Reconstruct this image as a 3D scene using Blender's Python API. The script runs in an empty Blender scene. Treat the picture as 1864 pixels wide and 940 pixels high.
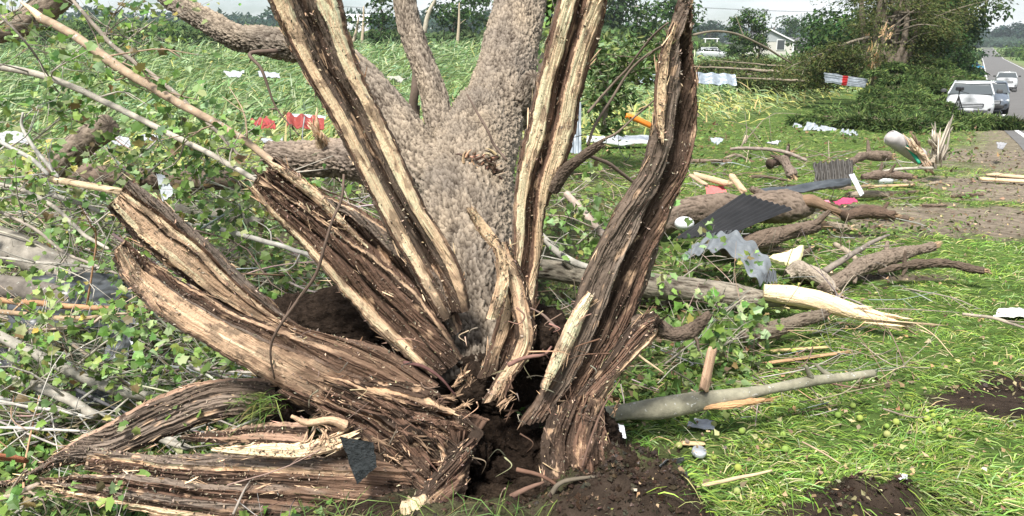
import bpy, math, random
import numpy as np
from math import radians, sin, cos, tan, pi, sqrt, atan2
from mathutils import Vector

random.seed(7)
RNG = np.random.default_rng(11)
scene = bpy.context.scene
COL = scene.collection

# ------------------------------------------------------------------ camera
FPX, TH, CH = 1400.0, radians(14.6), 1.65
cam_d = bpy.data.cameras.new("camera")
cam = bpy.data.objects.new("camera", cam_d)
COL.objects.link(cam)
cam.location = (0, 0, CH)
cam.rotation_euler = (pi / 2 - TH, 0, 0)
cam_d.sensor_width = 36
cam_d.lens = 36 * FPX / 1864
cam_d.clip_start = 0.05
cam_d.clip_end = 6000
scene.camera = cam

# ------------------------------------------------------------------ light
SUN_EL, SUN_AZ = 57.0, 205.0     # azimuth measured clockwise from +Y (205 = behind the camera, a little left)
world = bpy.data.worlds.new("World")
scene.world = world
world.use_nodes = True
wn, wl = world.node_tree.nodes, world.node_tree.links
wn.clear()
w_out = wn.new("ShaderNodeOutputWorld")
w_bg = wn.new("ShaderNodeBackground")
w_sky = wn.new("ShaderNodeTexSky")
w_sky.sky_type = 'NISHITA'
w_sky.sun_disc = False
w_sky.sun_elevation = radians(SUN_EL)
w_sky.sun_rotation = radians(SUN_AZ)
w_sky.dust_density = 2.0
w_tc = wn.new("ShaderNodeTexCoord")
w_map = wn.new("ShaderNodeMapping")
w_map.inputs['Scale'].default_value = (1.6, 1.6, 7.0)
w_noise = wn.new("ShaderNodeTexNoise")
w_noise.inputs['Scale'].default_value = 2.2
w_noise.inputs['Detail'].default_value = 8
w_noise.inputs['Roughness'].default_value = 0.55
w_ramp = wn.new("ShaderNodeValToRGB")
w_ramp.color_ramp.elements[0].position = 0.42
w_ramp.color_ramp.elements[0].color = (0.05, 0.05, 0.05, 1)
w_ramp.color_ramp.elements[1].position = 0.58
w_ramp.color_ramp.elements[1].color = (1, 1, 1, 1)
w_mix = wn.new("ShaderNodeMixRGB")
w_mix.inputs[2].default_value = (5.9, 6.1, 6.2, 1)
wl.new(w_tc.outputs['Generated'], w_map.inputs['Vector'])
wl.new(w_map.outputs['Vector'], w_noise.inputs['Vector'])
wl.new(w_noise.outputs['Fac'], w_ramp.inputs['Fac'])
wl.new(w_ramp.outputs['Color'], w_mix.inputs[0])
wl.new(w_sky.outputs['Color'], w_mix.inputs[1])
wl.new(w_mix.outputs['Color'], w_bg.inputs['Color'])
w_bg.inputs['Strength'].default_value = 0.10
wl.new(w_bg.outputs['Background'], w_out.inputs['Surface'])

sun_d = bpy.data.lights.new("sun", 'SUN')
sun_d.energy = 4.1
sun_d.angle = radians(10)
sun_d.color = (1.0, 0.965, 0.90)
sun = bpy.data.objects.new("sun", sun_d)
COL.objects.link(sun)
_az = radians(SUN_AZ)
_sd = Vector((sin(_az) * cos(radians(SUN_EL)), cos(_az) * cos(radians(SUN_EL)), sin(radians(SUN_EL))))
sun.rotation_euler = _sd.to_track_quat('Z', 'Y').to_euler()
sun.location = (0, -10, 30)

vs = scene.view_settings
vs.view_transform = 'Standard'
vs.look = 'None'
vs.exposure = 0.95
vs.gamma = 1
vs.use_curve_mapping = False
scene.render.engine = 'CYCLES'
scene.cycles.max_bounces = 6
scene.cycles.transparent_max_bounces = 8

# ------------------------------------------------------------------ maths helpers
_perm = RNG.permutation(256)
_perm = np.concatenate([_perm, _perm, _perm])
_gr = RNG.normal(size=(256, 3)); _gr /= np.linalg.norm(_gr, axis=1)[:, None]

def pn(p):
    """gradient noise, p (N,3) -> (N,) about -0.7..0.7"""
    p = np.asarray(p, dtype=np.float64)
    i = np.floor(p).astype(np.int64)
    f = p - i
    u = f * f * f * (f * (f * 6 - 15) + 10)
    i &= 255
    r = np.zeros(len(p))
    for a in (0, 1):
        wx = u[:, 0] if a else 1 - u[:, 0]
        for b in (0, 1):
            wy = u[:, 1] if b else 1 - u[:, 1]
            for c in (0, 1):
                wz = u[:, 2] if c else 1 - u[:, 2]
                h = _perm[_perm[_perm[(i[:, 0] + a) & 255] + ((i[:, 1] + b) & 255)] + ((i[:, 2] + c) & 255)]
                g = _gr[h]
                d = g[:, 0] * (f[:, 0] - a) + g[:, 1] * (f[:, 1] - b) + g[:, 2] * (f[:, 2] - c)
                r += wx * wy * wz * d
    return r

def fbm(p, o=4, g=0.5):
    r = 0; a = 1.0; q = np.array(p, dtype=np.float64)
    for k in range(o):
        r = r + a * pn(q)
        q = q * 2.03 + 17.3
        a *= g
    return r

def ridged(p, o=3):
    r = 0; a = 1.0; s = 0; q = np.array(p, dtype=np.float64)
    for k in range(o):
        r = r + a * (1 - 2.2 * np.abs(pn(q)))
        s += a
        q = q * 2.1 + 9.1
        a *= 0.5
    return r / s

_wp = RNG.random((256, 4))
def worley(p):
    """cell noise: returns F1, F2, value of the nearest cell"""
    p = np.asarray(p, dtype=np.float64); i = np.floor(p).astype(np.int64); f = p - i
    n = len(p); F1 = np.full(n, 9.); F2 = np.full(n, 9.); cv = np.zeros(n)
    for a in (-1, 0, 1):
        for b in (-1, 0, 1):
            for c in (-1, 0, 1):
                h = _perm[_perm[_perm[(i[:, 0] + a) & 255] + ((i[:, 1] + b) & 255)] + ((i[:, 2] + c) & 255)]
                w = _wp[h]
                d = (a + w[:, 0] - f[:, 0]) ** 2 + (b + w[:, 1] - f[:, 1]) ** 2 + (c + w[:, 2] - f[:, 2]) ** 2
                m = d < F1
                F2 = np.where(m, F1, np.minimum(F2, d)); cv = np.where(m, w[:, 3], cv); F1 = np.where(m, d, F1)
    return np.sqrt(F1), np.sqrt(F2), cv

def sm(a, b, x):
    t = np.clip((np.asarray(x, dtype=float) - a) / (b - a), 0, 1)
    return t * t * (3 - 2 * t)

CT, ST = cos(TH), sin(TH)

def W(px, py, d):
    """world point seen at photo pixel (px,py), at forward distance d"""
    a = (px - 932) / FPX; b = (470 - py) / FPX
    t = d / (CT + b * ST)
    return np.array([t * a, d, CH + t * (b * CT - ST)])

PD = [-100, 10, 18, 26, 32, 43, 78, 100, 160, 300, 600, 1000, 1600, 3500]
PZ = [0, 0, -.3, -.72, -.92, -1.12, -1.6, -1.55, -.6, 1.2, 8.6, 17.5, 28, 50]

# road line in plan: left edge line through (16.9,26) heading (.506,.862)
RDX, RDY = .506, .862
def road_uv(x, y):
    """distance across (right of left line) and along the road"""
    dx = np.asarray(x) - 16.9; dy = np.asarray(y) - 26.0
    return dx * RDY - dy * RDX, dx * RDX + dy * RDY

def seg_d(x, y, ax, ay, bx, by):
    t = np.clip(((x - ax) * (bx - ax) + (y - ay) * (by - ay)) / ((bx - ax) ** 2 + (by - ay) ** 2 + 1e-9), 0, 1)
    return np.hypot(x - ax - t * (bx - ax), y - ay - t * (by - ay))

HOLE = (-.06, 2.86)
def TZ(x, y):
    x = np.atleast_1d(np.asarray(x, dtype=float)); y = np.atleast_1d(np.asarray(y, dtype=float))
    z = np.interp(y, PD, PZ)
    n = np.stack([x, y, np.zeros_like(x)], 1)
    off, _ = road_uv(x, y)
    roadm = sm(-2.5, -1.0, off) * (1 - sm(8.0, 9.5, off))
    rough = (0.05 * pn(n * .7) + 0.035 * pn(n * 2.1 + 5) + 0.012 * pn(n * 7 + 3)) * (y < 60) * (1 - roadm)
    z = z + rough
    z = z + np.interp(y, [12, 30, 60, 110, 200, 4000], [0, .6, 2.3, 4.4, 4.6, 4.6]) * (1 - sm(-30, -6, off)) * (1 - .6 * sm(.15, .30, x / np.maximum(y, 1)))
    z = z + 1.1 * pn(n * .012 + 3.3) * sm(60, 200, y) * (1 - sm(-30, -8, off))
    # torn earth beside the stump
    r = np.hypot((x - HOLE[0]) / 1.0, (y - HOLE[1]) / .75)
    z = z - .55 * (1 - sm(.14, .36, r))
    r2 = np.hypot((x - .42), (y - 2.62) / .8)
    z = z + (.13 + .07 * fbm(n * 9 + 1, 3) + .035 * ridged(n * 22, 2)) * (1 - sm(.12, .40, r2)) * sm(.16, .34, r)
    r3 = np.hypot((x + .05) / 1.3, (y - 2.42) / .5)
    z = z + (.05 + .05 * fbm(n * 12 + 7, 3) + .03 * ridged(n * 26, 2)) * (1 - sm(.15, .38, r3))
    r4 = np.hypot((x - 1.42) / 1.5, (y - 2.60) / .8)
    z = z + (.06 + .06 * fbm(n * 10 + 2, 3) + .03 * ridged(n * 24, 2)) * (1 - sm(.05, .26, r4))
    return z

def G(px, py, up=0.0):
    """ground point under photo pixel"""
    lo, hi = 1.0, None
    d = 1.2
    while d < 3000:
        p = W(px, py, d)
        if p[2] < TZ(p[0], p[1])[0]:
            hi = d; break
        lo = d; d *= 1.06
    if hi is None: hi = 3000; lo = 2900
    for k in range(18):
        m = (lo + hi) / 2
        p = W(px, py, m)
        if p[2] < TZ(p[0], p[1])[0]: hi = m
        else: lo = m
    p = W(px, py, hi); p[2] += up
    return p

def spline(pts, n):
    pts = np.asarray(pts, dtype=float)
    if len(pts) < 3:
        t = np.linspace(0, 1, n)[:, None]
        return pts[0] * (1 - t) + pts[-1] * t
    P = np.vstack([2 * pts[0] - pts[1], pts, 2 * pts[-1] - pts[-2]])
    s = np.linspace(0, len(pts) - 1, n)
    i = np.clip(s.astype(int), 0, len(pts) - 2); t = (s - i)[:, None]
    a, b, c, d = P[i], P[i + 1], P[i + 2], P[i + 3]
    return .5 * (2 * b + (c - a) * t + (2 * a - 5 * b + 4 * c - d) * t ** 2 + (3 * b - a - 3 * c + d) * t ** 3)

def interp_curve(c, s):
    """sample curve (N,k) at s in 0..1(+)"""
    s = np.asarray(s) * (len(c) - 1)
    i = np.clip(np.floor(s).astype(int), 0, len(c) - 2)
    t = (s - i)[..., None]
    return c[i] * (1 - t) + c[i + 1] * t

# ------------------------------------------------------------------ mesh builder
class Geo:
    def __init__(s):
        s.V = []; s.C = []; s.Q = []; s.F4 = []; s.F3 = []; s.M4 = []; s.M3 = []; s.n = 0
    def add(s, V, F4=None, F3=None, col=(.5, .5, .5), q=None, mi=0):
        V = np.asarray(V, dtype=float); n = len(V)
        c = np.asarray(col, dtype=float)
        if c.ndim == 1: c = np.tile(c, (n, 1))
        if q is None: q = np.zeros((n, 3)); q[:, 2] = .5
        s.V.append(V); s.C.append(c); s.Q.append(q)
        if F4 is not None and len(F4):
            F4 = np.asarray(F4, dtype=np.int64) + s.n; s.F4.append(F4); s.M4.append(np.full(len(F4), mi))
        if F3 is not None and len(F3):
            F3 = np.asarray(F3, dtype=np.int64) + s.n; s.F3.append(F3); s.M3.append(np.full(len(F3), mi))
        s.n += n
        return s
    def mesh(s, name, mats, smooth=True, origin=None):
        V = np.vstack(s.V)
        if origin is not None: V = V - np.asarray(origin)
        F4 = np.vstack(s.F4) if s.F4 else np.zeros((0, 4), int)
        F3 = np.vstack(s.F3) if s.F3 else np.zeros((0, 3), int)
        me = bpy.data.meshes.new(name)
        me.vertices.add(len(V)); me.vertices.foreach_set('co', V.astype(np.float32).ravel())
        li = np.concatenate([F4.ravel(), F3.ravel()]).astype(np.int32)
        me.loops.add(len(li)); me.loops.foreach_set('vertex_index', li)
        nt = np.concatenate([np.full(len(F4), 4), np.full(len(F3), 3)]).astype(np.int32)
        st = (np.cumsum(nt) - nt).astype(np.int32)
        me.polygons.add(len(nt)); me.polygons.foreach_set('loop_start', st)
        try: me.polygons.foreach_set('loop_total', nt)
        except Exception: pass
        mi = np.concatenate([np.concatenate(s.M4) if s.M4 else np.zeros(0), np.concatenate(s.M3) if s.M3 else np.zeros(0)]).astype(np.int32)
        me.polygons.foreach_set('material_index', mi)
        me.polygons.foreach_set('use_smooth', np.full(len(nt), bool(smooth)))
        a = me.attributes.new('Col', 'FLOAT_COLOR', 'POINT')
        c = np.vstack(s.C); c4 = np.ones((len(c), 4), np.float32); c4[:, :3] = c
        a.data.foreach_set('color', c4.ravel())
        a = me.attributes.new('q', 'FLOAT_VECTOR', 'POINT')
        a.data.foreach_set('vector', np.vstack(s.Q).astype(np.float32).ravel())
        for m in (mats if isinstance(mats, (list, tuple)) else [mats]): me.materials.append(m)
        me.update(calc_edges=True)
        me.validate()
        return me
    def build(s, name, mats, parent=None, smooth=True, label=None, cat=None, group=None, kind=None, origin=None):
        V = np.vstack(s.V)
        o3 = np.array([V[:, 0].mean(), V[:, 1].mean(), V[:, 2].min()]) if origin is None else np.array(origin)
        if kind == 'structure': o3 = np.zeros(3)
        me = s.mesh(name, mats, smooth, o3)
        o = bpy.data.objects.new(name, me); COL.objects.link(o)
        o.location = o3
        tag(o, label, cat, group, kind)
        return o

def tag(o, label=None, cat=None, group=None, kind=None):
    if label: o['label'] = label
    if cat: o['category'] = cat
    if group: o['group'] = group
    if kind: o['kind'] = kind

def part(G_, name, mats, parent, **k):
    """child of an Empty thing or of a part: same world vertices, origin at the thing's base"""
    root = parent
    while root.parent is not None: root = root.parent
    o3 = np.array(root.location)
    me = G_.mesh(name, mats, k.pop('smooth', True), o3)
    o = bpy.data.objects.new(name, me); COL.objects.link(o)
    o.parent = parent
    tag(o, **k)
    return o

def thing(name, loc, label, cat, group=None, rz=0.0):
    o = bpy.data.objects.new(name, None); COL.objects.link(o)
    o.empty_display_size = .2
    o.location = tuple(float(v) for v in loc); o.rotation_euler = (0, 0, rz)
    tag(o, label, cat, group)
    return o

def grid_faces(nu, nv, wrap=False):
    """grid of nu rows x nv columns, vertex index i*nv+j"""
    i = np.arange(nu - 1)[:, None]; j = np.arange(nv if wrap else nv - 1)[None, :]
    j2 = (j + 1) % nv
    return np.stack([i * nv + j, i * nv + j2, (i + 1) * nv + j2, (i + 1) * nv + j], -1).reshape(-1, 4)

def frames(C):
    T = np.gradient(C, axis=0); T /= np.linalg.norm(T, axis=1)[:, None] + 1e-12
    N = np.zeros_like(C)
    a = np.array([0, 0, 1.0]) if abs(T[0, 2]) < .9 else np.array([1.0, 0, 0])
    n = np.cross(a, T[0]); n /= np.linalg.norm(n)
    for k in range(len(C)):
        n = n - T[k] * np.dot(n, T[k]); n /= np.linalg.norm(n) + 1e-12
        N[k] = n
    return T, N, np.cross(T, N)

def tube(g, pts, rad, seg=10, step=.05, amp=0.0, sc=.03, el=.4, col=(.3, .25, .2), mi=0, wob=0.0, seed=0, minn=4, bump_low=0.0, jag=0.0, cells=False):
    pts = np.asarray(pts, dtype=float)
    L = np.linalg.norm(np.diff(pts, axis=0), axis=1).sum()
    n = int(max(minn, L / step + 1))
    C = spline(pts, n)
    rad = np.asarray(rad, dtype=float)
    R = np.interp(np.linspace(0, 1, n), np.linspace(0, 1, len(rad)), rad)
    if wob:
        s = np.linspace(0, L, n)
        for k in range(3):
            C[:, k] += wob * pn(np.stack([s / (wob * 12 + .05), np.full(n, seed * 3.7 + k * 11.1), np.zeros(n)], 1))
    T, N, B = frames(C)
    v = np.concatenate([[0], np.cumsum(np.linalg.norm(np.diff(C, axis=0), axis=1))])
    ph = np.linspace(0, 2 * pi, seg, endpoint=False)
    PH, VV = np.meshgrid(ph, v)
    RR = np.repeat(R[:, None], seg, 1)
    q3 = np.stack([np.cos(PH) * RR / sc, np.sin(PH) * RR / sc, VV * el / sc], -1).reshape(-1, 3) + seed * 7.7
    if amp:
        q3w = q3 + .9 * np.stack([pn(q3 * .6), pn(q3 * .6 + 31), pn(q3 * .6 + 57)], 1)
        if cells:
            w1, w2, cv = worley(q3w * 1.25 + .55 * pn(q3 * 2.2)[:, None])
            v1, v2, cw = worley(q3w * 2.9 + 5)
            h = sm(.0, .38, w2 - w1) * (.55 + .45 * cv) * .42 + sm(0, .35, v2 - v1) * (.5 + .5 * cw) * .22 + .34 * (ridged(q3w * np.array([1.1, 1.1, .55]), 3) * .5 + .5) + .22 * pn(q3 * 3.3) + .15 * pn(q3 * 7.7)
            fur = ridged(q3w * np.array([.42, .42, .15]) + 70, 2)
            h = np.clip((.30 + .75 * h) * (.84 + .26 * fur), 0, 1)
            st = fbm(q3 * np.array([.12, .12, .10]) + 5, 3)
            fine = pn(q3 * 1.1 + 90)
            cst = np.concatenate([1 + .55 * st + .18 * fine, [1, 1]])[:, None] * np.stack([np.ones(len(st) + 2), 1 - .05 * np.concatenate([st, [0, 0]]), 1 - .16 * np.concatenate([st, [0, 0]])], 1)
        else: h = np.clip(ridged(q3w * np.array([1.5, 1.5, .8]), 4) * .5 + .42 + .30 * pn(q3 * 3.3) + .15 * pn(q3 * 8), 0, 1)
        h = h.reshape(n, seg)
        d = (h - .7) * amp * (1.7 if cells else 1.1)
    else:
        h = np.full((n, seg), .6); d = 0
    if bump_low:
        d = d + (bump_low * fbm(q3 * sc * 4, 2)).reshape(n, seg)
    rr = RR + d
    P = C[:, None, :] + N[:, None, :] * (np.cos(PH) * rr)[..., None] + B[:, None, :] * (np.sin(PH) * rr)[..., None]
    if jag:
        j = np.abs(pn(np.stack([ph * 2.2, np.full(seg, seed + .5), np.zeros(seg)], 1))) * jag * 2.5 + jag * .3 * RNG.random(seg)
        P[-1] = P[-2] + T[-1] * j[:, None] * 1.0 + (P[-1] - C[-1]) * -.15
    V = P.reshape(-1, 3)
    q = np.stack([PH * RR, VV, h], -1).reshape(-1, 3)
    F = grid_faces(n, seg, True)
    c0 = len(V); V = np.vstack([V, C[0], C[-1]])
    q = np.vstack([q, [[0, 0, .5]], [[0, v[-1], .5]]])
    j = np.arange(seg)
    F3 = np.vstack([np.stack([np.full(seg, c0), (j + 1) % seg, j], 1),
                    np.stack([np.full(seg, c0 + 1), (n - 1) * seg + j, (n - 1) * seg + (j + 1) % seg], 1)])
    if cells: col = np.clip(np.array(col) * cst, .02, .8)
    g.add(V, F, F3, col, q, mi)
    return C, R

def shards(g, p0, p1, n, L, w, col, spread=.3, seed=0, back=.4):
    """flat pointed splinters bundled round the line p0-p1, pointing along it"""
    r_ = np.random.default_rng(seed + 77); p0 = np.array(p0); p1 = np.array(p1); ax = p1 - p0; Lx = np.linalg.norm(ax); ax = ax / Lx
    for k in range(n):
        b = p0 + ax * Lx * r_.random() ** 1.5 + r_.normal(size=3) * w * 1.2; d = ax + r_.normal(size=3) * spread; d /= np.linalg.norm(d)
        l = L * (.35 + .9 * r_.random()); ww = w * (.4 + r_.random()); sd = np.cross(d, r_.normal(size=3)); sd /= np.linalg.norm(sd); u = np.cross(sd, d); th = ww * .35
        b0 = b - d * l * back; c = np.array(col) * (.75 + .45 * r_.random()) * (1 if r_.random() < .8 else .5)
        V = []
        for t, f in ((0, .6), (.45, 1), (.8, .6 + .3 * r_.random()), (1, .08)):
            c0 = b0 + d * l * (1 + back) * t + sd * ww * .25 * r_.normal() * t
            V += [c0 - sd * ww * f - u * th * f, c0 + sd * ww * f * .9 - u * th * f, c0 + sd * ww * f + u * th * f, c0 - sd * ww * f * .8 + u * th * f]
        F = [[r * 4 + j, r * 4 + (j + 1) % 4, r * 4 + 4 + (j + 1) % 4, r * 4 + 4 + j] for r in range(3) for j in range(4)] + [[3, 2, 1, 0], [12, 13, 14, 15]]
        q = np.zeros((16, 3)); q[:, 0] = np.tile([0, ww * 2, ww * 2.5, ww * 4], 4); q[:, 1] = np.repeat([0, .45 * l, .8 * l, l], 4); q[:, 2] = .5
        g.add(np.array(V), F, None, c, q)

def box(g, c, s, rot=0.0, tilt=0.0, col=(.5, .5, .5), mi=0, bev=0.0, roll=0.0):
    hx, hy, hz = s[0] / 2, s[1] / 2, s[2] / 2
    if bev <= 0:
        V = np.array([[x, y, z] for x in (-hx, hx) for y in (-hy, hy) for z in (-hz, hz)])
        F = [[0, 1, 3, 2], [4, 6, 7, 5], [0, 4, 5, 1], [2, 3, 7, 6], [0, 2, 6, 4], [1, 5, 7, 3]]
        F3 = None
    else:
        b = min(bev, hx * .9, hy * .9, hz * .9)
        ring = [(-hx + b, -hy), (hx - b, -hy), (hx, -hy + b), (hx, hy - b), (hx - b, hy), (-hx + b, hy), (-hx, hy - b), (-hx, -hy + b)]
        V = []
        for z, k in ((-hz, 1), (-hz + b, 0), (hz - b, 0), (hz, 1)):
            for (x, y) in ring:
                V.append([x - (b * np.sign(x) if k else 0), y - (b * np.sign(y) if k else 0), z])
        V = np.array(V)
        F = [[r * 8 + j, r * 8 + (j + 1) % 8, r * 8 + 8 + (j + 1) % 8, r * 8 + 8 + j] for r in range(3) for j in range(8)]
        F += [[1, 0, 7, 6], [2, 1, 6, 5], [3, 2, 5, 4], [24, 25, 30, 31], [25, 26, 29, 30], [26, 27, 28, 29]]
        F3 = None
    V = xf(V, c, rot, tilt, roll)
    g.add(V, F, F3, col, None, mi)

def xf(V, c, rot=0.0, tilt=0.0, roll=0.0):
    V = np.array(V, dtype=float)
    if roll:
        y = V[:, 1] * cos(roll) - V[:, 2] * sin(roll); z = V[:, 1] * sin(roll) + V[:, 2] * cos(roll); V[:, 1] = y; V[:, 2] = z
    if tilt:
        x = V[:, 0] * cos(tilt) + V[:, 2] * sin(tilt); z = -V[:, 0] * sin(tilt) + V[:, 2] * cos(tilt); V[:, 0] = x; V[:, 2] = z
    if rot:
        x = V[:, 0] * cos(rot) - V[:, 1] * sin(rot); y = V[:, 0] * sin(rot) + V[:, 1] * cos(rot); V[:, 0] = x; V[:, 1] = y
    return V + np.asarray(c)

# ------------------------------------------------------------------ materials
def mat(name, color=None, rough=.8, attr=False, n_scale=20, n_amt=.25, n_det=5, bump=0.0, b_scale=60, b_dist=.01,
        spec=.25, metal=0.0, transl=0.0, hcol=None, fibre=None, fib_amt=.5, specks=None, coat=0.0, alpha=None, emit=None):
    m = bpy.data.materials.new(name); m.use_nodes = True
    nt = m.node_tree; N = nt.nodes; Lk = nt.links
    bs = N['Principled BSDF']; out = N['Material Output']
    bs.inputs['Roughness'].default_value = rough
    bs.inputs['Specular IOR Level'].default_value = spec
    bs.inputs['Metallic'].default_value = metal
    if coat: bs.inputs['Coat Weight'].default_value = coat; bs.inputs['Coat Roughness'].default_value = .05
    tc = N.new('ShaderNodeTexCoord'); at = N.new('ShaderNodeAttribute'); at.attribute_name = 'Col'
    aq = N.new('ShaderNodeAttribute'); aq.attribute_name = 'q'
    if attr: cs = at.outputs['Color']
    else:
        r = N.new('ShaderNodeRGB'); r.outputs[0].default_value = (*color, 1); cs = r.outputs[0]
    def noise(vec, sc, det=4, ro=.6):
        t = N.new('ShaderNodeTexNoise'); t.inputs['Scale'].default_value = sc; t.inputs['Detail'].default_value = det
        t.inputs['Roughness'].default_value = ro; Lk.new(vec, t.inputs['Vector']); return t.outputs['Fac']
    def mul(c, fac_sock, lo, hi, a0=.3, a1=.7):
        mr = N.new('ShaderNodeMapRange'); mr.inputs['From Min'].default_value = a0; mr.inputs['From Max'].default_value = a1
        mr.inputs['To Min'].default_value = lo; mr.inputs['To Max'].default_value = hi
        Lk.new(fac_sock, mr.inputs['Value'])
        v = N.new('ShaderNodeVectorMath'); v.operation = 'SCALE'
        Lk.new(c, v.inputs[0]); Lk.new(mr.outputs['Result'], v.inputs['Scale']); return v.outputs['Vector']
    bh = None
    def add_b(a, b):
        if a is None: return b
        x = N.new('ShaderNodeMath'); x.operation = 'ADD'; Lk.new(a, x.inputs[0]); Lk.new(b, x.inputs[1]); return x.outputs[0]
    if n_amt:
        cs = mul(cs, noise(tc.outputs['Object'], n_scale, n_det), 1 - n_amt, 1 + n_amt)
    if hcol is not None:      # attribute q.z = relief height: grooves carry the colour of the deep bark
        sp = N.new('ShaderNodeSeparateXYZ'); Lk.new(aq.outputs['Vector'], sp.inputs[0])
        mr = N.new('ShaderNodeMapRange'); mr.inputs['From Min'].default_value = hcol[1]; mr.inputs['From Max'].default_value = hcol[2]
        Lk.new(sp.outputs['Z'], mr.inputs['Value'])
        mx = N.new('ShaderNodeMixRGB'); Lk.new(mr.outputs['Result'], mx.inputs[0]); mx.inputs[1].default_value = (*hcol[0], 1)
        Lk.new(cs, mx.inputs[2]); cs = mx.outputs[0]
    if fibre:
        mp = N.new('ShaderNodeMapping'); mp.inputs['Scale'].default_value = (fibre[0], fibre[1], 1)
        Lk.new(aq.outputs['Vector'], mp.inputs['Vector'])
        fv = noise(mp.outputs['Vector'], 1.0, 6, .65)
        cs = mul(cs, fv, 1 - fib_amt, 1 + fib_amt * .7)
        k = N.new('ShaderNodeMath'); k.operation = 'MULTIPLY'; k.inputs[1].default_value = 1.5; Lk.new(fv, k.inputs[0]); bh = add_b(bh, k.outputs[0])
    if specks:                # scattered crumbs of another colour
        sn = noise(tc.outputs['Object'], specks[1], 3, .7)
        mr = N.new('ShaderNodeMapRange'); mr.inputs['From Min'].default_value = specks[2]; mr.inputs['From Max'].default_value = specks[2] + .04
        Lk.new(sn, mr.inputs['Value'])
        mx = N.new('ShaderNodeMixRGB'); Lk.new(mr.outputs['Result'], mx.inputs[0]); Lk.new(cs, mx.inputs[1]); mx.inputs[2].default_value = (*specks[0], 1)
        cs = mx.outputs[0]
        bh = add_b(bh, mr.outputs['Result'])
    Lk.new(cs, bs.inputs['Base Color'])
    if bump:
        bh = add_b(bh, noise(tc.outputs['Object'], b_scale, 6, .65))
        b = N.new('ShaderNodeBump'); b.inputs['Strength'].default_value = bump; b.inputs['Distance'].default_value = b_dist
        Lk.new(bh, b.inputs['Height']); Lk.new(b.outputs['Normal'], bs.inputs['Normal'])
    if transl:
        tr = N.new('ShaderNodeBsdfTranslucent'); Lk.new(cs, tr.inputs['Color'])
        ms = N.new('ShaderNodeMixShader'); ms.inputs[0].default_value = transl
        Lk.new(bs.outputs[0], ms.inputs[1]); Lk.new(tr.outputs[0], ms.inputs[2]); Lk.new(ms.outputs[0], out.inputs['Surface'])
    return m

M = {}
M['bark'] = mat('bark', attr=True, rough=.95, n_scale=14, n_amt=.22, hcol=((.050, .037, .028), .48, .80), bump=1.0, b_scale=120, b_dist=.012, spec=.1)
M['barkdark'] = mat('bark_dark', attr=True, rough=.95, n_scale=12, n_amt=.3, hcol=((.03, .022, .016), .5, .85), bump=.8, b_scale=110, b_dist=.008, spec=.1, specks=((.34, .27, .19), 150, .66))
M['smooth'] = mat('smooth_bark', attr=True, rough=.85, n_scale=16, n_amt=.38, bump=.5, b_scale=70, b_dist=.006, spec=.15, specks=((.42, .41, .36), 38, .62))
M['twig'] = mat('twig', attr=True, rough=.85, n_scale=20, n_amt=.25, spec=.15)
M['wood'] = mat('split_wood', attr=True, rough=.8, n_scale=9, n_amt=.16, fibre=(190, 8), fib_amt=.26, bump=.8, b_scale=130, b_dist=.006, spec=.15, specks=((.07, .05, .035), 70, .66))
M['plank'] = mat('plank_wood', attr=True, rough=.8, n_scale=8, n_amt=.2, bump=.4, b_scale=60, b_dist=.004, spec=.15)
M['soil'] = mat('soil', attr=True, rough=1, n_scale=30, n_amt=.5, bump=1.0, b_scale=60, b_dist=.03, spec=.05, specks=((.14, .10, .07), 120, .65))
M['leaf'] = mat('leaf', attr=True, rough=.5, n_amt=0, spec=.35, transl=.28)
M['leafmat'] = mat('leaf_matte', attr=True, rough=.7, n_amt=0, spec=.15, transl=.2)
M['grass'] = mat('grass', attr=True, rough=.55, n_amt=0, spec=.3, transl=.3)
M['corn'] = mat('corn_leaf', attr=True, rough=.55, n_amt=0, spec=.3, transl=.2)
M['needle'] = mat('needle', attr=True, rough=.7, n_amt=0, spec=.15, transl=.08)
M['asphalt'] = mat('asphalt', (.125, .12, .115), rough=.9, n_scale=1.2, n_amt=.12, bump=.3, b_scale=200, b_dist=.005)
M['paintline'] = mat('road_paint', (.72, .72, .70), rough=.7, n_scale=3, n_amt=.15)
M['attr'] = mat('painted', attr=True, rough=.5, n_scale=6, n_amt=.1, spec=.3)
M['matte'] = mat('matte', attr=True, rough=.9, n_scale=9, n_amt=.18, bump=.3, b_scale=40, b_dist=.004, spec=.1)
M['metal'] = mat('sheet_metal', attr=True, rough=.45, n_scale=7, n_amt=.25, metal=.35, spec=.5, bump=.15, b_scale=12, b_dist=.01)
M['darkmetal'] = mat('dark_metal', attr=True, rough=.6, n_scale=8, n_amt=.3, metal=.2, spec=.4, bump=.2, b_scale=20, b_dist=.006)
M['plastic'] = mat('plastic_film', attr=True, rough=.35, n_scale=6, n_amt=.2, spec=.5)
M['car'] = mat('car_paint', attr=True, rough=.3, n_amt=0, spec=.5, coat=.6)
M['glass'] = mat('window_glass', (.05, .06, .065), rough=.08, n_amt=0, spec=.8)
M['rubber'] = mat('rubber', (.02, .02, .02), rough=.8, n_amt=0)
M['lamp'] = mat('lamp_glass', (.55, .57, .58), rough=.15, n_amt=0, spec=.8)
M['haze'] = bpy.data.materials.new('haze'); M['haze'].use_nodes = True
_hn = M['haze'].node_tree; _hn.nodes.clear()
_ho = _hn.nodes.new('ShaderNodeOutputMaterial'); _hv = _hn.nodes.new('ShaderNodeVolumePrincipled')
_hv.inputs['Color'].default_value = (.80, .88, .95, 1); _hv.inputs['Density'].default_value = .00022; _hv.inputs['Anisotropy'].default_value = .2
_hn.links.new(_hv.outputs[0], _ho.inputs['Volume'])
M['roof'] = mat('shingles', (.10, .10, .105), rough=.95, n_scale=3, n_amt=.25)

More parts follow.
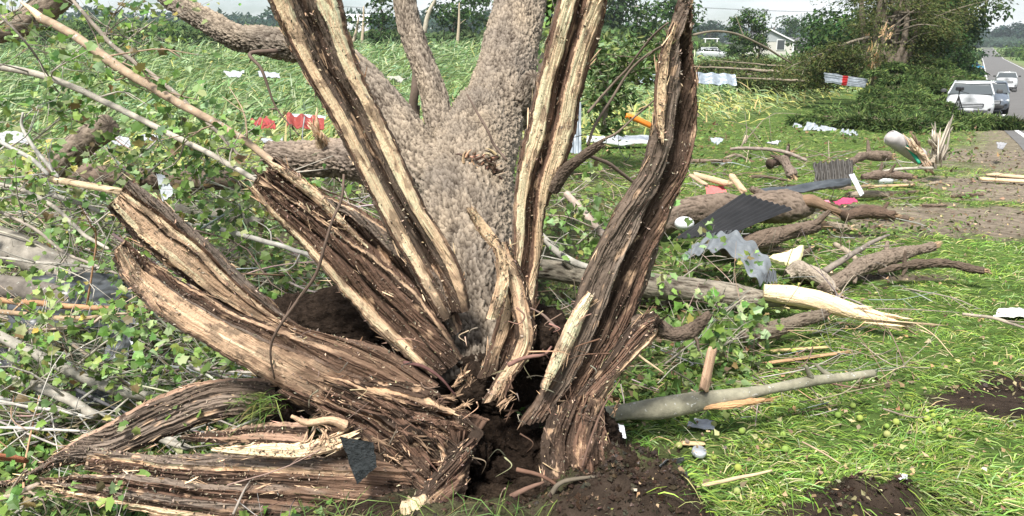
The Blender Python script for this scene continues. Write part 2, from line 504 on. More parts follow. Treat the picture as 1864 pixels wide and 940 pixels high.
# ------------------------------------------------------------------ ground masks
def ell(x, y, px, py, rx, ry):
    p = G(px, py)
    return np.hypot((x - p[0]) / rx, (y - p[1]) / ry)

_DP = [(1760, 400, 1.9, .95), (1640, 385, 1.2, .5), (1850, 345, 1.3, 1.6), (1800, 735, .36, .25), (1870, 720, .25, .3), (1575, 925, .30, .17), (1475, 935, .22, .1),
       (1730, 905, .12, .07), (1620, 505, .55, .12), (1130, 930, .30, .25), (930, 800, .62, .42), (800, 900, .6, .35), (620, 930, .3, .15),
       (1700, 300, .5, .3), (1230, 900, .16, .16), (1560, 392, .5, .3), (1850, 290, 1.6, 3.0), (1560, 430, .3, .12)]
_DP = [(G(a, b)[0], G(a, b)[1], c, d) for a, b, c, d in _DP]
def dirt(x, y):
    n = np.stack([x * 3.1, y * 3.1, np.zeros_like(x)], 1)
    w = .45 * fbm(n, 3) + .15 * pn(n * 5)
    m = np.zeros_like(x)
    for (cx, cy, rx, ry) in _DP:
        r = np.hypot((x - cx) / rx, (y - cy) / ry)
        m = np.maximum(m, 1 - sm(.72, 1.05, r + w))
    off, al = road_uv(x, y)
    sh = sm(-1.8, -.9, off + w * 1.5) * (1 - sm(8.3, 9.0, off)) * .9
    return np.maximum(m, sh * (y > 9))

def corn_zone(x, y):
    off, al = road_uv(x, y)
    n = np.stack([x * .25, y * .25, np.zeros_like(x)], 1)
    o = off + 2.5 * pn(n)
    a = (1 - sm(-11.5, -8.5, o)) * sm(9.5, 12.5, y + 1.5 * pn(n + 9) + np.maximum(0, x) * -.35)
    return a * (1 - sm(160, 185, y))

# ------------------------------------------------------------------ ground sheet
def axis_y():
    a = list(np.arange(-1.0, 1.6, .2)) + list(np.arange(1.6, 4.2, .03)) + list(np.arange(4.2, 12, .1))
    v = 12.0
    while v < 3400: a.append(v); v *= 1.03
    a += [3400, -60, -20, -8, -3] + [p for p in PD if 0 < p < 3400]
    return np.unique(np.round(a, 4))
def axis_x():
    a = list(np.arange(-2.2, 2.6, .03)) + list(np.arange(2.6, 8, .1)) + list(np.arange(-8, -2.2, .1))
    v = 8.0
    while v < 3200: a += [v, -v]; v *= 1.035
    return np.unique(np.round(a, 4))
ay, ax = axis_y(), axis_x()
YY, XX = np.meshgrid(ay, ax, indexing='ij')
xs, ys = XX.ravel(), YY.ravel()
zs = TZ(xs, ys)
off, al = road_uv(xs, ys)
zs = zs - .07 * sm(-.3, .1, off) * (1 - sm(7.1, 7.5, off))
dm = dirt(xs, ys)[:, None]
cz = corn_zone(xs, ys)[:, None]
n3 = np.stack([xs, ys, np.zeros_like(xs)], 1)
nn = fbm(n3 * 1.3, 3)[:, None]
cgrass = np.array([.075, .12, .03]) * (1 + .5 * nn)
ccorn = np.array([.085, .125, .04]) * (1 + .5 * nn)
csoil = np.array([.045, .033, .025]) * (1 + .5 * nn)
cshould = np.array([.20, .165, .125]) * (1 + .3 * nn)
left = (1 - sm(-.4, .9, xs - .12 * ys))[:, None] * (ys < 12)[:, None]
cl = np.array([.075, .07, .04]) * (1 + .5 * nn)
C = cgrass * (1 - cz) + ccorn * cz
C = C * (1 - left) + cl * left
fieldc = np.array([.10, .19, .045]) * (1 + .1 * np.sin(ys * .25))[:, None]
fz = sm(165, 210, ys)[:, None]
C = C * (1 - fz) + fieldc * fz
shm = (sm(4.5, 8, ys))[:, None]
shm = shm * sm(-6.5, -2.5, off)[:, None]
cmid = np.array([.105, .08, .058]) * (1 + .6 * nn)
cd = (csoil * (1 - sm(4.5, 7, ys)[:, None]) + cmid * sm(4.5, 7, ys)[:, None]) * (1 - shm) + cshould * shm
C = C * (1 - dm) + cd * dm
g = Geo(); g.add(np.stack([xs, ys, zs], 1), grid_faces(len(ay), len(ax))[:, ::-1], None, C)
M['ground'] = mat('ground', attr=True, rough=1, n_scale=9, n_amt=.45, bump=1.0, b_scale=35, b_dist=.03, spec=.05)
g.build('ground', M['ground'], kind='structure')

# road
def strip(off0, off1, a0, a1, up, step=1.03, name='road', m='asphalt', kind='structure', **k):
    s = [a0]; v = max(abs(a0), .0)
    aa = a0
    while aa < a1:
        aa += max(1.2, (aa + 40) * .02); s.append(min(aa, a1))
    # exact profile knots
    for p in PD:
        t = (p - 26 + off0 * RDY * 0) / RDX * 0 + (p - 26) / RDY
        if a0 < t < a1: s.append(t)
    s = np.unique(s)
    nw = 9
    o = np.linspace(off0, off1, nw)
    O, A = np.meshgrid(o, s)
    x = 16.9 + A * RDX + O * RDY; y = 26 + A * RDY - O * RDX
    z = TZ(x.ravel(), y.ravel()).reshape(x.shape) + up
    g = Geo(); g.add(np.stack([x, y, z], -1).reshape(-1, 3), grid_faces(len(s), nw), None, (.5, .5, .5))
    return g.build(name, M[m], kind=kind, **k)
strip(-.35, 7.25, -40, 900, .0, name='road')
strip(-.06, .07, -40, 900, .006, name='road_line', m='paintline')
strip(6.78, 6.91, -40, 900, .006, name='road_line', m='paintline')
M['yline'] = mat('yellow_paint', (.55, .40, .10), rough=.7, n_scale=3, n_amt=.2)
M['field'] = mat('field_crop', (.13, .25, .05), rough=1, n_scale=.05, n_amt=.2, bump=.6, b_scale=.6, b_dist=.4)

# ------------------------------------------------------------------ foliage helpers
_a = np.linspace(0, 2 * pi, 11)[:-1]
_tp = [(0, 0), (.24, .0), (.46, .10), (.36, .28), (.54, .50), (.34, .58), (.20, .70), (0, .92), (-.22, .68), (-.34, .56), (-.50, .54), (-.38, .30), (-.44, .06), (-.22, .02)]
LOBED = np.array([(0, .36, .0)] + [(x, y, .10 * abs(x) * 2 - .12 * y * y) for x, y in _tp])
LOBEDF = np.array([[0, 1 + i, 1 + (i + 1) % 14] for i in range(14)])
OVAL = np.array([(0, 0, 0), (.22, .45, .06), (0, 1, -.08), (-.22, .45, .06)])
OVALF = np.array([[0, 1, 2], [0, 2, 3]])
NEED = np.array([(0, 0, 0), (.085, .4, .03), (0, 1, -.10), (-.085, .4, .03)])
CLUMP = np.array([(0, 0, 0), (.35, .3, .05), (.16, .62, .0), (0, 1, -.1), (-.2, .55, .04), (-.38, .28, .02)])
CLUMPF = np.array([[0, 1, 2], [0, 2, 3], [0, 3, 4], [0, 4, 5]])

def unit(v):
    return v / (np.linalg.norm(v, axis=1)[:, None] + 1e-9)

def leafs(g, pos, nrm, size, col, tpl='lobed', aim=None, mi=0):
    T, F = {'lobed': (LOBED, LOBEDF), 'oval': (OVAL, OVALF), 'clump': (CLUMP, CLUMPF), 'need': (NEED, OVALF)}[tpl]
    n = len(pos); nrm = unit(nrm)
    r = RNG.normal(size=(n, 3)) if aim is None else aim + .3 * RNG.normal(size=(n, 3))
    if tpl == 'lobed': nrm = nrm + 0
    t = unit(r - nrm * (r * nrm).sum(1)[:, None]); b = np.cross(t, nrm)
    size = np.broadcast_to(size, (n,))
    S = T[None] * size[:, None, None]
    if tpl != 'need':
        S = S * np.array([1, 1, 0]) + S * np.array([0, 0, 1]) * RNG.uniform(-1.5, 3.0, (n, 1, 1)); S = S * np.stack([RNG.uniform(.6, 1.1, n), np.ones(n), np.ones(n)], 1)[:, None, :]
    V = pos[:, None] + b[:, None] * S[..., 0:1] + t[:, None] * S[..., 1:2] + nrm[:, None] * S[..., 2:3]
    k = len(T)
    FF = (F[None] + (np.arange(n) * k)[:, None, None]).reshape(-1, 3)
    g.add(V.reshape(-1, 3), None, FF, np.repeat(col, k, 0), None, mi)

def jcol(n, base, var=.25, hue=.12):
    base = np.asarray(base, dtype=float)
    k = 1 + var * RNG.normal(size=(n, 1)).clip(-1.8, 1.8)
    h = 1 + hue * RNG.normal(size=(n, 3)).clip(-2, 2) * np.array([1.3, .5, 1.0])
    return np.clip(base * k * h, .004, .9)

def mixcol(n, cols, wts, var=.2, hue=.1):
    idx = RNG.choice(len(cols), n, p=np.array(wts) / np.sum(wts))
    return jcol(n, np.array(cols)[idx], var, hue)

def blades(g, base, az, L, w, up, droop, col, seg=3, twist=0.5, mi=0, bendk=.5):
    """curved grass / corn blades. az heading, up rise angle, droop sag"""
    n = len(base)
    L = np.broadcast_to(L, (n,)); w = np.broadcast_to(w, (n,)); up = np.broadcast_to(up, (n,)); droop = np.broadcast_to(droop, (n,))
    d = np.stack([np.cos(az), np.sin(az), np.zeros(n)], 1)
    sd = np.stack([-np.sin(az), np.cos(az), np.zeros(n)], 1)
    tw = (RNG.random(n) - .5) * 2 * twist
    side = sd * np.cos(tw)[:, None] + np.array([0, 0, 1.0]) * np.sin(tw)[:, None]
    ts = np.linspace(0, 1, seg + 1)
    V = np.zeros((n, seg + 1, 2, 3))
    bend = (RNG.random(n) - .5) * bendk
    for i, t in enumerate(ts):
        c = base + d * (L * (np.cos(up) * t + .25 * droop * t * t))[:, None]
        c = c + sd * (L * bend * t * t)[:, None]
        c[:, 2] += L * (np.sin(up) * t - droop * t * t)
        ww = w * (1 - t ** 2.2) * .5 * (0.6 + .8 * min(t * 3, 1) * .5) + w * .03
        V[:, i, 0] = c - side * ww[:, None]; V[:, i, 1] = c + side * ww[:, None]
    k = (seg + 1) * 2
    f = np.array([[2 * i, 2 * i + 1, 2 * i + 3, 2 * i + 2] for i in range(seg)])
    FF = (f[None] + (np.arange(n) * k)[:, None, None]).reshape(-1, 4)
    g.add(V.reshape(-1, 3), FF, None, np.repeat(col, k, 0), None, mi)

def lay_on(p, up=.0):
    p[:, 2] = np.maximum(p[:, 2], TZ(p[:, 0], p[:, 1]) + up)
    return p

def crown_tree(name, label, cat, base, H, R, tr, nl, ls, cols, wts, group=None, crown0=.25, lean=(0, 0), squash=1.0, tpl='clump', gap=.0, barkcol=(.17, .14, .11), ncl=26, stems=1, limbs=12, profile='round', seed=None, cl_r=.28):
    base = np.asarray(base, dtype=float)
    t = thing(name, base, label, cat, group)
    g = Geo(); top = base + np.array([lean[0], lean[1], H * .82])
    rs = np.random.default_rng(seed if seed is not None else int(abs(base[0] * 13 + base[1] * 7)) + 3)
    cc = []
    for k in range(ncl):
        u = rs.random()
        zf = crown0 + (1 - crown0) * u
        if profile == 'round': rr = R * math.sqrt(max(.03, 1 - (2 * (u - .45)) ** 2 * .9))
        elif profile == 'cone': rr = R * (1 - u * .92)
        else: rr = R * (.5 + .5 * math.sin(u * 2.6 + .2))
        a = rs.random() * 2 * pi; q = math.sqrt(rs.random()) * rr * (1 if profile != 'cone' else .8)
        cc.append([base[0] + lean[0] * zf + q * cos(a), base[1] + lean[1] * zf + q * sin(a) * squash, base[2] + H * zf * .97])
    cc = np.array(cc)
    for s in range(stems):
        o = np.array([rs.normal() * .25 * tr * stems, rs.normal() * .1, 0]) if stems > 1 else np.zeros(3)
        tp = top + (np.array([rs.normal() * R * .45, rs.normal() * R * .3, 0]) if stems > 1 else 0)
        mid = (base + o + tp) / 2 + rs.normal(size=3) * .04 * H * np.array([1, 1, 0])
        tube(g, [base + o - [0, 0, .3], base + o * 2 + [0, 0, H * .2], mid, tp], [tr * 1.3, tr, tr * .6, tr * .1], 10, H / 24, amp=tr * .14, sc=tr * .3, col=barkcol, seed=rs.random() * 9)
    for k in range(min(limbs, ncl)):
        c = cc[k]; z0 = base[2] + (c[2] - base[2]) * (.35 + .35 * rs.random())
        f = (z0 - base[2]) / H
        b0 = np.array([base[0] + lean[0] * f, base[1] + lean[1] * f, z0])
        tube(g, [b0, (b0 + c) / 2 + [0, 0, -.02 * H], c], [tr * .38, tr * .22, tr * .06], 6, H / 14, col=barkcol)
    part(g, 'trunk', M['bark'], t)
    g = Geo()
    sz = .5 + rs.random(ncl)
    idx = rs.choice(ncl, nl, p=sz ** 2 / (sz ** 2).sum())
    v = unit(rs.normal(size=(nl, 3))) * (rs.random(nl) ** .45)[:, None]
    p = cc[idx] + v * (R * cl_r * sz[idx])[:, None] * np.array([1.25, 1.0, .75]) * (1.25 if profile != 'cone' else 1)
    nr = v + np.array([0, 0, .6]) + .5 * rs.normal(size=(nl, 3))
    cb = mixcol(nl, cols, wts, .18, .1) * (.75 + .5 * rs.random(ncl)[idx])[:, None]
    leafs(g, p, nr, ls * (.6 + .8 * rs.random(nl)), cb, tpl)
    part(g, 'crown', M['leafmat'], t, smooth=False)
    return t

GR_D = [(.035, .075, .018), (.055, .10, .025), (.03, .06, .02)]
GR_M = [(.07, .13, .03), (.10, .16, .04), (.05, .09, .025)]

# ------------------------------------------------------------------ the split trunk
DARK = (.075, .049, .035); MUD = (.055, .038, .028); PALE = (.93, .665, .43); TAN = (.62, .42, .27); RED = (.145, .088, .061); BK = (.14, .105, .08); GB = (.195, .152, .12); PINK = (.42, .27, .19)
TYPE = {'P': PALE, 'D': DARK, 'M': MUD, 'T': TAN, 'R': RED, 'B': BK, 'G': GB, 'K': PINK}

HUB = W(880, 730, 3.0)
tree_root = thing('split_tree', (HUB[0], HUB[1], TZ(HUB[0], HUB[1])[0]), 'huge fallen tree whose trunk base burst into upright splintered slabs, tan ridged bark behind', 'fallen tree')

def slab(name, Lp, Rp, bands, brown=0, tj=1.5, thick=.05, tipjag=.12, ns=150, nt=70, seed=1, relief=.010, backcol=BK, taper=.35, bandwob=.05, grime=.35, label=None, parent=None, edge_bark=True, curve=0.0, jag0=0.0, jagf=3.0, rootdark=.0):
    """bands: list of (t, type, height) across the face from left edge (t=0) to right edge (t=1)"""
    Lw = spline(np.array([W(*p) for p in Lp]), ns * 2); Rw = spline(np.array([W(*p) for p in Rp]), ns * 2)
    s = np.linspace(0, 1, ns)
    tf = np.linspace(0, 1, nt)
    nb = nt // 2
    tb = np.linspace(1, 0, nb + 2)[1:-1]
    T_ = np.concatenate([tf, tb]); front = np.concatenate([np.ones(nt), np.zeros(nb)])
    S, TT = np.meshgrid(s, T_, indexing='ij')
    # jagged tip: the length varies across, in a few fingers and fine splinters
    tipjag = tipjag * tj
    jf = 1 + tipjag * (1.2 * pn(np.stack([T_ * jagf + seed * 5.1, np.zeros_like(T_), np.zeros_like(T_)], 1)) + .7 * pn(np.stack([T_ * 14 + seed * 3.3, np.ones_like(T_), np.zeros_like(T_)], 1)) + .35 * pn(np.stack([T_ * 37 + seed, np.ones_like(T_), np.zeros_like(T_)], 1)))
    SS = S * (1 - (1 - jf)[None, :] * sm(.75, 1.0, S)) if tipjag else S
    if jag0: SS = SS + (.5 + fbm(np.stack([T_ * 7 + seed * 2.1, np.full_like(T_, 4.), np.zeros_like(T_)], 1), 3) * 1.6)[None, :] * jag0 * (1 - sm(0, .3, S))
    SS = np.clip(SS, 0, 1)
    wob = bandwob * np.stack([fbm(np.stack([s * 4, np.full(ns, seed * 2.2), np.zeros(ns)], 1), 3)], 1)
    Lc, Rc = interp_curve(Lw, SS), interp_curve(Rw, SS)
    P = Lc * (1 - TT[..., None]) + Rc * TT[..., None]
    wid = np.linalg.norm(Rc - Lc, axis=-1)
    en1 = pn(np.stack([s * 60, np.full(ns, seed * 1.3), np.zeros(ns)], 1)) * .5 + np.round(2.5 * pn(np.stack([s * 14, np.full(ns, seed * 2.9), np.zeros(ns)], 1))) * .35
    en2 = pn(np.stack([s * 60, np.full(ns, seed * 4.3), np.zeros(ns)], 1)) * .5 + np.round(2.5 * pn(np.stack([s * 14, np.full(ns, seed * 5.9), np.zeros(ns)], 1))) * .35
    mid = interp_curve((Lw + Rw) / 2, s); tang = np.gradient(mid, axis=0); tang = unit(tang)
    ac = unit(interp_curve(Rw - Lw, s))
    nrm = unit(np.cross(ac, tang))
    fl = np.sign(((np.array([0, 0, CH]) - mid) * nrm).sum(1)); nrm = nrm * fl[:, None]
    eam = min(.011, wid.mean() * .10)
    P = P + (ac[:, None, :] * (((en1[:, None] * (1 - TT) ** 3 + en2[:, None] * TT ** 3) * eam)[..., None]))
    length = np.linalg.norm(np.diff(mid, axis=0), axis=1).sum()
    vl = S * length
    # bands
    bt = np.array([b[0] for b in bands]); bh = np.array([b[2] for b in bands]); bc = np.array([TYPE[b[1]] for b in bands])
    ttw = np.clip(TT + (wob + .10 * bandwob / .05 * fbm(np.stack([TT.ravel() * 2.2, vl.ravel() * 3.5, np.full(TT.size, seed + 40.)], 1), 3).reshape(TT.shape)) * np.sin(TT * pi) + .012 * fbm(np.stack([TT.ravel() * 8, vl.ravel() * 9, np.full(TT.size, seed)], 1), 2).reshape(TT.shape), 0, 1)
    H = np.interp(ttw, bt, bh)
    k = np.clip(np.searchsorted(bt, ttw, side='right') - 1, 0, len(bt) - 1)
    Cc = bc[k]
    q3 = np.stack([(TT * wid).ravel() * 55, vl.ravel() * 3.2, np.full(TT.size, seed * 9.0)], 1)
    f1 = ridged(q3 + .35 * pn(q3 * .4)[:, None], 3).reshape(TT.shape)
    f2 = fbm(np.stack([(TT * wid).ravel() * 14, vl.ravel() * 5, np.full(TT.size, seed * 4.0)], 1), 3).reshape(TT.shape)
    f3 = fbm(np.stack([(TT * wid).ravel() * 160, vl.ravel() * 9, np.full(TT.size, seed * 4.0)], 1), 2).reshape(TT.shape)
    pal = (Cc[..., 0] > .3); isf0 = np.repeat(front[None, :], ns, 0)
    ck = np.abs(pn(np.stack([(TT * wid).ravel() * 48, vl.ravel() * 2.6, np.full(TT.size, seed * 3.)], 1)).reshape(TT.shape)); ck2 = np.abs(pn(np.stack([(TT * wid).ravel() * 110, vl.ravel() * 4.5, np.full(TT.size, seed * 8.)], 1)).reshape(TT.shape))
    crk = np.maximum(1 - sm(.015, .055, ck), .7 * (1 - sm(.02, .08, ck2))) * np.where(pal, .4, 1)
    H = H - .006 * crk + relief * f1 * np.where(pal, .45, 1.3) + relief * 1.3 * f2 * np.where(pal, .5, 1) + .003 * f3
    # mud and crumbs smeared on pale wood in patches
    gp = fbm(np.stack([(TT * wid).ravel() * 26, vl.ravel() * 12, np.full(TT.size, seed * 1.7)], 1), 4).reshape(TT.shape)
    gr = sm(.20, .36, gp + grime * .32) * pal
    Cc = Cc * (1 - gr[..., None] * .7) + np.array((.20, .145, .10)) * gr[..., None] * .7
    pk = sm(.28, .40, -gp - .02 + .04 * f3) * (~pal)
    Cc = Cc * (1 - pk[..., None] * .55) + np.array(TAN) * pk[..., None] * .55
    hue = fbm(np.stack([(TT * wid).ravel() * 9, vl.ravel() * 2.0, np.full(TT.size, seed * 6.1)], 1), 3).reshape(TT.shape)
    Cc = Cc * (1 + .45 * f1[..., None] * np.where(pal, .2, .8)[..., None]) * (1 + hue[..., None] * np.array([.25, .30, .36]) * np.where(pal, 1, .5)[..., None])
    Cc = Cc * (1 - crk[..., None] * .6)
    if brown:
        bd = (1 - sm(brown - .22, brown + .12, S + .35 * gp))[..., None] * .88 * isf0[..., None]
        Cc = Cc * (1 - bd) + (np.array((.15, .092, .062)) * (1 + .9 * f1[..., None] * .6 + .8 * gp[..., None])) * bd
    if rootdark:
        rd = (1 - sm(0, rootdark, S))[..., None] * .85
        Cc = Cc * (1 - rd) + np.array(MUD) * rd
    th = thick * (1 - taper * S) * (1 - .9 * sm(.90, 1, S))
    bow = np.sqrt(np.clip(1 - (2 * TT - 1) ** 2, 0, 1))
    rimt = np.minimum(wid * .5, th)
    isf = front[None, :] > 0
    hb = ridged(np.stack([(TT * wid).ravel() * 30, vl.ravel() * 14, np.full(TT.size, seed * 2.9)], 1), 3).reshape(TT.shape)
    D = np.where(isf, H * np.minimum(1, 6 * np.minimum(TT, 1 - TT) + .25), -th * (.35 + .65 * bow) + .008 * hb)
    D = D + curve * (S ** 2)
    P = P + nrm[:, None, :] * D[..., None]
    Cb = np.array(backcol) * (.8 + .35 * hb[..., None])
    Cc = np.where(isf[..., None], Cc, Cb)
    q = np.stack([TT * wid, vl, np.clip(f1 * .5 + .5, 0, 1)], -1)
    n2 = len(T_)
    V = P.reshape(-1, 3)
    F = grid_faces(ns, n2, True)
    g = Geo()
    c1 = len(V)
    V = np.vstack([V, P[0].mean(0), P[-1].mean(0)])
    qq = np.vstack([q.reshape(-1, 3), [[0, 0, .5]], [[0, 1, .5]]])
    cc = np.vstack([np.clip(Cc, .01, .85).reshape(-1, 3), [MUD], [PALE]])
    j = np.arange(n2)
    F3 = np.vstack([np.stack([np.full(n2, c1), j, (j + 1) % n2], 1), np.stack([np.full(n2, c1 + 1), (ns - 1) * n2 + (j + 1) % n2, (ns - 1) * n2 + j], 1)])
    g.add(V, F, F3, cc, qq)
    o = part(g, name, M['wood'], parent or tree_root)
    if label: o['label'] = label
    # crumbs and splinters lying on / hanging from the face
    nc = int(length * 1500)
    si = RNG.integers(3, ns - 6, nc); ti = RNG.integers(2, nt - 2, nc)
    keep = ((gp[si, ti] + RNG.random(nc) * .5) > .12) & (RNG.random(nc) < np.where(pal[si, ti], .45, 1))
    si, ti = si[keep], ti[keep]; nc = len(si)
    base = P[si, ti] + nrm[si] * .002
    g2 = Geo()
    ln = .004 + .014 * RNG.random(nc) ** 2
    d1 = unit(RNG.normal(size=(nc, 3)) + tang[si] * .6); n1 = unit(nrm[si] + .7 * RNG.normal(size=(nc, 3)))
    leafs(g2, base, n1, ln, mixcol(nc, [(.42, .32, .23), (.24, .18, .135), (.07, .05, .035), (.6, .5, .36)], [3, 4, 3, 1], .2, .08), 'oval', aim=d1)
    # loose standing splinters along the edges
    m = int(length * 34)
    si = RNG.integers(int(ns * .1), ns - 3, m); ed = RNG.random(m) < .5
    ti = np.where(ed, RNG.integers(0, 4, m), RNG.integers(nt - 4, nt, m))
    sp = P[si, ti]; dd = unit(tang[si] + .55 * RNG.normal(size=(m, 3)) + nrm[si] * .3)
    L = .012 + .04 * RNG.random(m) ** 2
    sd = unit(np.cross(dd, nrm[si]))
    wdt = (.0012 + .0022 * RNG.random(m))[:, None]
    V = np.stack([sp - sd * wdt, sp + sd * wdt, sp + dd * L[:, None] + sd * wdt * .2, sp + dd * L[:, None] * .98 - sd * wdt * .2, ], 1).reshape(-1, 3)
    g2.add(V, np.arange(m * 4).reshape(-1, 4), None, np.repeat(mixcol(m, [PALE, TAN, RED], [2, 3, 3]), 4, 0))
    for k in range(int(length * 22)):
        i = RNG.integers(4, ns - 5); e_ = RNG.integers(0, 3) if RNG.random() < .5 else nt - 1 - RNG.integers(0, 3)
        if RNG.random() < .3: e_ = RNG.integers(3, nt - 3)
        p_ = P[i, e_]; t_ = tang[i] * (1 if RNG.random() < .75 else -1) + nrm[i] * .15
        shards(g2, p_, p_ + t_ * .01, 2, .045, .0022, [PALE, TAN, RED, (.3, .2, .13)][RNG.integers(0, 4)], .22, seed=int(seed * 100 + k))
    part(g2, 'wood_crumbs', M['plank'], o, smooth=False, kind='stuff')
    return o

# --- tall left slab (two pale ridges, dark channel)
slab('split_slab', [(800, 585, 2.98), (738, 480, 2.95), (668, 350, 2.9), (600, 215, 2.84), (530, 95, 2.78), (488, 5, 2.74), (455, -75, 2.70)],
     [(858, 560, 3.02), (836, 480, 3.0), (775, 375, 2.95), (705, 225, 2.9), (652, 110, 2.85), (625, 10, 2.8), (600, -75, 2.76)],
     [(0, 'B', -.02), (.05, 'B', .005), (.055, 'R', .012), (.10, 'P', .018), (.28, 'P', .012), (.31, 'B', -.012), (.42, 'M', -.03), (.50, 'D', -.035), (.56, 'B', -.018), (.68, 'B', .0), (.70, 'P', .016), (.90, 'P', .02), (.93, 'R', .006), (.97, 'B', -.01), (1, 'B', -.03)],
     thick=.055, brown=.10, tj=1, seed=1, tipjag=.04, ns=260, nt=90, relief=.008, rootdark=.10, grime=.28)
# --- mid-left slabs
slab('split_slab', [(740, 640, 3.0), (690, 560, 2.98), (610, 450, 2.92), (540, 390, 2.86), (462, 330, 2.8)],
     [(842, 600, 3.04), (800, 480, 3.03), (690, 400, 2.98), (590, 350, 2.92), (500, 285, 2.86)],
     [(0, 'D', -.03), (.06, 'R', .0), (.22, 'R', .012), (.30, 'D', -.012), (.34, 'R', .004), (.52, 'R', .014), (.56, 'M', -.02), (.62, 'D', -.005), (.72, 'G', .015), (.90, 'T', .018), (.93, 'R', .01), (1, 'D', -.02)],
     thick=.05, seed=3, tipjag=.11, ns=190, nt=80, relief=.013, rootdark=.15)
slab('split_slab', [(790, 690, 2.94), (705, 625, 2.9), (640, 555, 2.86), (560, 460, 2.8), (500, 400, 2.76), (455, 345, 2.72)],
     [(842, 650, 2.97), (770, 540, 2.95), (690, 470, 2.9), (610, 415, 2.85), (540, 365, 2.8), (470, 318, 2.76)],
     [(0, 'B', -.03), (.04, 'T', .0), (.08, 'P', .014), (.20, 'T', .012), (.24, 'R', .002), (.45, 'R', .012), (.50, 'M', -.015), (.56, 'R', .003), (.75, 'R', .014), (.82, 'D', -.006), (.9, 'T', .006), (.95, 'R', 0), (1, 'D', -.02)],
     thick=.05, seed=4, tipjag=.15, ns=200, nt=84, relief=.013, rootdark=.12, grime=.42)
# long pale sliver on the edge of the mid slab
slab('pale_splinter', [(668, 452, 2.89), (565, 362, 2.82), (480, 293, 2.77)], [(670, 450, 2.89), (575, 345, 2.82), (486, 288, 2.77)],
     [(0, 'T', 0), (.3, 'P', .006), (.8, 'P', .006), (1, 'T', 0)], thick=.012, seed=5, tipjag=.05, ns=60, nt=14, relief=.003)
# --- broad left slab with two pale tips
slab('split_slab', [(760, 810, 2.88), (640, 760, 2.80), (520, 712, 2.72), (420, 655, 2.64), (310, 590, 2.58), (240, 525, 2.54), (200, 462, 2.51)],
     [(830, 735, 2.92), (740, 690, 2.88), (640, 640, 2.82), (520, 600, 2.76), (420, 560, 2.70), (330, 508, 2.66), (265, 470, 2.63), (228, 436, 2.6)],
     [(0, 'B', -.03), (.04, 'K', .0), (.08, 'T', .012), (.17, 'T', .012), (.24, 'T', .014), (.33, 'P', .013), (.38, 'T', .012), (.46, 'T', .012), (.62, 'G', .004), (.68, 'D', -.012), (.80, 'R', -.008), (.88, 'T', .004), (.95, 'D', -.01), (1, 'M', -.03)],
     thick=.055, brown=.42, seed=6, tipjag=.07, ns=230, nt=96, relief=.012, grime=.35, jagf=1.5)
slab('split_slab', [(720, 710, 2.93), (600, 655, 2.86), (470, 592, 2.78), (370, 535, 2.71), (290, 475, 2.63), (240, 432, 2.60), (194, 378, 2.58)],
     [(800, 700, 2.96), (690, 630, 2.93), (560, 600, 2.88), (470, 525, 2.81), (380, 440, 2.74), (300, 372, 2.67), (236, 326, 2.62)],
     [(0, 'M', -.035), (.08, 'D', -.02), (.14, 'P', .006), (.30, 'T', .012), (.44, 'T', .012), (.50, 'D', .004), (.54, 'T', .018), (.60, 'P', .018), (.66, 'P', .018), (.70, 'R', .004), (.78, 'G', .016), (.95, 'G', .01), (1, 'B', -.02)],
     thick=.05, brown=.45, seed=7, tipjag=.09, ns=220, nt=90, relief=.010, grime=.3, label=None, jagf=2)
# --- bark strip curling away at lower left
slab('bark_strip', [(500, 770, 2.80), (420, 760, 2.74), (300, 800, 2.66), (200, 840, 2.60), (110, 850, 2.56), (40, 878, 2.53), (-25, 892, 2.50)],
     [(500, 690, 2.84), (400, 690, 2.78), (300, 716, 2.70), (210, 762, 2.63), (120, 812, 2.58), (40, 868, 2.54), (-25, 884, 2.51)],
     [(0, 'M', -.03), (.08, 'B', .0), (.3, 'G', .012), (.6, 'B', .012), (.9, 'B', .0), (.93, 'K', .006), (1, 'K', -.004)],
     thick=.022, seed=8, tipjag=.03, ns=200, nt=60, relief=.017, backcol=RED, grime=0)
# --- low slabs running to the left along the ground
slab('split_slab', [(800, 905, 2.70), (650, 895, 2.64), (480, 885, 2.58), (330, 878, 2.53), (230, 862, 2.50), (152, 855, 2.47)],
     [(820, 830, 2.78), (650, 835, 2.72), (500, 828, 2.66), (360, 826, 2.60), (250, 828, 2.56), (165, 815, 2.54)],
     [(0, 'M', -.03), (.12, 'D', -.015), (.3, 'R', .0), (.42, 'T', .01), (.50, 'P', .012), (.56, 'G', .02), (.92, 'G', .018), (1, 'B', -.02)],
     thick=.06, brown=.35, seed=9, tipjag=.10, ns=190, nt=80, relief=.014, grime=.45, rootdark=.12)
slab('split_slab', [(800, 985, 2.62), (650, 975, 2.56), (480, 962, 2.50), (330, 945, 2.45), (220, 925, 2.42), (130, 905, 2.40), (75, 885, 2.39)],
     [(820, 890, 2.72), (650, 892, 2.64), (500, 884, 2.57), (380, 882, 2.52), (280, 868, 2.48), (180, 864, 2.45), (72, 874, 2.42)],
     [(0, 'T', -.02), (.10, 'P', .006), (.18, 'T', .008), (.22, 'D', -.005), (.40, 'G', .012), (.55, 'R', .004), (.62, 'D', -.02), (.75, 'R', .0), (.88, 'G', .012), (1, 'B', -.02)],
     thick=.06, brown=.35, seed=10, tipjag=.05, ns=210, nt=90, relief=.014, grime=.45, rootdark=.12)
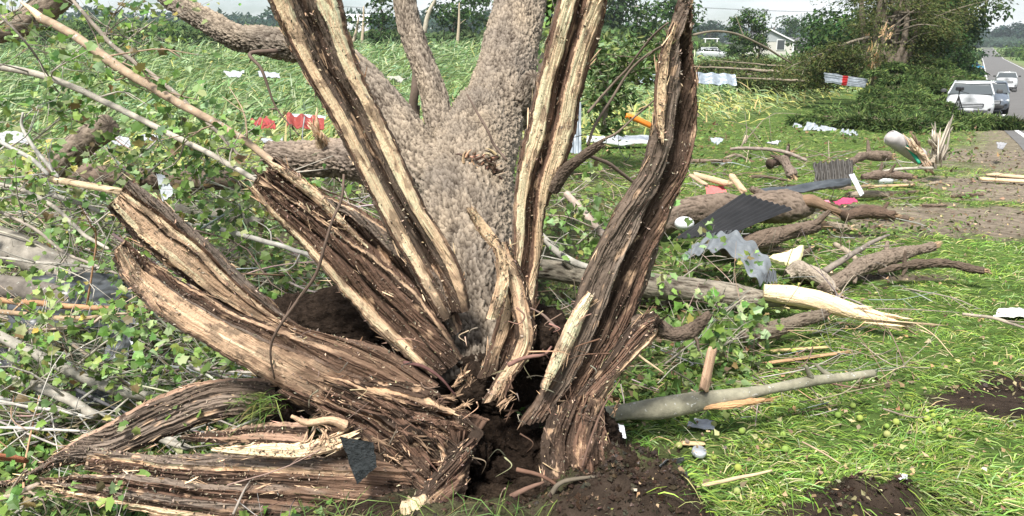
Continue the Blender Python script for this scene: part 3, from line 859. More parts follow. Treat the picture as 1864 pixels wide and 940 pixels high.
slab('pale_splinter', [(665, 800, 2.66), (610, 822, 2.63), (540, 836, 2.60), (470, 832, 2.57), (385, 824, 2.53)], [(655, 768, 2.68), (600, 792, 2.65), (540, 806, 2.62), (470, 808, 2.58), (385, 816, 2.54)],
     [(0, 'T', -.01), (.15, 'P', .008), (.8, 'P', .008), (1, 'K', 0)], thick=.03, jag0=.2, seed=11, tipjag=.1, ns=90, nt=30, relief=.004, grime=-.1, label='smooth cream splinter under the dark root soil')
slab('pale_splinter', [(560, 815, 2.68), (470, 808, 2.66), (400, 806, 2.64), (325, 800, 2.62)], [(560, 768, 2.72), (480, 770, 2.7), (400, 785, 2.68), (330, 793, 2.64)],
     [(0, 'D', -.01), (.2, 'K', .008), (.5, 'D', -.006), (.8, 'K', .004), (1, 'R', 0)], thick=.03, seed=12, tipjag=.2, ns=90, nt=36, relief=.010)
# --- centre-right slab
slab('split_slab', [(868, 690, 2.92), (900, 600, 2.94), (930, 470, 2.94), (938, 330, 2.92), (962, 210, 2.89), (992, 90, 2.85), (1022, -30, 2.80), (1035, -70, 2.79)],
     [(962, 660, 2.94), (975, 560, 2.96), (985, 470, 2.97), (1000, 370, 2.95), (1045, 260, 2.92), (1060, 170, 2.89), (1100, 40, 2.84), (1112, -70, 2.79)],
     [(0, 'B', -.03), (.03, 'R', .0), (.08, 'P', .018), (.34, 'P', .014), (.37, 'R', -.004), (.50, 'D', -.022), (.56, 'R', -.02), (.62, 'T', .010), (.66, 'P', .02), (.88, 'P', .012), (.92, 'R', .0), (1, 'B', -.03)],
     thick=.06, brown=.14, tj=1, seed=13, tipjag=.05, ns=250, nt=90, relief=.009, rootdark=.12, grime=.16, bandwob=.09)
slab('split_slab', [(876, 735, 2.86), (900, 690, 2.88), (935, 620, 2.9), (925, 540, 2.91), (905, 480, 2.90), (895, 440, 2.89)],
     [(905, 728, 2.86), (935, 690, 2.88), (975, 625, 2.92), (965, 540, 2.93), (945, 480, 2.92), (925, 440, 2.91)],
     [(0, 'D', -.02), (.15, 'T', .005), (.4, 'P', .014), (.6, 'T', .01), (.8, 'D', 0), (1, 'M', -.02)],
     thick=.03, seed=14, tipjag=.05, ns=110, nt=44, relief=.012, grime=.3)
slab('pale_splinter', [(905, 520, 2.86), (900, 462, 2.85), (872, 425, 2.83), (845, 378, 2.80)], [(925, 500, 2.87), (918, 455, 2.86), (888, 410, 2.84), (860, 376, 2.81)],
     [(0, 'T', -.004), (.2, 'P', .006), (.8, 'P', .006), (1, 'T', 0)], thick=.015, seed=15, tipjag=.2, ns=70, nt=20, relief=.003, grime=-.15, label='cream forked splinter standing before the trunk')
slab('pale_splinter', [(885, 580, 2.87), (900, 530, 2.86), (905, 490, 2.86)], [(905, 580, 2.88), (925, 530, 2.87), (925, 480, 2.87)],
     [(0, 'T', -.004), (.2, 'P', .008), (.8, 'P', .006), (1, 'T', 0)], thick=.02, seed=16, tipjag=.1, ns=50, nt=20, relief=.005, grime=0)
# --- right slab
slab('split_slab', [(945, 775, 2.86), (985, 720, 2.86), (1025, 620, 2.86), (1065, 500, 2.86), (1120, 390, 2.85), (1172, 300, 2.84), (1192, 200, 2.82), (1206, 100, 2.8), (1236, 10, 2.77), (1246, -18, 2.76)],
     [(1060, 730, 2.92), (1105, 650, 2.93), (1160, 570, 2.93), (1195, 470, 2.93), (1225, 380, 2.92), (1262, 285, 2.9), (1272, 180, 2.87), (1262, 100, 2.84), (1252, 30, 2.8), (1250, -18, 2.77)],
     [(0, 'B', -.03), (.04, 'B', .0), (.30, 'G', .020), (.40, 'B', .022), (.46, 'M', -.012), (.54, 'D', -.03), (.62, 'D', -.006), (.76, 'R', .012), (.88, 'T', .016), (.91, 'B', .004), (1, 'D', -.03)],
     thick=.065, brown=.12, tj=1, backcol=DARK, seed=17, tipjag=.02, ns=270, nt=96, relief=.014, rootdark=.06, grime=.35, bandwob=.12, taper=.5)
slab('pale_splinter', [(1204, 268, 2.80), (1190, 200, 2.79), (1198, 110, 2.77), (1225, 40, 2.75)], [(1208, 268, 2.80), (1212, 200, 2.79), (1216, 120, 2.78), (1232, 48, 2.76)],
     [(0, 'R', -.004), (.2, 'P', .008), (.85, 'P', .006), (1, 'R', -.006)], thick=.02, jag0=.1, seed=18, tipjag=.2, ns=80, nt=24, relief=.004, grime=.05)
slab('pale_splinter', [(984, 716, 2.81), (1000, 660, 2.81), (1035, 580, 2.82), (1070, 530, 2.83)], [(990, 716, 2.82), (1036, 645, 2.83), (1065, 580, 2.84), (1082, 540, 2.84)],
     [(0, 'T', -.004), (.1, 'P', .012), (.7, 'P', .012), (1, 'R', -.008)], thick=.03, jag0=.12, seed=19, tipjag=.3, ns=90, nt=30, relief=.006, grime=.18)
# lower right root flare
slab('root_flare', [(990, 790, 2.80), (1050, 720, 2.84), (1100, 660, 2.86), (1150, 590, 2.88), (1190, 565, 2.90)],
     [(1080, 790, 2.80), (1110, 710, 2.84), (1150, 660, 2.86), (1195, 615, 2.88), (1205, 590, 2.90)],
     [(0, 'M', -.02), (.2, 'R', .0), (.5, 'D', .01), (.7, 'T', .02), (.85, 'K', .016), (1, 'B', -.02)],
     thick=.07, seed=20, tipjag=.06, ns=110, nt=60, relief=.018, grime=.5)
slab('root_flare', [(965, 960, 2.60), (985, 880, 2.66), (985, 800, 2.74), (1010, 730, 2.82)],
     [(1190, 960, 2.60), (1150, 880, 2.66), (1105, 800, 2.74), (1100, 720, 2.84)],
     [(0, 'M', -.04), (.2, 'D', .0), (.45, 'R', .03), (.6, 'D', .015), (.8, 'R', .03), (1, 'M', -.03)],
     thick=.09, seed=21, tipjag=.1, ns=110, nt=80, relief=.035, grime=.5)
# wrinkled wood between the low slabs and the hub
slab('root_flare', [(850, 985, 2.60), (760, 915, 2.66), (690, 845, 2.70), (600, 780, 2.74), (500, 715, 2.76)],
     [(905, 770, 2.86), (830, 740, 2.88), (760, 715, 2.87), (660, 690, 2.84), (560, 670, 2.80)],
     [(0, 'M', -.05), (.10, 'D', .0), (.2, 'R', .02), (.27, 'D', -.01), (.36, 'R', .02), (.42, 'T', .026), (.45, 'M', -.02), (.56, 'R', .012), (.62, 'D', -.016), (.7, 'R', .018), (.78, 'K', .022), (.81, 'M', -.012), (.92, 'R', .01), (1, 'D', -.02)],
     thick=.06, seed=22, tipjag=.1, ns=190, nt=150, relief=.034, grime=.8, bandwob=.12, jag0=.22)
slab('root_flare', [(810, 800, 2.80), (740, 775, 2.80), (660, 752, 2.78), (585, 720, 2.76)], [(835, 730, 2.86), (760, 700, 2.85), (680, 690, 2.83), (590, 672, 2.80)],
     [(0, 'D', -.03), (.2, 'R', .01), (.4, 'M', -.01), (.55, 'R', .02), (.7, 'T', .024), (.8, 'D', .0), (1, 'M', -.03)], thick=.04, seed=25, tipjag=.2, ns=110, nt=70, relief=.022, grime=.7, bandwob=.1, jag0=.15)
slab('root_flare', [(700, 985, 2.55), (730, 930, 2.60), (790, 860, 2.68), (840, 800, 2.76)],
     [(830, 1000, 2.5), (845, 940, 2.56), (850, 880, 2.66), (870, 800, 2.78)],
     [(0, 'M', -.03), (.3, 'D', .01), (.55, 'R', .03), (.8, 'D', .01), (1, 'M', -.05)],
     thick=.08, seed=24, tipjag=.1, ns=90, nt=60, relief=.035, grime=.5, jag0=.1)
g = Geo()
for (a_, b_, d_, n_, dx, dz) in [(800, 735, 2.84, 26, .05, .03), (700, 800, 2.70, 30, .06, -.03), (620, 770, 2.68, 24, -.06, .01), (760, 790, 2.74, 26, .05, -.04), (560, 690, 2.74, 18, -.05, .03), (820, 700, 2.86, 18, .03, .05), (905, 700, 2.84, 20, -.02, -.06), (1110, 840, 2.66, 22, .03, -.05), (1080, 760, 2.78, 18, .01, .06), (930, 720, 2.82, 12, -.04, -.05)]:
    for k in range(3):
        p = W(a_ + 22 * RNG.normal(), b_ + 14 * RNG.normal(), d_); shards(g, p, p + [dx, -.01, dz], n_ // 2, .05, .0035, [RED, TAN, (.30, .20, .13)][k], .45, seed=int(a_ + k))
part(g, 'torn_fibres', M['wood'], tree_root, smooth=False, kind='stuff')
# pale torn stub at the bottom edge
g = Geo(); tube(g, [W(752, 985, 2.50), W(760, 945, 2.50), W(752, 912, 2.52)], [.055, .062, .05], 26, .006, amp=.014, sc=.02, el=1, col=(.72, .55, .36), seed=4, jag=.02)
part(g, 'broken_stub', M['wood'], tree_root, label='pale torn stub poking up at the bottom edge')
# side knot of the centre slab and the small stub root at right
g = Geo(); tube(g, [W(1005, 345, 2.95), W(1028, 312, 2.92), W(1052, 292, 2.89), W(1076, 274, 2.86), W(1094, 262, 2.83)], [.030, .027, .021, .017, .012], 60, .003, amp=.013, sc=.013, el=.5, col=BK, seed=2, jag=.012, bump_low=.012)
part(g, 'side_knot', M['barkdark'], tree_root)
g = Geo(); tube(g, [W(1150, 590, 2.92), W(1190, 592, 2.90), W(1225, 608, 2.88), W(1258, 602, 2.87), W(1278, 585, 2.86), W(1290, 572, 2.86)], [.045, .034, .023, .026, .018, .010], 60, .003, amp=.013, sc=.013, el=.4, col=BK, seed=5, jag=.012, bump_low=.012)
tube(g, [W(1258, 602, 2.87), W(1268, 618, 2.85), W(1272, 640, 2.84)], [.012, .008, .003], 12, .006, amp=.004, sc=.01, col=BK)
shards(g, W(1192, 590, 2.84), W(1200, 585, 2.84), 14, .04, .004, (.5, .36, .22), .5, 3)
part(g, 'side_root', M['barkdark'], tree_root)
# curled fringe of torn bark near hub left
g = Geo(); tube(g, [W(630, 775, 2.66), W(600, 765, 2.64), W(560, 770, 2.62), W(530, 758, 2.60)], [.02, .014, .013, .006], 12, .006, amp=.008, sc=.012, col=TAN, seed=6)
for k in range(7):
    a, b = 560 + 45 * RNG.random(), 775 + 20 * RNG.random()
    tube(g, [W(a, b, 2.64), W(a + 18 * RNG.normal(), b + 22, 2.62), W(a + 26 * RNG.normal(), b + 50 * RNG.random(), 2.62)], [.004, .003, .001], 5, .01, col=TAN)
part(g, 'torn_fringe', M['wood'], tree_root)

# --- trunk and limbs behind
TBK = (.34, .28, .217)
def limb(name, pts, rad, seg=150, step=.010, amp=.030, sc=.040, el=.45, seed=1, col=TBK, label=None, low=.02, jag=0):
    g = Geo(); tube(g, [W(*p) for p in pts], rad, seg, step, amp=amp, sc=sc, el=el, col=col, seed=seed, bump_low=low, jag=jag, cells=True)
    o = part(g, name, M['bark'], tree_root)
    if label: o['label'] = label
    return o
limb('trunk', [(862, 720, 3.15), (852, 560, 3.5), (850, 440, 3.95), (850, 330, 4.5), (862, 270, 4.9), (885, 200, 5.3)], [.20, .235, .245, .265, .26, .20], 240, .010, amp=.042, sc=.030, el=.75, seed=1)
limb('limb', [(858, 320, 4.6), (890, 235, 5.1), (915, 150, 5.6), (935, 60, 6.2), (960, -60, 7.0)], [.235, .212, .208, .208, .20], 200, .012, amp=.036, sc=.036, el=.7, seed=2)
limb('limb', [(840, 320, 4.7), (806, 235, 4.95), (782, 150, 5.1), (752, 70, 5.25), (732, -30, 5.4)], [.13, .098, .082, .076, .07], 90, .011, amp=.022, sc=.028, seed=3)
limb('limb', [(835, 350, 4.4), (770, 300, 4.6), (725, 235, 4.8), (668, 160, 5.0), (590, 95, 5.15), (500, 78, 5.3), (430, 68, 5.5), (370, 35, 5.7), (300, -15, 6.0)], [.19, .17, .15, .13, .112, .095, .088, .085, .085], 130, .012, amp=.030, sc=.034, seed=4, el=.5)
limb('limb', [(745, 340, 4.7), (690, 308, 4.75), (630, 290, 4.8), (560, 292, 4.85), (490, 284, 4.95)], [.14, .12, .115, .11, .095], 110, .011, amp=.03, sc=.03, seed=5, col=(.36, .285, .225), jag=.03)
limb('limb', [(955, 140, 5.9), (950, 120, 5.8), (944, 105, 5.7)], [.07, .06, .045], 50, .01, amp=.02, sc=.03, seed=6, jag=.02)
limb('limb', [(935, 215, 5.35), (960, 175, 5.2), (972, 140, 5.1)], [.12, .10, .06], 70, .01, amp=.02, sc=.03, seed=7, jag=.03)
g = Geo(); shards(g, W(590, 262, 4.75), W(574, 234, 4.7), 26, .10, .010, PALE, .30, seed=9); tube(g, [W(596, 275, 4.8), W(582, 250, 4.75)], [.06, .035], 40, .008, amp=.02, sc=.02, col=(.4, .3, .2))
part(g, 'broken_stub', M['wood'], tree_root)
# torn branch collar on trunk (dark splinters at 880,285) and small snapped wound
g = Geo()
for k in range(60):
    a, b = 835 + 75 * RNG.random(), 280 + 45 * RNG.random()
    p = W(a, b, 4.22 - .05 * RNG.random()); e = p + np.array([.02 * RNG.normal() + (.04 if RNG.random() < .6 else -.03), -.03 * RNG.random(), .03 * RNG.normal() + .01])
    tube(g, [p, (p + e) / 2 + RNG.normal(size=3) * .006, e], [.009, .006, .001], 5, .02, col=mixcol(1, [RED, DARK, TAN], [3, 3, 2])[0])
part(g, 'torn_bark', M['wood'], tree_root, smooth=False)

# --- soil packed between the slabs
def lump(name, c, r, seed, col=(.034, .024, .018), n=110, amp=.22, label=None, parent=None, squ=1.0):
    u = np.linspace(0, pi, n); v = np.linspace(0, 2 * pi, n * 2, endpoint=False)
    U, Vv = np.meshgrid(u, v, indexing='ij')
    d = np.stack([np.sin(U) * np.cos(Vv), np.sin(U) * np.sin(Vv), np.cos(U)], -1).reshape(-1, 3)
    f = 1 + amp * fbm(d * 2.2 + seed, 3) + .12 * ridged(d * 7 + seed * 2, 3) + .05 * pn(d * 26 + seed)
    V = np.asarray(c) + d * f[:, None] * np.asarray(r)
    g = Geo(); cc = np.array(col) * (1 + .6 * fbm(d * 12 + seed, 3))[:, None]
    g.add(V, grid_faces(n, n * 2, True)[:, ::-1], None, np.clip(cc, .008, 1))
    o = part(g, name, M['soil'], parent or tree_root)
    if label: o['label'] = label
    return o
lump('root_soil', W(660, 590, 3.22), (.30, .16, .17), 1)
lump('root_soil', W(730, 660, 3.10), (.20, .12, .10), 2)
lump('root_soil', W(540, 590, 3.25), (.14, .12, .12), 6)
lump('root_soil', W(985, 620, 3.10), (.13, .12, .14), 3)
lump('root_soil', W(900, 690, 3.12), (.20, .13, .14), 7)
lump('root_soil', W(520, 745, 2.86), (.085, .07, .12), 4, amp=.35)
lump('root_soil', W(650, 860, 2.80), (.30, .12, .08), 8)
lump('root_soil', W(1060, 800, 2.92), (.14, .12, .16), 5, amp=.3)
# rotten, soil-packed core in the middle of the slabs
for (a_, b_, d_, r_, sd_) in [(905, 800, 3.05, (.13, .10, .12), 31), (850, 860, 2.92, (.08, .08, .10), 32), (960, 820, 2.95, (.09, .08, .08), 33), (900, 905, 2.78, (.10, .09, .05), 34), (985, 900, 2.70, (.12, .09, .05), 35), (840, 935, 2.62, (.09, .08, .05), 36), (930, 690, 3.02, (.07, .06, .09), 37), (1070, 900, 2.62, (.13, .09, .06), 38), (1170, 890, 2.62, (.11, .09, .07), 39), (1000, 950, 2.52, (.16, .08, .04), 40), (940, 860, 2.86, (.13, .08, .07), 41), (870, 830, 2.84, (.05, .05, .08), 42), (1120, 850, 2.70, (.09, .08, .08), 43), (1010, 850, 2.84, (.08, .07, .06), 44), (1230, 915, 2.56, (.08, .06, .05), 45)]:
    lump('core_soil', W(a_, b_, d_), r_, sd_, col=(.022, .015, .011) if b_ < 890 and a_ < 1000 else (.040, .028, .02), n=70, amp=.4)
# grass tuft hanging on the soil at left
g = Geo(); n = 170
b = np.array([W(482 + 18 * RNG.normal(), 715 + 45 * RNG.random(), 2.72) for k in range(n)])
blades(g, b, pi + RNG.normal(size=n) * .8, .05 + .06 * RNG.random(n), .0035, .2 + RNG.normal(size=n) * .4, .5, mixcol(n, [(.10, .17, .03), (.17, .22, .06), (.2, .17, .09)], [3, 2, 1]))
part(g, 'grass_tuft', M['grass'], tree_root, kind='stuff')

# fine hanging roots over the hollow
g = Geo()
for k in range(70):
    a, b = 850 + 260 * RNG.random(), 560 + 330 * RNG.random()
    if RNG.random() < .45: a, b = 470 + 380 * RNG.random(), 600 + 260 * RNG.random()
    dd = 2.70 + .1 * RNG.random() - max(0, b - 780) * .0009
    p = W(a, b, dd); L = .03 + .09 * RNG.random()
    e = p + np.array([RNG.normal() * L * .7, -.02, -L * RNG.random()]); m = (p + e) / 2 + RNG.normal(size=3) * L * .25
    tube(g, [p, m, e], [.0022 + .002 * RNG.random(), .0018, .0007], 5, .012, col=mixcol(1, [(.20, .14, .10), (.10, .07, .05), (.38, .29, .2)], [3, 4, 1.5])[0])
for pts, r in [([(1060, 850, 2.6), (1075, 800, 2.62), (1100, 740, 2.66), (1128, 690, 2.7)], .005), ([(930, 905, 2.56), (960, 890, 2.56), (990, 878, 2.58)], .012), ([(940, 855, 2.62), (980, 865, 2.6), (1010, 880, 2.6), (1050, 905, 2.58)], .009),
               ([(925, 665, 2.8), (955, 652, 2.79), (990, 645, 2.8), (1005, 630, 2.82)], .009), ([(735, 660, 2.82), (770, 668, 2.8), (805, 690, 2.8), (830, 720, 2.82)], .008), ([(1000, 905, 2.5), (1020, 880, 2.52), (1060, 870, 2.54), (1110, 865, 2.55)], .010),
               ([(1015, 600, 2.84), (990, 575, 2.88), (965, 560, 2.9)], .006), ([(940, 560, 2.86), (955, 575, 2.85), (945, 590, 2.85), (925, 585, 2.86)], .004)]:
    tube(g, [W(*p) for p in pts], [r, r * .8, r * .4], 8, .010, amp=r * .5, sc=.01, col=mixcol(1, [(.15, .105, .075), (.10, .07, .05)], [1, 1])[0], wob=.008)
part(g, 'root_hairs', M['twig'], tree_root, kind='stuff')

# ------------------------------------------------------------------ background: woods, trees, house, vehicles
def far_wood(name, d0, d1, x0, x1, h, col, n, ls, seed, base=0.0):
    rs = np.random.default_rng(seed)
    x = x0 + (x1 - x0) * rs.random(n); y = d0 + (d1 - d0) * rs.random(n)
    q = np.stack([x * 1.0 / (h * 1.3), y * .02, np.full(n, seed)], 1)
    top = h * (.72 + .45 * fbm(q, 3) + .16 * pn(q * 5))
    z = TZ(x, y) + base + top * (1 - (1 - np.sqrt(rs.random(n))) * 1.0)
    g = Geo()
    blob = 1 + .5 * pn(np.stack([x / (h * .35), z / (h * .35), np.full(n, seed + .5)], 1))
    leafs(g, np.stack([x, y, z], 1), np.stack([rs.normal(size=n) * .5, -np.ones(n) * .6, rs.random(n)], 1), ls * (.6 + .8 * rs.random(n)), mixcol(n, col, np.ones(len(col)), .12, .06) * blob[:, None], 'clump')
    return g.build(name, M['leafmat'], smooth=False, kind='stuff', label=WOODL[name + str(seed)], cat='woods')
WOODL = {'far_woods1': 'dense band of haze-blue trees on the skyline beyond the field at left', 'far_woods2': 'low distant tree line behind the house and the green field',
         'hedgerow3': 'tall dark green hedge of shrubs beyond the flattened corn at left', 'far_woods4': 'distant tree line closing the road at far right',
         'hedgerow5': 'low bushy hedge on the field edge behind the tall slabs'}
HAZE_BLUE = [(.035, .065, .045), (.045, .075, .05), (.03, .055, .045)]  # distance haze put into the foliage colour: far greens shifted to blue
far_wood('far_woods', 430, 520, -420, 60, 21, HAZE_BLUE, 16000, 3.0, 1)
far_wood('far_woods', 700, 800, -40, 560, 17, [(.05, .075, .065)] * 2, 16000, 4.5, 2)  # haze tint in the leaf colour here too, paler and bluer
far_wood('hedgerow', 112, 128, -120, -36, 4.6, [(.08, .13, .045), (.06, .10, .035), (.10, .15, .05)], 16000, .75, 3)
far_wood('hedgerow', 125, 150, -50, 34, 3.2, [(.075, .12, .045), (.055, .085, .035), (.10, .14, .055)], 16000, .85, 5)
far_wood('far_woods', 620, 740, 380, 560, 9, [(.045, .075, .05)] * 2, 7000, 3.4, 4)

def at(px, d):
    p = W(px, 470, d); x = p[0]
    a = (px - 932) / FPX
    # forward ray towards the ground at distance d
    lo = -900; best = None
    t = None
    z = None
    x = None
    for k in range(6):
        zz = TZ(x if x is not None else a * d, d)[0]
        # depth along camera axis for a point (.,d,zz)
        dep = d * CT - (zz - CH) * ST
        x = a * dep
    return np.array([x, d, TZ(x, d)[0]])

# trees standing beyond the field
for (px, d, H, R, nl, lab, lean) in [
    (905, 190, 15, 6, 1200, 'dark round tree on the skyline left of the great trunk', 0),
    (1120, 170, 22, 7, 1800, 'tall dark tree on the skyline between the two right slabs', 0),
    (1078, 150, 15, 6, 1300, 'dark tree seen just beside the top of the centre slab', 0),
    (825, 130, 10, 4.5, 1100, 'ragged green tree standing at the end of the flattened corn', 1.5),
    (690, 120, 8, 3.6, 900, 'small leafy tree beyond the corn right of the tall left slab', .5),
    (590, 140, 9, 5, 900, 'broad dark tree behind the tall left slab', 0),
    (1225, 150, 9, 6, 1200, 'loose green tree between utility pole and right slab', 0),
    (1180, 120, 6, 4.5, 1000, 'low bushy tree in front of the utility pole', 0)]:
    crown_tree('tree', lab, 'tree', at(px, d), H, R, H * .018 + .05, nl, R * .16, GR_D + [(.06, .09, .035)], [2, 2, 1, 1], group='trees on the skyline', lean=(lean, 0), crown0=.12)
# snapped pale trunks in the hedge
for i, (px, y0, y1, d, lab) in enumerate([(658, 70, 12, 118, 'pale snapped trunk standing right of the tall left slab'), (832, 62, 5, 122, 'pale bare snag right of the thin upright limb'), (640, 55, 28, 119, 'short bare snag leaning in the hedge')]):
    g = Geo(); b = at(px, d); T_ = W(px + (4 if i != 2 else 14), y1, d)
    tube(g, [b, (b + T_) / 2 + [.1, 0, 0], T_], [.28, .2, .1], 8, .4, amp=.05, sc=.2, col=(.42, .34, .25), seed=i, jag=.5)
    tube(g, [(b + T_) / 2, (b + T_) / 2 + [1.2, 0, .9]], [.08, .03], 5, .4, col=(.35, .28, .2))
    g.build('snapped_trunk', M['plank'], label=lab, cat='dead tree', group='snapped trunks in the hedge')
# barn far left
g = Geo(); b = at(648, 150); box(g, b + [0, 0, 3.4], (5.4, 6, 2.6), .1, col=(.72, .74, .76)); 
t = thing('barn', b, 'small white shed showing through the hedge line', 'shed')
part(g, 'wall', M['matte'], t, smooth=False)
g = Geo(); g.add(xf(np.array([[-3, -3.2, 4.7], [3, -3.2, 4.7], [3, 0, 6.0], [-3, 0, 6.0], [3, 3.2, 4.7], [-3, 3.2, 4.7]]), b, .1), [[0, 1, 2, 3], [3, 2, 4, 5]], None, (.6, .62, .65))
part(g, 'roof', M['matte'], t, smooth=False)

# slim tree left of the house
crown_tree('tree', 'slim upright green tree standing left of the grey house', 'tree', at(1350, 112), 7.4, 2.5, .2, 4200, .36, GR_M + GR_D, [1, 2, 1, 2, 2, 2], lean=(.5, 0), crown0=.12, ncl=44, cl_r=.26, profile='tall', seed=5)
crown_tree('tree', 'thin sparse sapling leaning beside the slim green tree', 'tree', at(1378, 111), 6.2, 1.2, .12, 900, .3, GR_M + GR_D, [1, 1, 1, 1, 1, 1], lean=(.6, 0), crown0=.2, ncl=26, seed=8)
crown_tree('tree', 'round green tree behind the roof of the house', 'tree', at(1442, 330), 15, 8, .5, 1500, 1.0, GR_D, [1, 1, 1], crown0=.2, seed=9)
crown_tree('tree', 'round dark tree alone in the far field right of the right slab', 'tree', at(1292, 520), 15, 11, .5, 1500, 1.6, [(.035, .065, .04)], [1], crown0=.1, seed=10)

# utility pole
b = at(1160, 150); g = Geo(); top = W(1160, 10, 150)
t = thing('utility_pole', b, 'wooden utility pole with a crossarm beyond the right slabs', 'pole')
tube(g, [b, top], [.20, .14], 10, 1.2, col=(.30, .27, .24)); part(g, 'pole', M['plank'], t)
g = Geo(); box(g, top + [0, -.16, -.25], (2.3, .12, .14), col=(.3, .27, .24)); part(g, 'crossarm', M['plank'], t)
g = Geo(); tube(g, [top + [.55, -.1, -1.6], top + [.55, -.1, -2.7]], [.3, .3], 12, .3, col=(.45, .47, .48)); part(g, 'transformer', M['attr'], t)
for dx in (-1.0, -.4, 1.0):
    g = Geo(); tube(g, [top + [dx, -.16, -.18], top + [dx, -.16, .12]], [.05, .03], 8, .1, col=(.5, .5, .5)); part(g, 'insulator', M['attr'], t)

# ---- house
hb = at(1397, 168)
t = thing('house', hb, 'pale grey gabled house with dark shingle roof behind the fallen branches', 'house')
R_ = .0
def HP(x, y, z): return hb + np.array([x, y, z])
zg = W(1397, 76, 168)[2] - hb[2]; za = W(1397, 51, 168)[2] - hb[2]
hw = 5.2
wallc = (.52, .50, .46)
g = Geo()
V = [HP(-hw, 0, -.5), HP(hw, 0, -.5), HP(hw, 0, zg), HP(0, 0, za - .25), HP(-hw, 0, zg), HP(-hw, 12, -.5), HP(hw, 12, -.5), HP(hw, 12, zg), HP(0, 12, za - .25), HP(-hw, 12, zg)]
g.add(V, [[0, 1, 2, 4], [1, 6, 7, 2], [6, 5, 9, 7], [5, 0, 4, 9]], [[2, 3, 4], [9, 8, 7]], wallc)
part(g, 'wall', M['matte'], t, smooth=False)
g = Geo()
g.add([HP(-hw * .98, -.06, zg), HP(hw * .98, -.06, zg), HP(0, -.06, za - .35)], None, [[0, 1, 2]], (.33, .35, .36))
part(g, 'gable_siding', M['matte'], t, smooth=False, label='darker grey gable siding')
def rplane(s):
    e = .5; sl = (za - zg) / hw
    a = [HP(0, -e, za), HP(s * (hw + .6), -e, zg - .6 * sl + .1), HP(s * (hw + .6), 12 + e, zg - .6 * sl + .1), HP(0, 12 + e, za)]
    return a + [p - np.array([0, 0, .18]) for p in a]
g = Geo()
for s in (-1, 1): g.add(rplane(s), [[0, 1, 2, 3], [7, 6, 5, 4], [0, 4, 5, 1], [1, 5, 6, 2], [2, 6, 7, 3]], None, (.1, .1, .1))
# lower wing to the right with its own roof plane
ro = part(g, 'roof', M['roof'], t, smooth=False)
g = Geo()
a_ = [HP(0, -.42, za - .4), HP(hw + .5, -.42, zg - .25), HP(hw + .5, -.42, zg - .0), HP(0, -.42, za - .1)]
g.add([p + np.array([0, -.12, -.06]) for p in a_], [[0, 1, 2, 3]], None, (.8, .8, .8)); g.add([p * [1, 1, 1] + np.array([-2 * (p[0] - hb[0]), -.12, -.06]) for p in a_], [[3, 2, 1, 0]], None, (.8, .8, .8))
part(g, 'fascia', M['attr'], ro, smooth=False)
g = Geo(); tube(g, [HP(2.2, 4, zg + .6), HP(2.2, 4, za + .3)], [.22, .22], 8, .4, col=(.12, .11, .1)); part(g, 'vent_pipe', M['attr'], ro)
g = Geo()
V = [HP(hw, 2, -.5), HP(hw + 5.5, 2, -.5), HP(hw + 5.5, 2, zg - .9), HP(hw, 2, zg - .9), HP(hw, 11, -.5), HP(hw + 5.5, 11, -.5), HP(hw + 5.5, 11, zg - .9), HP(hw, 11, zg - .9)]
g.add(V, [[0, 1, 2, 3], [1, 5, 6, 2], [5, 4, 7, 6]], None, (.42, .38, .34)); part(g, 'wing_wall', M['matte'], t, smooth=False)
g = Geo(); V = [HP(hw - .2, 1.4, zg - .75), HP(hw + 6.2, 1.4, zg - .95), HP(hw + 5.6, 6.5, zg + .9), HP(hw - 2, 6.5, zg + 1.1), HP(hw + 6.2, 11.6, zg - .95), HP(hw - .2, 11.6, zg - .75)]
g.add(V, [[0, 1, 2, 3], [3, 2, 4, 5]], [[1, 4, 2]], (.1, .1, .1)); part(g, 'wing_roof', M['roof'], t, smooth=False)
for (wx, wy, sx, sy) in [(1421, 82, 1.5, 1.9), (1443, 106, 1.5, 2.2), (1432, 112, 1.2, 1.4)]:
    p = W(wx, wy, 168 if wx < 1440 else 169.9)
    g = Geo(); box(g, [p[0], 167.92, p[2]], (sx + .3, .1, sy + .3), col=(.7, .7, .7)); wi = part(g, 'window', M['attr'], t, smooth=False)
    g = Geo(); box(g, [p[0], 167.85, p[2]], (sx, .06, sy), col=(.1, .1, .1)); part(g, 'pane', M['glass'], wi, smooth=False)
g = Geo(); box(g, HP(hw - .1, -.12, zg / 2 - .3), (.35, .2, zg), col=(.8, .8, .8)); part(g, 'corner_post', M['attr'], t, smooth=False)
# clothes-pole frame and wreck car left of the house
g = Geo(); b = at(1282, 128)
for dx in (0, 1.9): tube(g, [b + [dx, 0, 0], b + [dx, 0, W(1282, 70, 128)[2] - b[2]]], [.09, .09], 6, 1, col=(.75, .75, .75))
tube(g, [b + [-.3, 0, W(1282, 71, 128)[2] - b[2]], b + [2.2, 0, W(1282, 71, 128)[2] - b[2]]], [.09, .09], 6, 1, col=(.75, .75, .75))
g.build('clothes_frame', M['attr'], label='white pipe frame standing beyond the parked grey car', cat='frame', smooth=False)

# power lines from the utility pole
for dz, dx in ((.0, -1.0), (.0, 1.0)):
    p0 = top + np.array([dx, -.16, .1]); g = Geo(); p1 = p0 + np.array([-75, 30, 2.5]); p2 = p0 + np.array([85, 40, 3.0])
    for q_ in (p1, p2): tube(g, [p0, (p0 + q_) / 2 - [0, 0, 1.6], q_], [.022, .022], 4, 4, col=(.05, .05, .05))
    g.build('power_line', M['attr'], label='thin power line strung over the %s end of the crossarm' % ('left' if dx < 0 else 'right'), cat='wire')

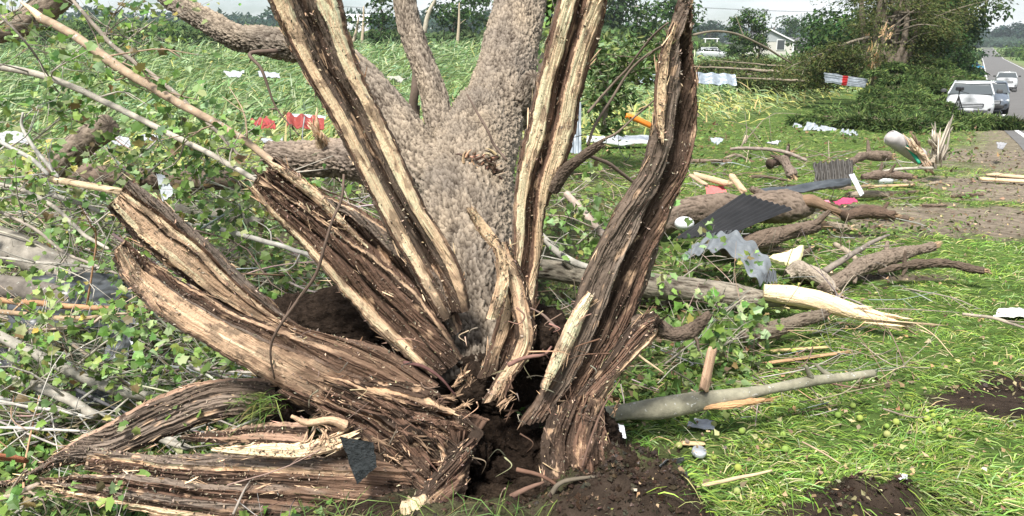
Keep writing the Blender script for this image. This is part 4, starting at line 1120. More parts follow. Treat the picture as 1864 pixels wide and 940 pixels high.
# ---- vehicles
def loft(g, secs, col, mi=0, close=True):
    """secs: list of lists of (x,y,z) mirrored half profiles from bottom centre-out to top centre"""
    full = []
    for s in secs:
        s = np.array(s); m = s[::-1].copy(); m[:, 0] *= -1
        full.append(np.vstack([s, m]))
    n = len(full[0]); V = np.vstack(full)
    F = grid_faces(len(full), n, True)
    F3 = []
    g.add(V, F, None, col, None, mi)
    for k, r in ((0, 1), (len(full) - 1, -1)):
        c = full[k].mean(0); b = g.n
        VV = np.vstack([full[k], c]); f = [[i, (i + 1) % n, n][::r] for i in range(n)]
        g.add(VV, None, f, col, None, mi)

def vehicle(name, label, cat, loc, rz, L=4.5, Wd=1.86, H=1.68, col=(.50, .515, .53), pickup=False, lowc=(.05, .05, .05), bonnet=1.05, group=None, low=False):
    t = thing(name, (0, 0, 0), label, cat, group)
    w = Wd / 2; f = -L / 2
    def sec(y, z0, z1, wl, wm, wt): return [(0, y, z0), (wl * .9, y, z0), (wl, y, z0 + .12), (wm, y, (z0 + z1) / 2), (wt, y, z1 - .10), (wt - .12, y, z1 - .01), (0, y, z1 + .03)]
    bz = bonnet
    S = [sec(f, .42, bz - .28, w * .72, w * .80, w * .78), sec(f + .10, .30, bz - .14, w * .88, w * .94, w * .88), sec(f + .45, .26, bz - .04, w * .97, w, w * .93), sec(f + 1.15, .26, bz + .04, w, w, w * .94),
         sec(0, .26, bz + .10, w, w * 1.0, w * .95)]
    if pickup: S += [sec(L * .12, .30, bz + .12, w, w, w * .96), sec(L * .48, .34, bz + .12, w, w, w * .96), sec(L * .5, .45, bz + .05, w * .97, w * .98, w * .95)]
    else: S += [sec(L * .3, .28, bz + .14, w, w, w * .95), sec(L * .46, .34, bz + .12, w * .96, w * .97, w * .9), sec(L * .5, .48, bz - .05, w * .86, w * .9, w * .82)]
    g = Geo(); loft(g, S, col); body = part(g, 'body', M['car'], t)
    # cab: glass shell under a painted roof and pillars
    y0 = f + 1.05; y1 = f + 1.75; y2 = L * .12 - .1 if pickup else L * .34; y3 = L * .14 if pickup else L * .47
    b = bz + .06; rt = H - .02
    wb, wt_ = w * .93, w * .74
    V = np.array([(-wb, y0, b), (wb, y0, b), (-wt_, y1, rt - .05), (wt_, y1, rt - .05), (-wt_, y2, rt - .05), (wt_, y2, rt - .05), (-wb, y3, b + .02), (wb, y3, b + .02)])
    g = Geo(); g.add(V, [[0, 1, 3, 2], [2, 3, 5, 4], [4, 5, 7, 6], [0, 2, 4, 6], [1, 7, 5, 3]], None, (.05, .05, .05)); part(g, 'windows', M['glass'], t, smooth=False)
    g = Geo()
    rs_ = [[(0, yy, rt - .07), (ww, yy, rt - .07), (ww - .02, yy, rt - .02), (ww - .14, yy, rt + .01), (0, yy, rt + .03)] for yy, ww in ((y1 - .08, wt_ - .02), (y1 + .05, wt_ + .03), (y2 - .05, wt_ + .03), (y2 + .12, wt_ - .02))]
    loft(g, rs_, col)
    for s in (-1, 1):
        for (a, c, r) in (((s * wb, y0 + .02, b), (s * wt_, y1, rt - .04), .035), ((s * wb, y3 - .02, b), (s * wt_, y2, rt - .04), .06), ((s * wb * 1.0, (y0 + y3) / 2, b), (s * wt_ * 1.005, (y1 + y2) / 2, rt - .05), .04)):
            tube(g, [a, c], [r, r], 6, .3, col=col)
    part(g, 'roof', M['car'], t)
    # front end
    g = Geo(); box(g, (0, f + .02, bz - .36), (w * 1.15, .10, .20), col=(.04, .04, .045), bev=.03); gr = part(g, 'grille', M['attr'], t, smooth=False)
    g = Geo()
    for k in range(3): box(g, (0, f - .035, bz - .42 + k * .065), (w * 1.05, .02, .018), col=(.6, .62, .64))
    part(g, 'grille_bars', M['attr'], gr, smooth=False)
    g = Geo(); box(g, (0, f + .06, .42), (w * 1.5, .20, .20), col=lowc, bev=.05); part(g, 'bumper', M['attr'], t, smooth=False)
    g = Geo(); box(g, (0, f - .03, .50), (.34, .02, .14), col=(.55, .56, .58)); part(g, 'licence_plate', M['attr'], t, smooth=False)
    for s in (-1, 1):
        g = Geo(); box(g, (s * w * .72, f + .13, bz - .27), (.40, .16, .13), s * .25, col=(.6, .6, .6), bev=.04); part(g, 'headlight', M['lamp'], t, smooth=False)
        g = Geo(); box(g, (s * w * .70, f + .06, .52), (.30, .08, .12), col=(.03, .03, .03), bev=.03); part(g, 'fog_lamp', M['attr'], t, smooth=False)
        g = Geo(); box(g, (s * (w + .12), y0 + .28, b + .12), (.24, .12, .17), col=(.06, .06, .06), bev=.04); part(g, 'mirror', M['attr'], t, smooth=False)
        for yy in (f + .85, L * .31):
            r = .36 if not pickup else .40
            prof = np.array([(r * .55, -.11), (r * .9, -.12), (r, -.08), (r, .08), (r * .9, .12), (r * .55, .11)])
            a = np.linspace(0, 2 * pi, 24, endpoint=False)
            V = np.array([[s * (w - .12) + p[1], yy + p[0] * cos(x), r + p[0] * sin(x)] for x in a for p in prof])
            g = Geo(); g.add(V, grid_faces(24, 6), None, (.02, .02, .02)); g.add(V[np.r_[138:144, 0:6]], grid_faces(2, 6), None, (.02, .02, .02))
            wh = part(g, 'wheel', M['rubber'], t)
            g = Geo(); V = np.array([[s * (w - .12) + s * .09, yy + r * .58 * cos(x), r + r * .58 * sin(x)] for x in a] + [[s * (w - .05), yy, r]])
            g.add(V, None, [[i, (i + 1) % 24, 24] for i in range(24)], (.45, .46, .48)); part(g, 'rim', M['attr'], wh, smooth=False)
    g = Geo(); box(g, (0, f + .9, .30), (Wd * .8, L * .05, .2), col=(.02, .02, .02)); box(g, (0, 0, .33), (Wd * .82, L * .8, .18), col=(.02, .02, .02)); part(g, 'underbody', M['attr'], t, smooth=False)
    if pickup:
        g = Geo(); box(g, (0, L * .32, bz + .15), (Wd * .8, L * .30, .02), col=(.05, .05, .05)); part(g, 'truck_bed', M['attr'], t, smooth=False)
    t.location = tuple(loc); t.rotation_euler = (0, 0, rz)
    return t
RZ = -atan2(RDX, RDY)   # nose (local -y) points back along the road towards the camera
def road_pt(al, off, up=.01):
    x = 16.9 + al * RDX + off * RDY; y = 26 + al * RDY - off * RDX
    return np.array([x, y, TZ(x, y)[0] + up])
p = at(1761, 35); vehicle('sport_utility_car', 'white sport utility car parked on the verge, nose in the fallen green boughs', 'car', p, RZ, lowc=(.06, .06, .065), Wd=1.86, H=1.62, bonnet=1.04)
p = at(1795, 40.0); vehicle('dark_car', 'dark grey car parked just behind the white sport utility car', 'car', p, RZ, L=4.5, Wd=1.80, H=1.58, bonnet=.98, col=(.10, .12, .15), lowc=(.03, .03, .03))
p = road_pt(66, 1.35); vehicle('pickup_truck', 'white pickup truck driving towards us in the near lane of the road', 'truck', p, RZ, L=5.6, Wd=1.95, H=1.82, bonnet=1.22, pickup=True, lowc=(.55, .56, .58))
p = at(1768, 150); vehicle('blue_car', 'bright blue car parked far off under the roadside trees', 'car', p, RZ + .8, L=4.3, Wd=1.8, H=1.5, bonnet=.95, col=(.02, .30, .55))
p = at(1296, 118); vehicle('grey_car', 'silver grey car beyond the flattened corn left of the slim tree', 'car', p + [0, 0, .2], 1.3, L=4.6, Wd=1.85, H=1.75, bonnet=1.1, col=(.35, .37, .38))

# tripod in front of the white car
b = at(1745, 30.8); top = W(1747, 163, 30.8)
t = thing('tripod', b, 'black camera tripod standing in front of the white car', 'tripod')
for a in (0.3, 2.4, 4.5):
    g = Geo(); tube(g, [top - [0, 0, .25], [b[0] + .38 * cos(a), b[1] + .38 * sin(a), b[2]]], [.022, .014], 6, .3, col=(.02, .02, .02)); part(g, 'leg', M['attr'], t)
g = Geo(); tube(g, [top - [0, 0, .6], top - [0, 0, .05]], [.018, .02], 6, .2, col=(.02, .02, .02)); part(g, 'centre_column', M['attr'], t)
g = Geo(); tube(g, [top + [0, 0, -.06], top + [.34, -.1, -.16]], [.012, .012], 6, .2, col=(.02, .02, .02)); part(g, 'pan_handle', M['attr'], t)
g = Geo(); box(g, top + [0, 0, .02], (.20, .24, .14), .4, col=(.025, .025, .03), bev=.02); tube(g, [top + [0, -.1, .02], top + [-.03, -.26, .02]], [.05, .055], 10, .1, col=(.02, .02, .02))
g.build('video_camera', M['attr'], label='small black camera mounted on the tripod by the white car', cat='camera', smooth=False)

# road sign seen from the back, green bin, posts
b = at(1743, 62); top = W(1743, 131, 62)
t = thing('road_sign', b, 'blank white back of a small road sign on a thin post', 'sign')
g = Geo(); tube(g, [b, top], [.035, .035], 6, .5, col=(.25, .26, .25)); part(g, 'post', M['attr'], t)
g = Geo(); box(g, top + [0, .05, -.33], (.62, .02, .74), -.25, col=(.70, .72, .73)); part(g, 'sign_panel', M['attr'], t, smooth=False)
b = at(1779, 96)
t = thing('wheeled_bin', b, 'dark green wheeled bin standing on the verge beside the far road edge', 'bin')
g = Geo(); V = np.array([(-.3, -.3, .12), (.3, -.3, .12), (.3, .3, .12), (-.3, .3, .12), (-.42, -.4, 1.45), (.42, -.4, 1.45), (.42, .4, 1.45), (-.42, .4, 1.45)])
g.add(xf(V, b, .4), [[3, 2, 1, 0], [0, 1, 5, 4], [1, 2, 6, 5], [2, 3, 7, 6], [3, 0, 4, 7]], None, (.01, .07, .05)); part(g, 'body', M['attr'], t, smooth=False)
g = Geo(); box(g, b + [0, 0, 1.5], (.95, .9, .1), .4, col=(.01, .06, .045), bev=.03); part(g, 'lid', M['attr'], t, smooth=False)
for s in (-1, 1):
    g = Geo(); tube(g, [b + [s * .34 - .03, .25, .14], b + [s * .34 + .03, .25, .14]], [.14, .14], 12, .05, col=(.02, .02, .02)); part(g, 'wheel', M['attr'], t)
for i, (px, d, h, lab) in enumerate([(1787, 72, 1.2, 'grey marker post on the verge behind the dark car'), (1770, 110, 1.1, 'short post on the verge left of the green bin')]):
    g = Geo(); b = at(px, d); tube(g, [b, b + [0, 0, h]], [.05, .05], 6, .4, col=(.4, .38, .35)); g.build('marker_post', M['attr'], label=lab, cat='post')

# roadside trees
for (px, d, H, R, nl, ls, pal, prof, lab, cr) in [
    (1688, 74, 13.5, 4.0, 6000, .42, GR_D, 'cone', 'tall dark conifer right of the broken tree', .04),
    (1722, 82, 12.5, 3.8, 4200, .42, GR_D + GR_M[2:], 'round', 'dark leafy tree with thin trunk between conifer and road', .25),
    (1738, 92, 7.5, 2.3, 3600, .42, GR_D, 'round', 'low dense dark tree nearest the far road edge', .0),
    (1750, 150, 8.0, 3.0, 2000, .7, [(.04, .075, .035)], 'round', 'bluish round tree behind the blue car', .05),
    (1660, 86, 11, 4.5, 4500, .5, GR_D, 'round', 'dark tree mass just behind the broken trunk', .0),
    (1560, 90, 8.5, 6.5, 5500, .55, GR_D, 'round', 'broad dark tree behind the broken tree at left', .0),
    (1500, 130, 9.0, 5.0, 2200, .7, GR_D, 'round', 'dark bush right of the house', .0),
    (1762, 600, 24, 9, 1500, 2.0, HAZE_BLUE, 'round', 'distant tree left of where the road vanishes', .0),
    (1822, 700, 16, 10, 1300, 2.2, HAZE_BLUE, 'round', 'first distant tree right of the vanishing road', .0),
    (1845, 690, 20, 11, 1300, 2.2, HAZE_BLUE, 'round', 'taller distant tree right of the vanishing road', .0),
    (1872, 660, 16, 12, 1300, 2.2, HAZE_BLUE, 'round', 'distant tree at the right picture edge', .0),
    (1862, 330, 3.9, 9.0, 1400, 1.0, GR_M, 'round', 'low round shrub in the field right of the road', .0),
    (1890, 260, 3.9, 6.0, 1000, .8, GR_M, 'round', 'low shrub at the right edge beyond the road', .0)]:
    crown_tree('conifer' if prof == 'cone' else ('shrub' if H < 4 else 'tree'), lab, 'shrub' if H < 4 else 'tree', at(px, d), H, R, .05 + H * .012, nl, ls, pal, np.ones(len(pal)), crown0=cr, profile=prof, ncl=36, group=None, seed=int(px), cl_r=.30)

# ---- the broken roadside tree with its olive foliage
bb = at(1606, 47)
OL = [(.085, .105, .03), (.12, .135, .045), (.06, .085, .025), (.10, .10, .035)]
t = thing('broken_tree', bb, 'large many-stemmed tree with torn orange wood in its trunk, behind the green heap', 'tree')
g = Geo(); rs = np.random.default_rng(4)
zt = W(1606, 0, 47)[2]
for k in range(7):
    o = (k - 3) * .17; tx = (k - 3) * .55 + rs.normal() * .2
    tube(g, [bb + [o, rs.normal() * .15, -.3], bb + [o + .04 * tx, 0, 1.6], [bb[0] + o + tx * .45, 47 + rs.normal() * .4, bb[2] + 4.2], [bb[0] + tx * 1.2, 47 + rs.normal() * .8, zt + 1.5 + rs.random() * 2]], [.34, .27, .17, .07], 14, .12, amp=.07, sc=.1, el=.25, col=(.22, .18, .14), seed=k)
part(g, 'trunk', M['bark'], t)
g = Geo(); cl = []
for k in range(46):
    a = rs.random() * 2 * pi; z0 = bb[2] + 2.0 + rs.random() * 4.5
    s0 = np.array([bb[0] + rs.normal() * .35, 47 + rs.normal() * .3, z0])
    Ln = 1.6 + 2.6 * rs.random(); e = s0 + np.array([cos(a) * Ln, sin(a) * Ln * .8, .9 * rs.normal() + (.8 if z0 > bb[2] + 3 else -.5)])
    if rs.random() < .45: e[0] = s0[0] + (abs(e[0] - s0[0]) * (-1 if rs.random() < .5 else 1)) * 1.25
    tube(g, [s0, (s0 + e) / 2 + [0, 0, .25], e], [.07, .045, .012], 5, .3, col=(.2, .17, .13))
    for q in np.linspace(.35, 1.05, 5):
        cl.append(s0 + (e - s0) * q + rs.normal(size=3) * .25 + [0, 0, .25 * (1 - abs(q - .5) * 2)])
part(g, 'limbs', M['twig'], t)
cl = np.array(cl); n = 26000
ix = rs.integers(0, len(cl), n); pp = cl[ix] + rs.normal(size=(n, 3)) * np.array([.42, .42, .26])
pp = pp[(pp[:, 2] > bb[2] + .8) & ~((np.abs(pp[:, 0] - bb[0]) < .75) & (pp[:, 1] < 47.2) & (pp[:, 2] < bb[2] + 5.5))]; n = len(pp); ix = ix[:n]
g = Geo(); aim = np.stack([pp[:, 0] - bb[0], pp[:, 1] - 47, -np.ones(n) * 1.2], 1)
leafs(g, pp, rs.normal(size=(n, 3)) * .5 + [0, -.3, .8], .10 + .12 * rs.random(n), mixcol(n, OL, [2, 1.4, 2, 1], .2, .08) * (.75 + .5 * rs.random(len(cl))[ix])[:, None], 'oval', aim=unit(aim))
part(g, 'crown', M['leafmat'], t, smooth=False)
g = Geo()
for k in range(40):
    f = rs.random(); p0 = W(1590 + 8 * rs.normal() - 6 * (1 - f), 148 - 55 * f, 45.6)
    L = .25 + .5 * rs.random(); e = p0 + [rs.normal() * .1, -.15 * rs.random(), L]
    tube(g, [p0, (p0 + e) / 2 + rs.normal(size=3) * .03, e], [.06, .045, .008], 5, .2, col=mixcol(1, [(.62, .40, .22), (.5, .3, .16), (.72, .55, .35)], [2, 1, 1])[0])
for k in range(16):
    p0 = W(1610 + 5 * rs.normal(), 62 + 8 * rs.normal(), 45.6); e = p0 + [rs.normal() * .12 + .1, -.1, .2 + .4 * rs.random()]
    tube(g, [p0, e], [.05, .006], 5, .2, col=(.62, .42, .25))
for k in range(10):
    p0 = W(1580 + 3 * rs.normal(), 68 + 4 * rs.normal(), 45.7); e = p0 + [-.35 * rs.random(), -.1, .2 * rs.normal()]
    tube(g, [p0, e], [.04, .006], 5, .2, col=(.58, .38, .22))
part(g, 'torn_wood', M['plank'], t, smooth=False)
# torn limb hanging to the left from the trunk
def leafy_bough(name, label, pts, rad, nl, spread, size, cols, wts, tpl='oval', droop=.1, cat='branch', col=(.2, .17, .13), group=None, ntw=14, zmin=True):
    P = np.array(pts); t = thing(name, [P[:, 0].mean(), P[:, 1].mean(), TZ(P[:, 0].mean(), P[:, 1].mean())[0]], label, cat, group)
    g = Geo(); C, R = tube(g, P, rad, 7, .25, col=col, wob=.05)
    cs = []
    L = np.linalg.norm(np.diff(C, axis=0), axis=1).sum()
    for k in range(ntw):
        s = C[int(len(C) * (.15 + .83 * RNG.random()))] if len(C) > 4 else C[-1]
        d = RNG.normal(size=3); d /= np.linalg.norm(d); e = s + (d * [1, 1, .6] * spread + (P[-1] - P[0]) / L * spread * .7)
        e[2] -= droop
        tube(g, [s, (s + e) / 2 + [0, 0, .1 * spread], e], [rad[-1] * 1.2, rad[-1] * .8, rad[-1] * .3], 4, spread / 3, col=col)
        cs += [(s + e) / 2, e, s * .25 + e * .75]
    part(g, 'bough', M['twig'], t)
    cs = np.array(cs); ix = RNG.integers(0, len(cs), nl)
    p = cs[ix] + RNG.normal(size=(nl, 3)) * spread * np.array([.28, .28, .2])
    if zmin: p = lay_on(p, .02)
    g = Geo(); leafs(g, p, RNG.normal(size=(nl, 3)) * .6 + [0, -.2, .8], size * (.6 + .8 * RNG.random(nl)), mixcol(nl, cols, wts, .2, .1) * (.7 + .6 * RNG.random(len(cs))[ix])[:, None], tpl)
    part(g, 'foliage', M['leafmat'], t, smooth=False)
    return t
leafy_bough('hanging_limb', 'torn leafy limb hanging left from the splintered trunk', [W(1582, 68, 45.5), W(1545, 78, 45), W(1500, 96, 44), W(1455, 115, 43)], [.09, .08, .05, .02], 4200, 1.0, .17, OL, [2, 1, 2, 1], droop=.5, ntw=24)
leafy_bough('hanging_limb', 'lower olive leafy limb spread beside the fallen trunk tops', [W(1590, 98, 46), W(1550, 105, 45.5), W(1500, 125, 45), W(1440, 128, 44)], [.09, .07, .05, .02], 5200, 1.1, .17, OL, [2, 1, 2, 1], droop=.5, ntw=24)
leafy_bough('hanging_limb', 'olive limb reaching right from the broken tree', [W(1620, 85, 47), W(1655, 70, 47), W(1690, 62, 46.5), W(1720, 48, 46)], [.09, .07, .05, .02], 3800, 1.0, .17, OL, [2, 1, 2, 1], droop=.4, ntw=22)
# fallen trunks lying left of the broken tree with pale stripes of bark
for i, (pts, r, lab) in enumerate([
    ([(1560, 139, 50), (1480, 137, 50), (1400, 130, 50), (1320, 124, 50), (1262, 122, 50)], .15, 'long fallen trunk lying left of the silver sheet, upper one'),
    ([(1540, 148, 47), (1460, 147, 47), (1400, 145, 47), (1310, 139, 47)], .11, 'dark fallen trunk lying lowest at the corn edge'),
    ([(1500, 118, 52), (1440, 122, 52), (1370, 116, 52), (1290, 110, 52)], .07, 'thin pale fallen pole above the long trunk')]):
    P = [W(*p) for p in pts]; 
    g = Geo(); tube(g, P, [r, r * .9, r * .5, r * .2], 10, .25, amp=.02, sc=.06, col=(.30, .25, .19), wob=.08, seed=i)
    g.build('fallen_log', M['bark'], label=lab, cat='trunk', group='fallen trunks at the corn edge')
BR = [(.09, .12, .035), (.13, .155, .05), (.06, .09, .03), (.12, .11, .05)]
for i, (a, b_, lab) in enumerate([
    ((1290, 120, 62), (1370, 122, 62), 'olive brush heap in front of the grey car'), ((1370, 126, 58), (1440, 122, 58), 'olive brush heap below the house window'),
    ((1440, 120, 55), (1520, 116, 55), 'olive brush heap between the house and the torn trunk'), ((1300, 142, 50), (1400, 144, 50), 'fallen crown spread over the upper fallen trunk'),
    ((1400, 144, 49), (1500, 138, 49), 'fallen crown spread behind the dark fallen trunk'), ((1262, 124, 66), (1300, 122, 66), 'olive brush heap right behind the tall right slab')]):
    A, B = W(*a), W(*b_)
    leafy_bough('brush_heap', lab, [A, (A + B) / 2 + [0, 0, .3], B], [.07, .05, .02], 4200, 1.05, .22, BR, [2, 2, 2, 1], group='brush heaps at the corn edge', droop=.35, ntw=30, cat='brush heap')
# fallen leafy crown behind the centre slab
DG = [(.085, .135, .04), (.13, .185, .06), (.055, .09, .03), (.19, .25, .12)]
for i, (a, b_, s, nl, lab) in enumerate([((1110, 175, 13), (1140, 115, 12.5), .40, 560, 'leafy dark bough rising between the two right slabs'), ((1085, 160, 13), (1078, 100, 13.2), .36, 420, 'leafy dark bough close behind the centre slab'),
    ((1160, 130, 15), (1205, 85, 14.5), .42, 480, 'leafy dark bough touching the tall right slab'), ((1100, 215, 12), (1090, 120, 12), .42, 520, 'drooping dark bough low behind the centre slab'), ((1110, 140, 16), (1160, 88, 16), .42, 420, 'topmost leafy bough between the right slabs'), ((985, 110, 10), (1000, 20, 10), .42, 700, 'dark leafy sprig between great trunk and centre slab')]):
    A, B = W(*a), W(*b_)
    leafy_bough('fallen_bough', lab, [A + [0, 0, -.25], A, (A + B) / 2 + [.1, 0, 0], B], [.05, .04, .03, .012], nl, s, .15, DG, [3, 3, 2, 1], group='dark boughs between the slabs', droop=.1, cat='branch', ntw=26, tpl='oval')

# ---- the big heap of dark needle boughs at the road
rs = np.random.default_rng(21)
NC = [(.065, .105, .03), (.10, .15, .045), (.03, .055, .018), (.17, .22, .07)]
def needle_bough(label, S, az, L, rise, n_side=16, w=.9):
    t = thing('needle_bough', [S[0], S[1], TZ(S[0], S[1])[0]], label, 'branch', 'needle boughs heaped at the road')
    d = np.array([cos(az), sin(az), 0]); sd = np.array([-sin(az), cos(az), 0])
    k = np.linspace(0, 1, 7)
    C = np.array([S + d * L * x + np.array([0, 0, rise * x * 1.6 - rise * 1.5 * x * x]) for x in k])
    C[:, 2] = np.maximum(C[:, 2], TZ(C[:, 0], C[:, 1]) + .1)
    g = Geo(); tube(g, C, [.05, .03, .008], 5, .3, col=(.16, .12, .09))
    g2 = Geo(); tips = []
    for s in (-1, 1):
        for j in range(n_side):
            f = .08 + .92 * j / n_side
            p = interp_curve(C, np.array([f]))[0]
            ln = w * (1 - .65 * f) * (.7 + .6 * rs.random())
            e = p + (sd * s * .8 + d * .75) * ln + [0, 0, -.22 * ln + .05 * rs.normal()]
            tube(g, [p, (p + e) / 2 + [0, 0, .04], e], [.012, .008, .003], 4, ln / 3, col=(.15, .12, .08))
            m = int(30 + ln * 85)
            q = rs.random(m); base = p + (e - p) * q[:, None] + rs.normal(size=(m, 3)) * .03
            tips.append(np.hstack([base, np.tile((e - p) / ln, (m, 1))]))
    part(g, 'bough', M['twig'], t)
    tp = np.vstack(tips); n = len(tp)
    a = unit(tp[:, 3:] + rs.normal(size=(n, 3)) * .45 + [0, 0, -.55])
    leafs(g2, lay_on(tp[:, :3].copy(), .03), rs.normal(size=(n, 3)) * .7 + [0, -.2, .6], (.16 + .18 * rs.random(n)), mixcol(n, NC, [3, 3, 2, 1], .2, .08) * (.55 + .9 * rs.random()), 'need', aim=a)
    # narrow the sprays
    part(g2, 'needles', M['needle'], t, smooth=False)
heap = [(1660, 138), (1690, 132), (1630, 152), (1600, 168), (1570, 192), (1552, 212), (1710, 140), (1575, 215), (1600, 195), (1640, 180), (1680, 190), (1700, 165), (1650, 210), (1610, 230), (1560, 235), (1670, 235), (1760, 246), (1640, 155), (1690, 140), (1600, 170), (1720, 190), (1590, 245), (1650, 248), (1700, 250), (1765, 250), (1820, 248), (1850, 252)]
WH = ['low', 'broad', 'drooping', 'dense', 'bushy', 'arching', 'ragged', 'spreading', 'thick', 'bent', 'sagging', 'flattened']
def where(px, py):
    h = 'at the foot of the broken tree' if py < 182 else ('against the nose of the white car' if px > 1700 and py < 240 else ('along the front edge of the heap' if py > 232 else 'in the middle of the heap'))
    return h
import itertools
used = set()
def uniq(s):
    k = s; i = 0
    return k
ordn = ['first', 'second', 'third', 'fourth', 'fifth', 'sixth', 'seventh', 'eighth', 'ninth', 'tenth', 'eleventh', 'twelfth', 'thirteenth', 'fourteenth', 'fifteenth', 'sixteenth', 'seventeenth', 'eighteenth', 'nineteenth', 'twentieth', 'twenty-first', 'twenty-second', 'twenty-third', 'twenty-fourth', 'twenty-fifth', 'twenty-sixth', 'twenty-seventh', 'twenty-eighth', 'twenty-ninth', 'thirtieth', 'thirty-first', 'thirty-second', 'thirty-third', 'thirty-fourth']
cnt = {}
allb = []
for (px, py) in heap:
    nb = 3 if px < 1700 or py < 200 else 2
    for k in range(nb):
        x0, y0 = px + 24 * rs.normal(), py - 4 + 10 * rs.normal()
        allb.append((x0, y0))
allb.sort()
for (x0, y0) in allb:
    edge = y0 > 236
    d = 25.5 + (248 - min(y0, 248)) * .16 if x0 < 1715 else 27 + (250 - min(y0, 250)) * .05
    if x0 > 1715: y0 = max(y0, 226)
    S = W(x0, y0, d)
    gz = TZ(S[0], S[1])[0]; S[2] = max(S[2], gz + .15)
    if x0 > 1800: S[2] = gz + .15
    w_ = where(x0, y0); cnt[w_] = cnt.get(w_, 0) + 1
    needle_bough('%s dark needle bough from the left %s' % (ordn[cnt[w_] - 1], w_), S, rs.random() * 2 * pi if rs.random() < .35 else -1.4 + rs.normal() * .9, (1.3 + .9 * rs.random()) * (.75 if x0 > 1715 else 1), .3 + .3 * rs.random(), w=.8 if x0 < 1715 else .42)

# air between here and the far trees
g = Geo(); box(g, (60, 470, 38), (1500, 1040, 96), col=(.8, .85, .9))
g.build('haze', M['haze'], smooth=False, kind='stuff', label='thin pale haze over the fields', cat='haze')

# ------------------------------------------------------------------ fallen crown at left: branches with lobed leaves
LF = [(.15, .25, .05), (.215, .32, .08), (.085, .15, .038), (.30, .38, .17), (.36, .34, .09), (.15, .12, .05)]
LW = [4, 4, 4, 2.4, .4, .8]
GREY = (.36, .325, .27); GREYL = (.34, .315, .27); BRN = (.27, .19, .13); RUST = (.38, .22, .12)
def px(pts): return [W(*p) for p in pts]
def d_mean(P): return float(np.mean([p[1] for p in P]))
def branch(label, pts, rad, col=GREY, m='smooth', nt=8, tl=.35, nleaf=60, leaf=.075, name='fallen_branch', group='branches of the fallen crown', splinter=None, seg=12, step=.02, amp=0.004, lean=(0, 0, .1), cat='branch', tip=None, lcol=None):
    P = px(pts); base = min(P, key=lambda p: p[2])
    t = thing(name, [base[0], base[1], TZ(base[0], base[1])[0]], label, cat, group)
    g = Geo(); C, R = tube(g, P, rad, seg, step, amp=amp, sc=.03, el=.3, col=col, wob=.006, seed=RNG.random() * 50, jag=.01)
    n = len(C); ends = []
    if n > 6:
        for k in range(nt):
            i = RNG.integers(int(n * .08), n - 1); s = C[i]
            tn = (C[min(i + 2, n - 1)] - C[max(i - 2, 0)]); tn = tn / (np.linalg.norm(tn) + 1e-9)
            d = RNG.normal(size=3) * [1, .6, .8] + np.array(lean) * 2 + tn * .6 * (1 if RNG.random() < .7 else -1); d /= np.linalg.norm(d)
            L = tl * (.4 + .9 * RNG.random()); e = s + d * L; e[2] = max(e[2], TZ(e[0], e[1])[0] + .02)
            mpt = (s + e) / 2 + RNG.normal(size=3) * L * .10
            r = min(R[i] * .5, .0055)
            tube(g, [s, mpt, e], [r, r * .7, r * .35], 5, L / 5, col=np.array(col) * (.8 + .4 * RNG.random()))
            ends.append((mpt, e)); 
            if RNG.random() < .7:
                d2 = d + RNG.normal(size=3) * .7; e2 = mpt + d2 / np.linalg.norm(d2) * L * .5
                tube(g, [mpt, e2], [r * .6, r * .3], 4, L / 4, col=col); ends.append((mpt, e2))
    part(g, 'bough', M[m], t)
    if nleaf and ends:
        gl = Geo(); ix = RNG.integers(0, len(ends), nleaf)
        A = np.array([e[0] for e in ends])[ix]; B = np.array([e[1] for e in ends])[ix]
        f = (RNG.random(nleaf) ** .6)[:, None]
        p = A + (B - A) * f + RNG.normal(size=(nleaf, 3)) * tl * .14
        p[:, 2] = np.maximum(p[:, 2], TZ(p[:, 0], p[:, 1]) + .02)
        leafs(gl, p, RNG.normal(size=(nleaf, 3)) * .55 + [0, -.55, .75], leaf * (.70 if d_mean(P) > 3.6 else .56) * (.45 + .85 * RNG.random(nleaf)), mixcol(nleaf, lcol or LF, LW if not lcol else np.ones(len(lcol)), .18, .1), 'lobed')
        part(gl, 'foliage', M['leaf'], t, smooth=False)
    if splinter:
        g = Geo(); S = px(splinter[0]); tube(g, S, splinter[1], 8, .012, amp=.006, sc=.012, el=.1, col=PALE, seed=3, jag=.02)
        part(g, 'torn_tip', M['wood'], t)
    return t
branch('long brown branch with a pale splintered tip crossing the top left', [(72, 32, 4.3), (130, 62, 4.2), (200, 112, 4.1), (260, 150, 4.0), (330, 190, 3.95), (420, 240, 3.85), (500, 298, 3.75), (585, 375, 3.6)], [.024, .022, .026, .022, .021, .018, .017, .015], (.33, .245, .17), nt=9, nleaf=45, splinter=([(80, 38, 4.29), (60, 20, 4.3), (36, 2, 4.31)], [.024, .017, .004]))
branch('straight grey branch running from left edge toward the mid-left slabs', [(-20, 118, 4.2), (90, 142, 4.1), (200, 190, 4.0), (300, 240, 3.9), (380, 280, 3.8), (470, 330, 3.65)], [.019, .017, .016, .015, .014, .012], GREY, nt=9, nleaf=40)
branch('thin brown branch above the long brown branch', [(125, -8, 4.6), (175, 50, 4.5), (215, 92, 4.45), (275, 135, 4.4), (330, 180, 4.3), (400, 245, 4.15), (440, 290, 4.05)], [.009, .012, .013, .012, .012, .01, .008], (.26, .22, .18), nt=7, nleaf=45)
branch('thick furrowed log crossing the top left corner', [(-40, 62, 6.5), (30, 46, 6.4), (85, 14, 6.3), (150, -50, 6.2)], [.10, .10, .10, .095], (.33, .26, .20), 'bark', nt=5, nleaf=30, name='fallen_log', seg=60, step=.015, amp=.02, cat='log')
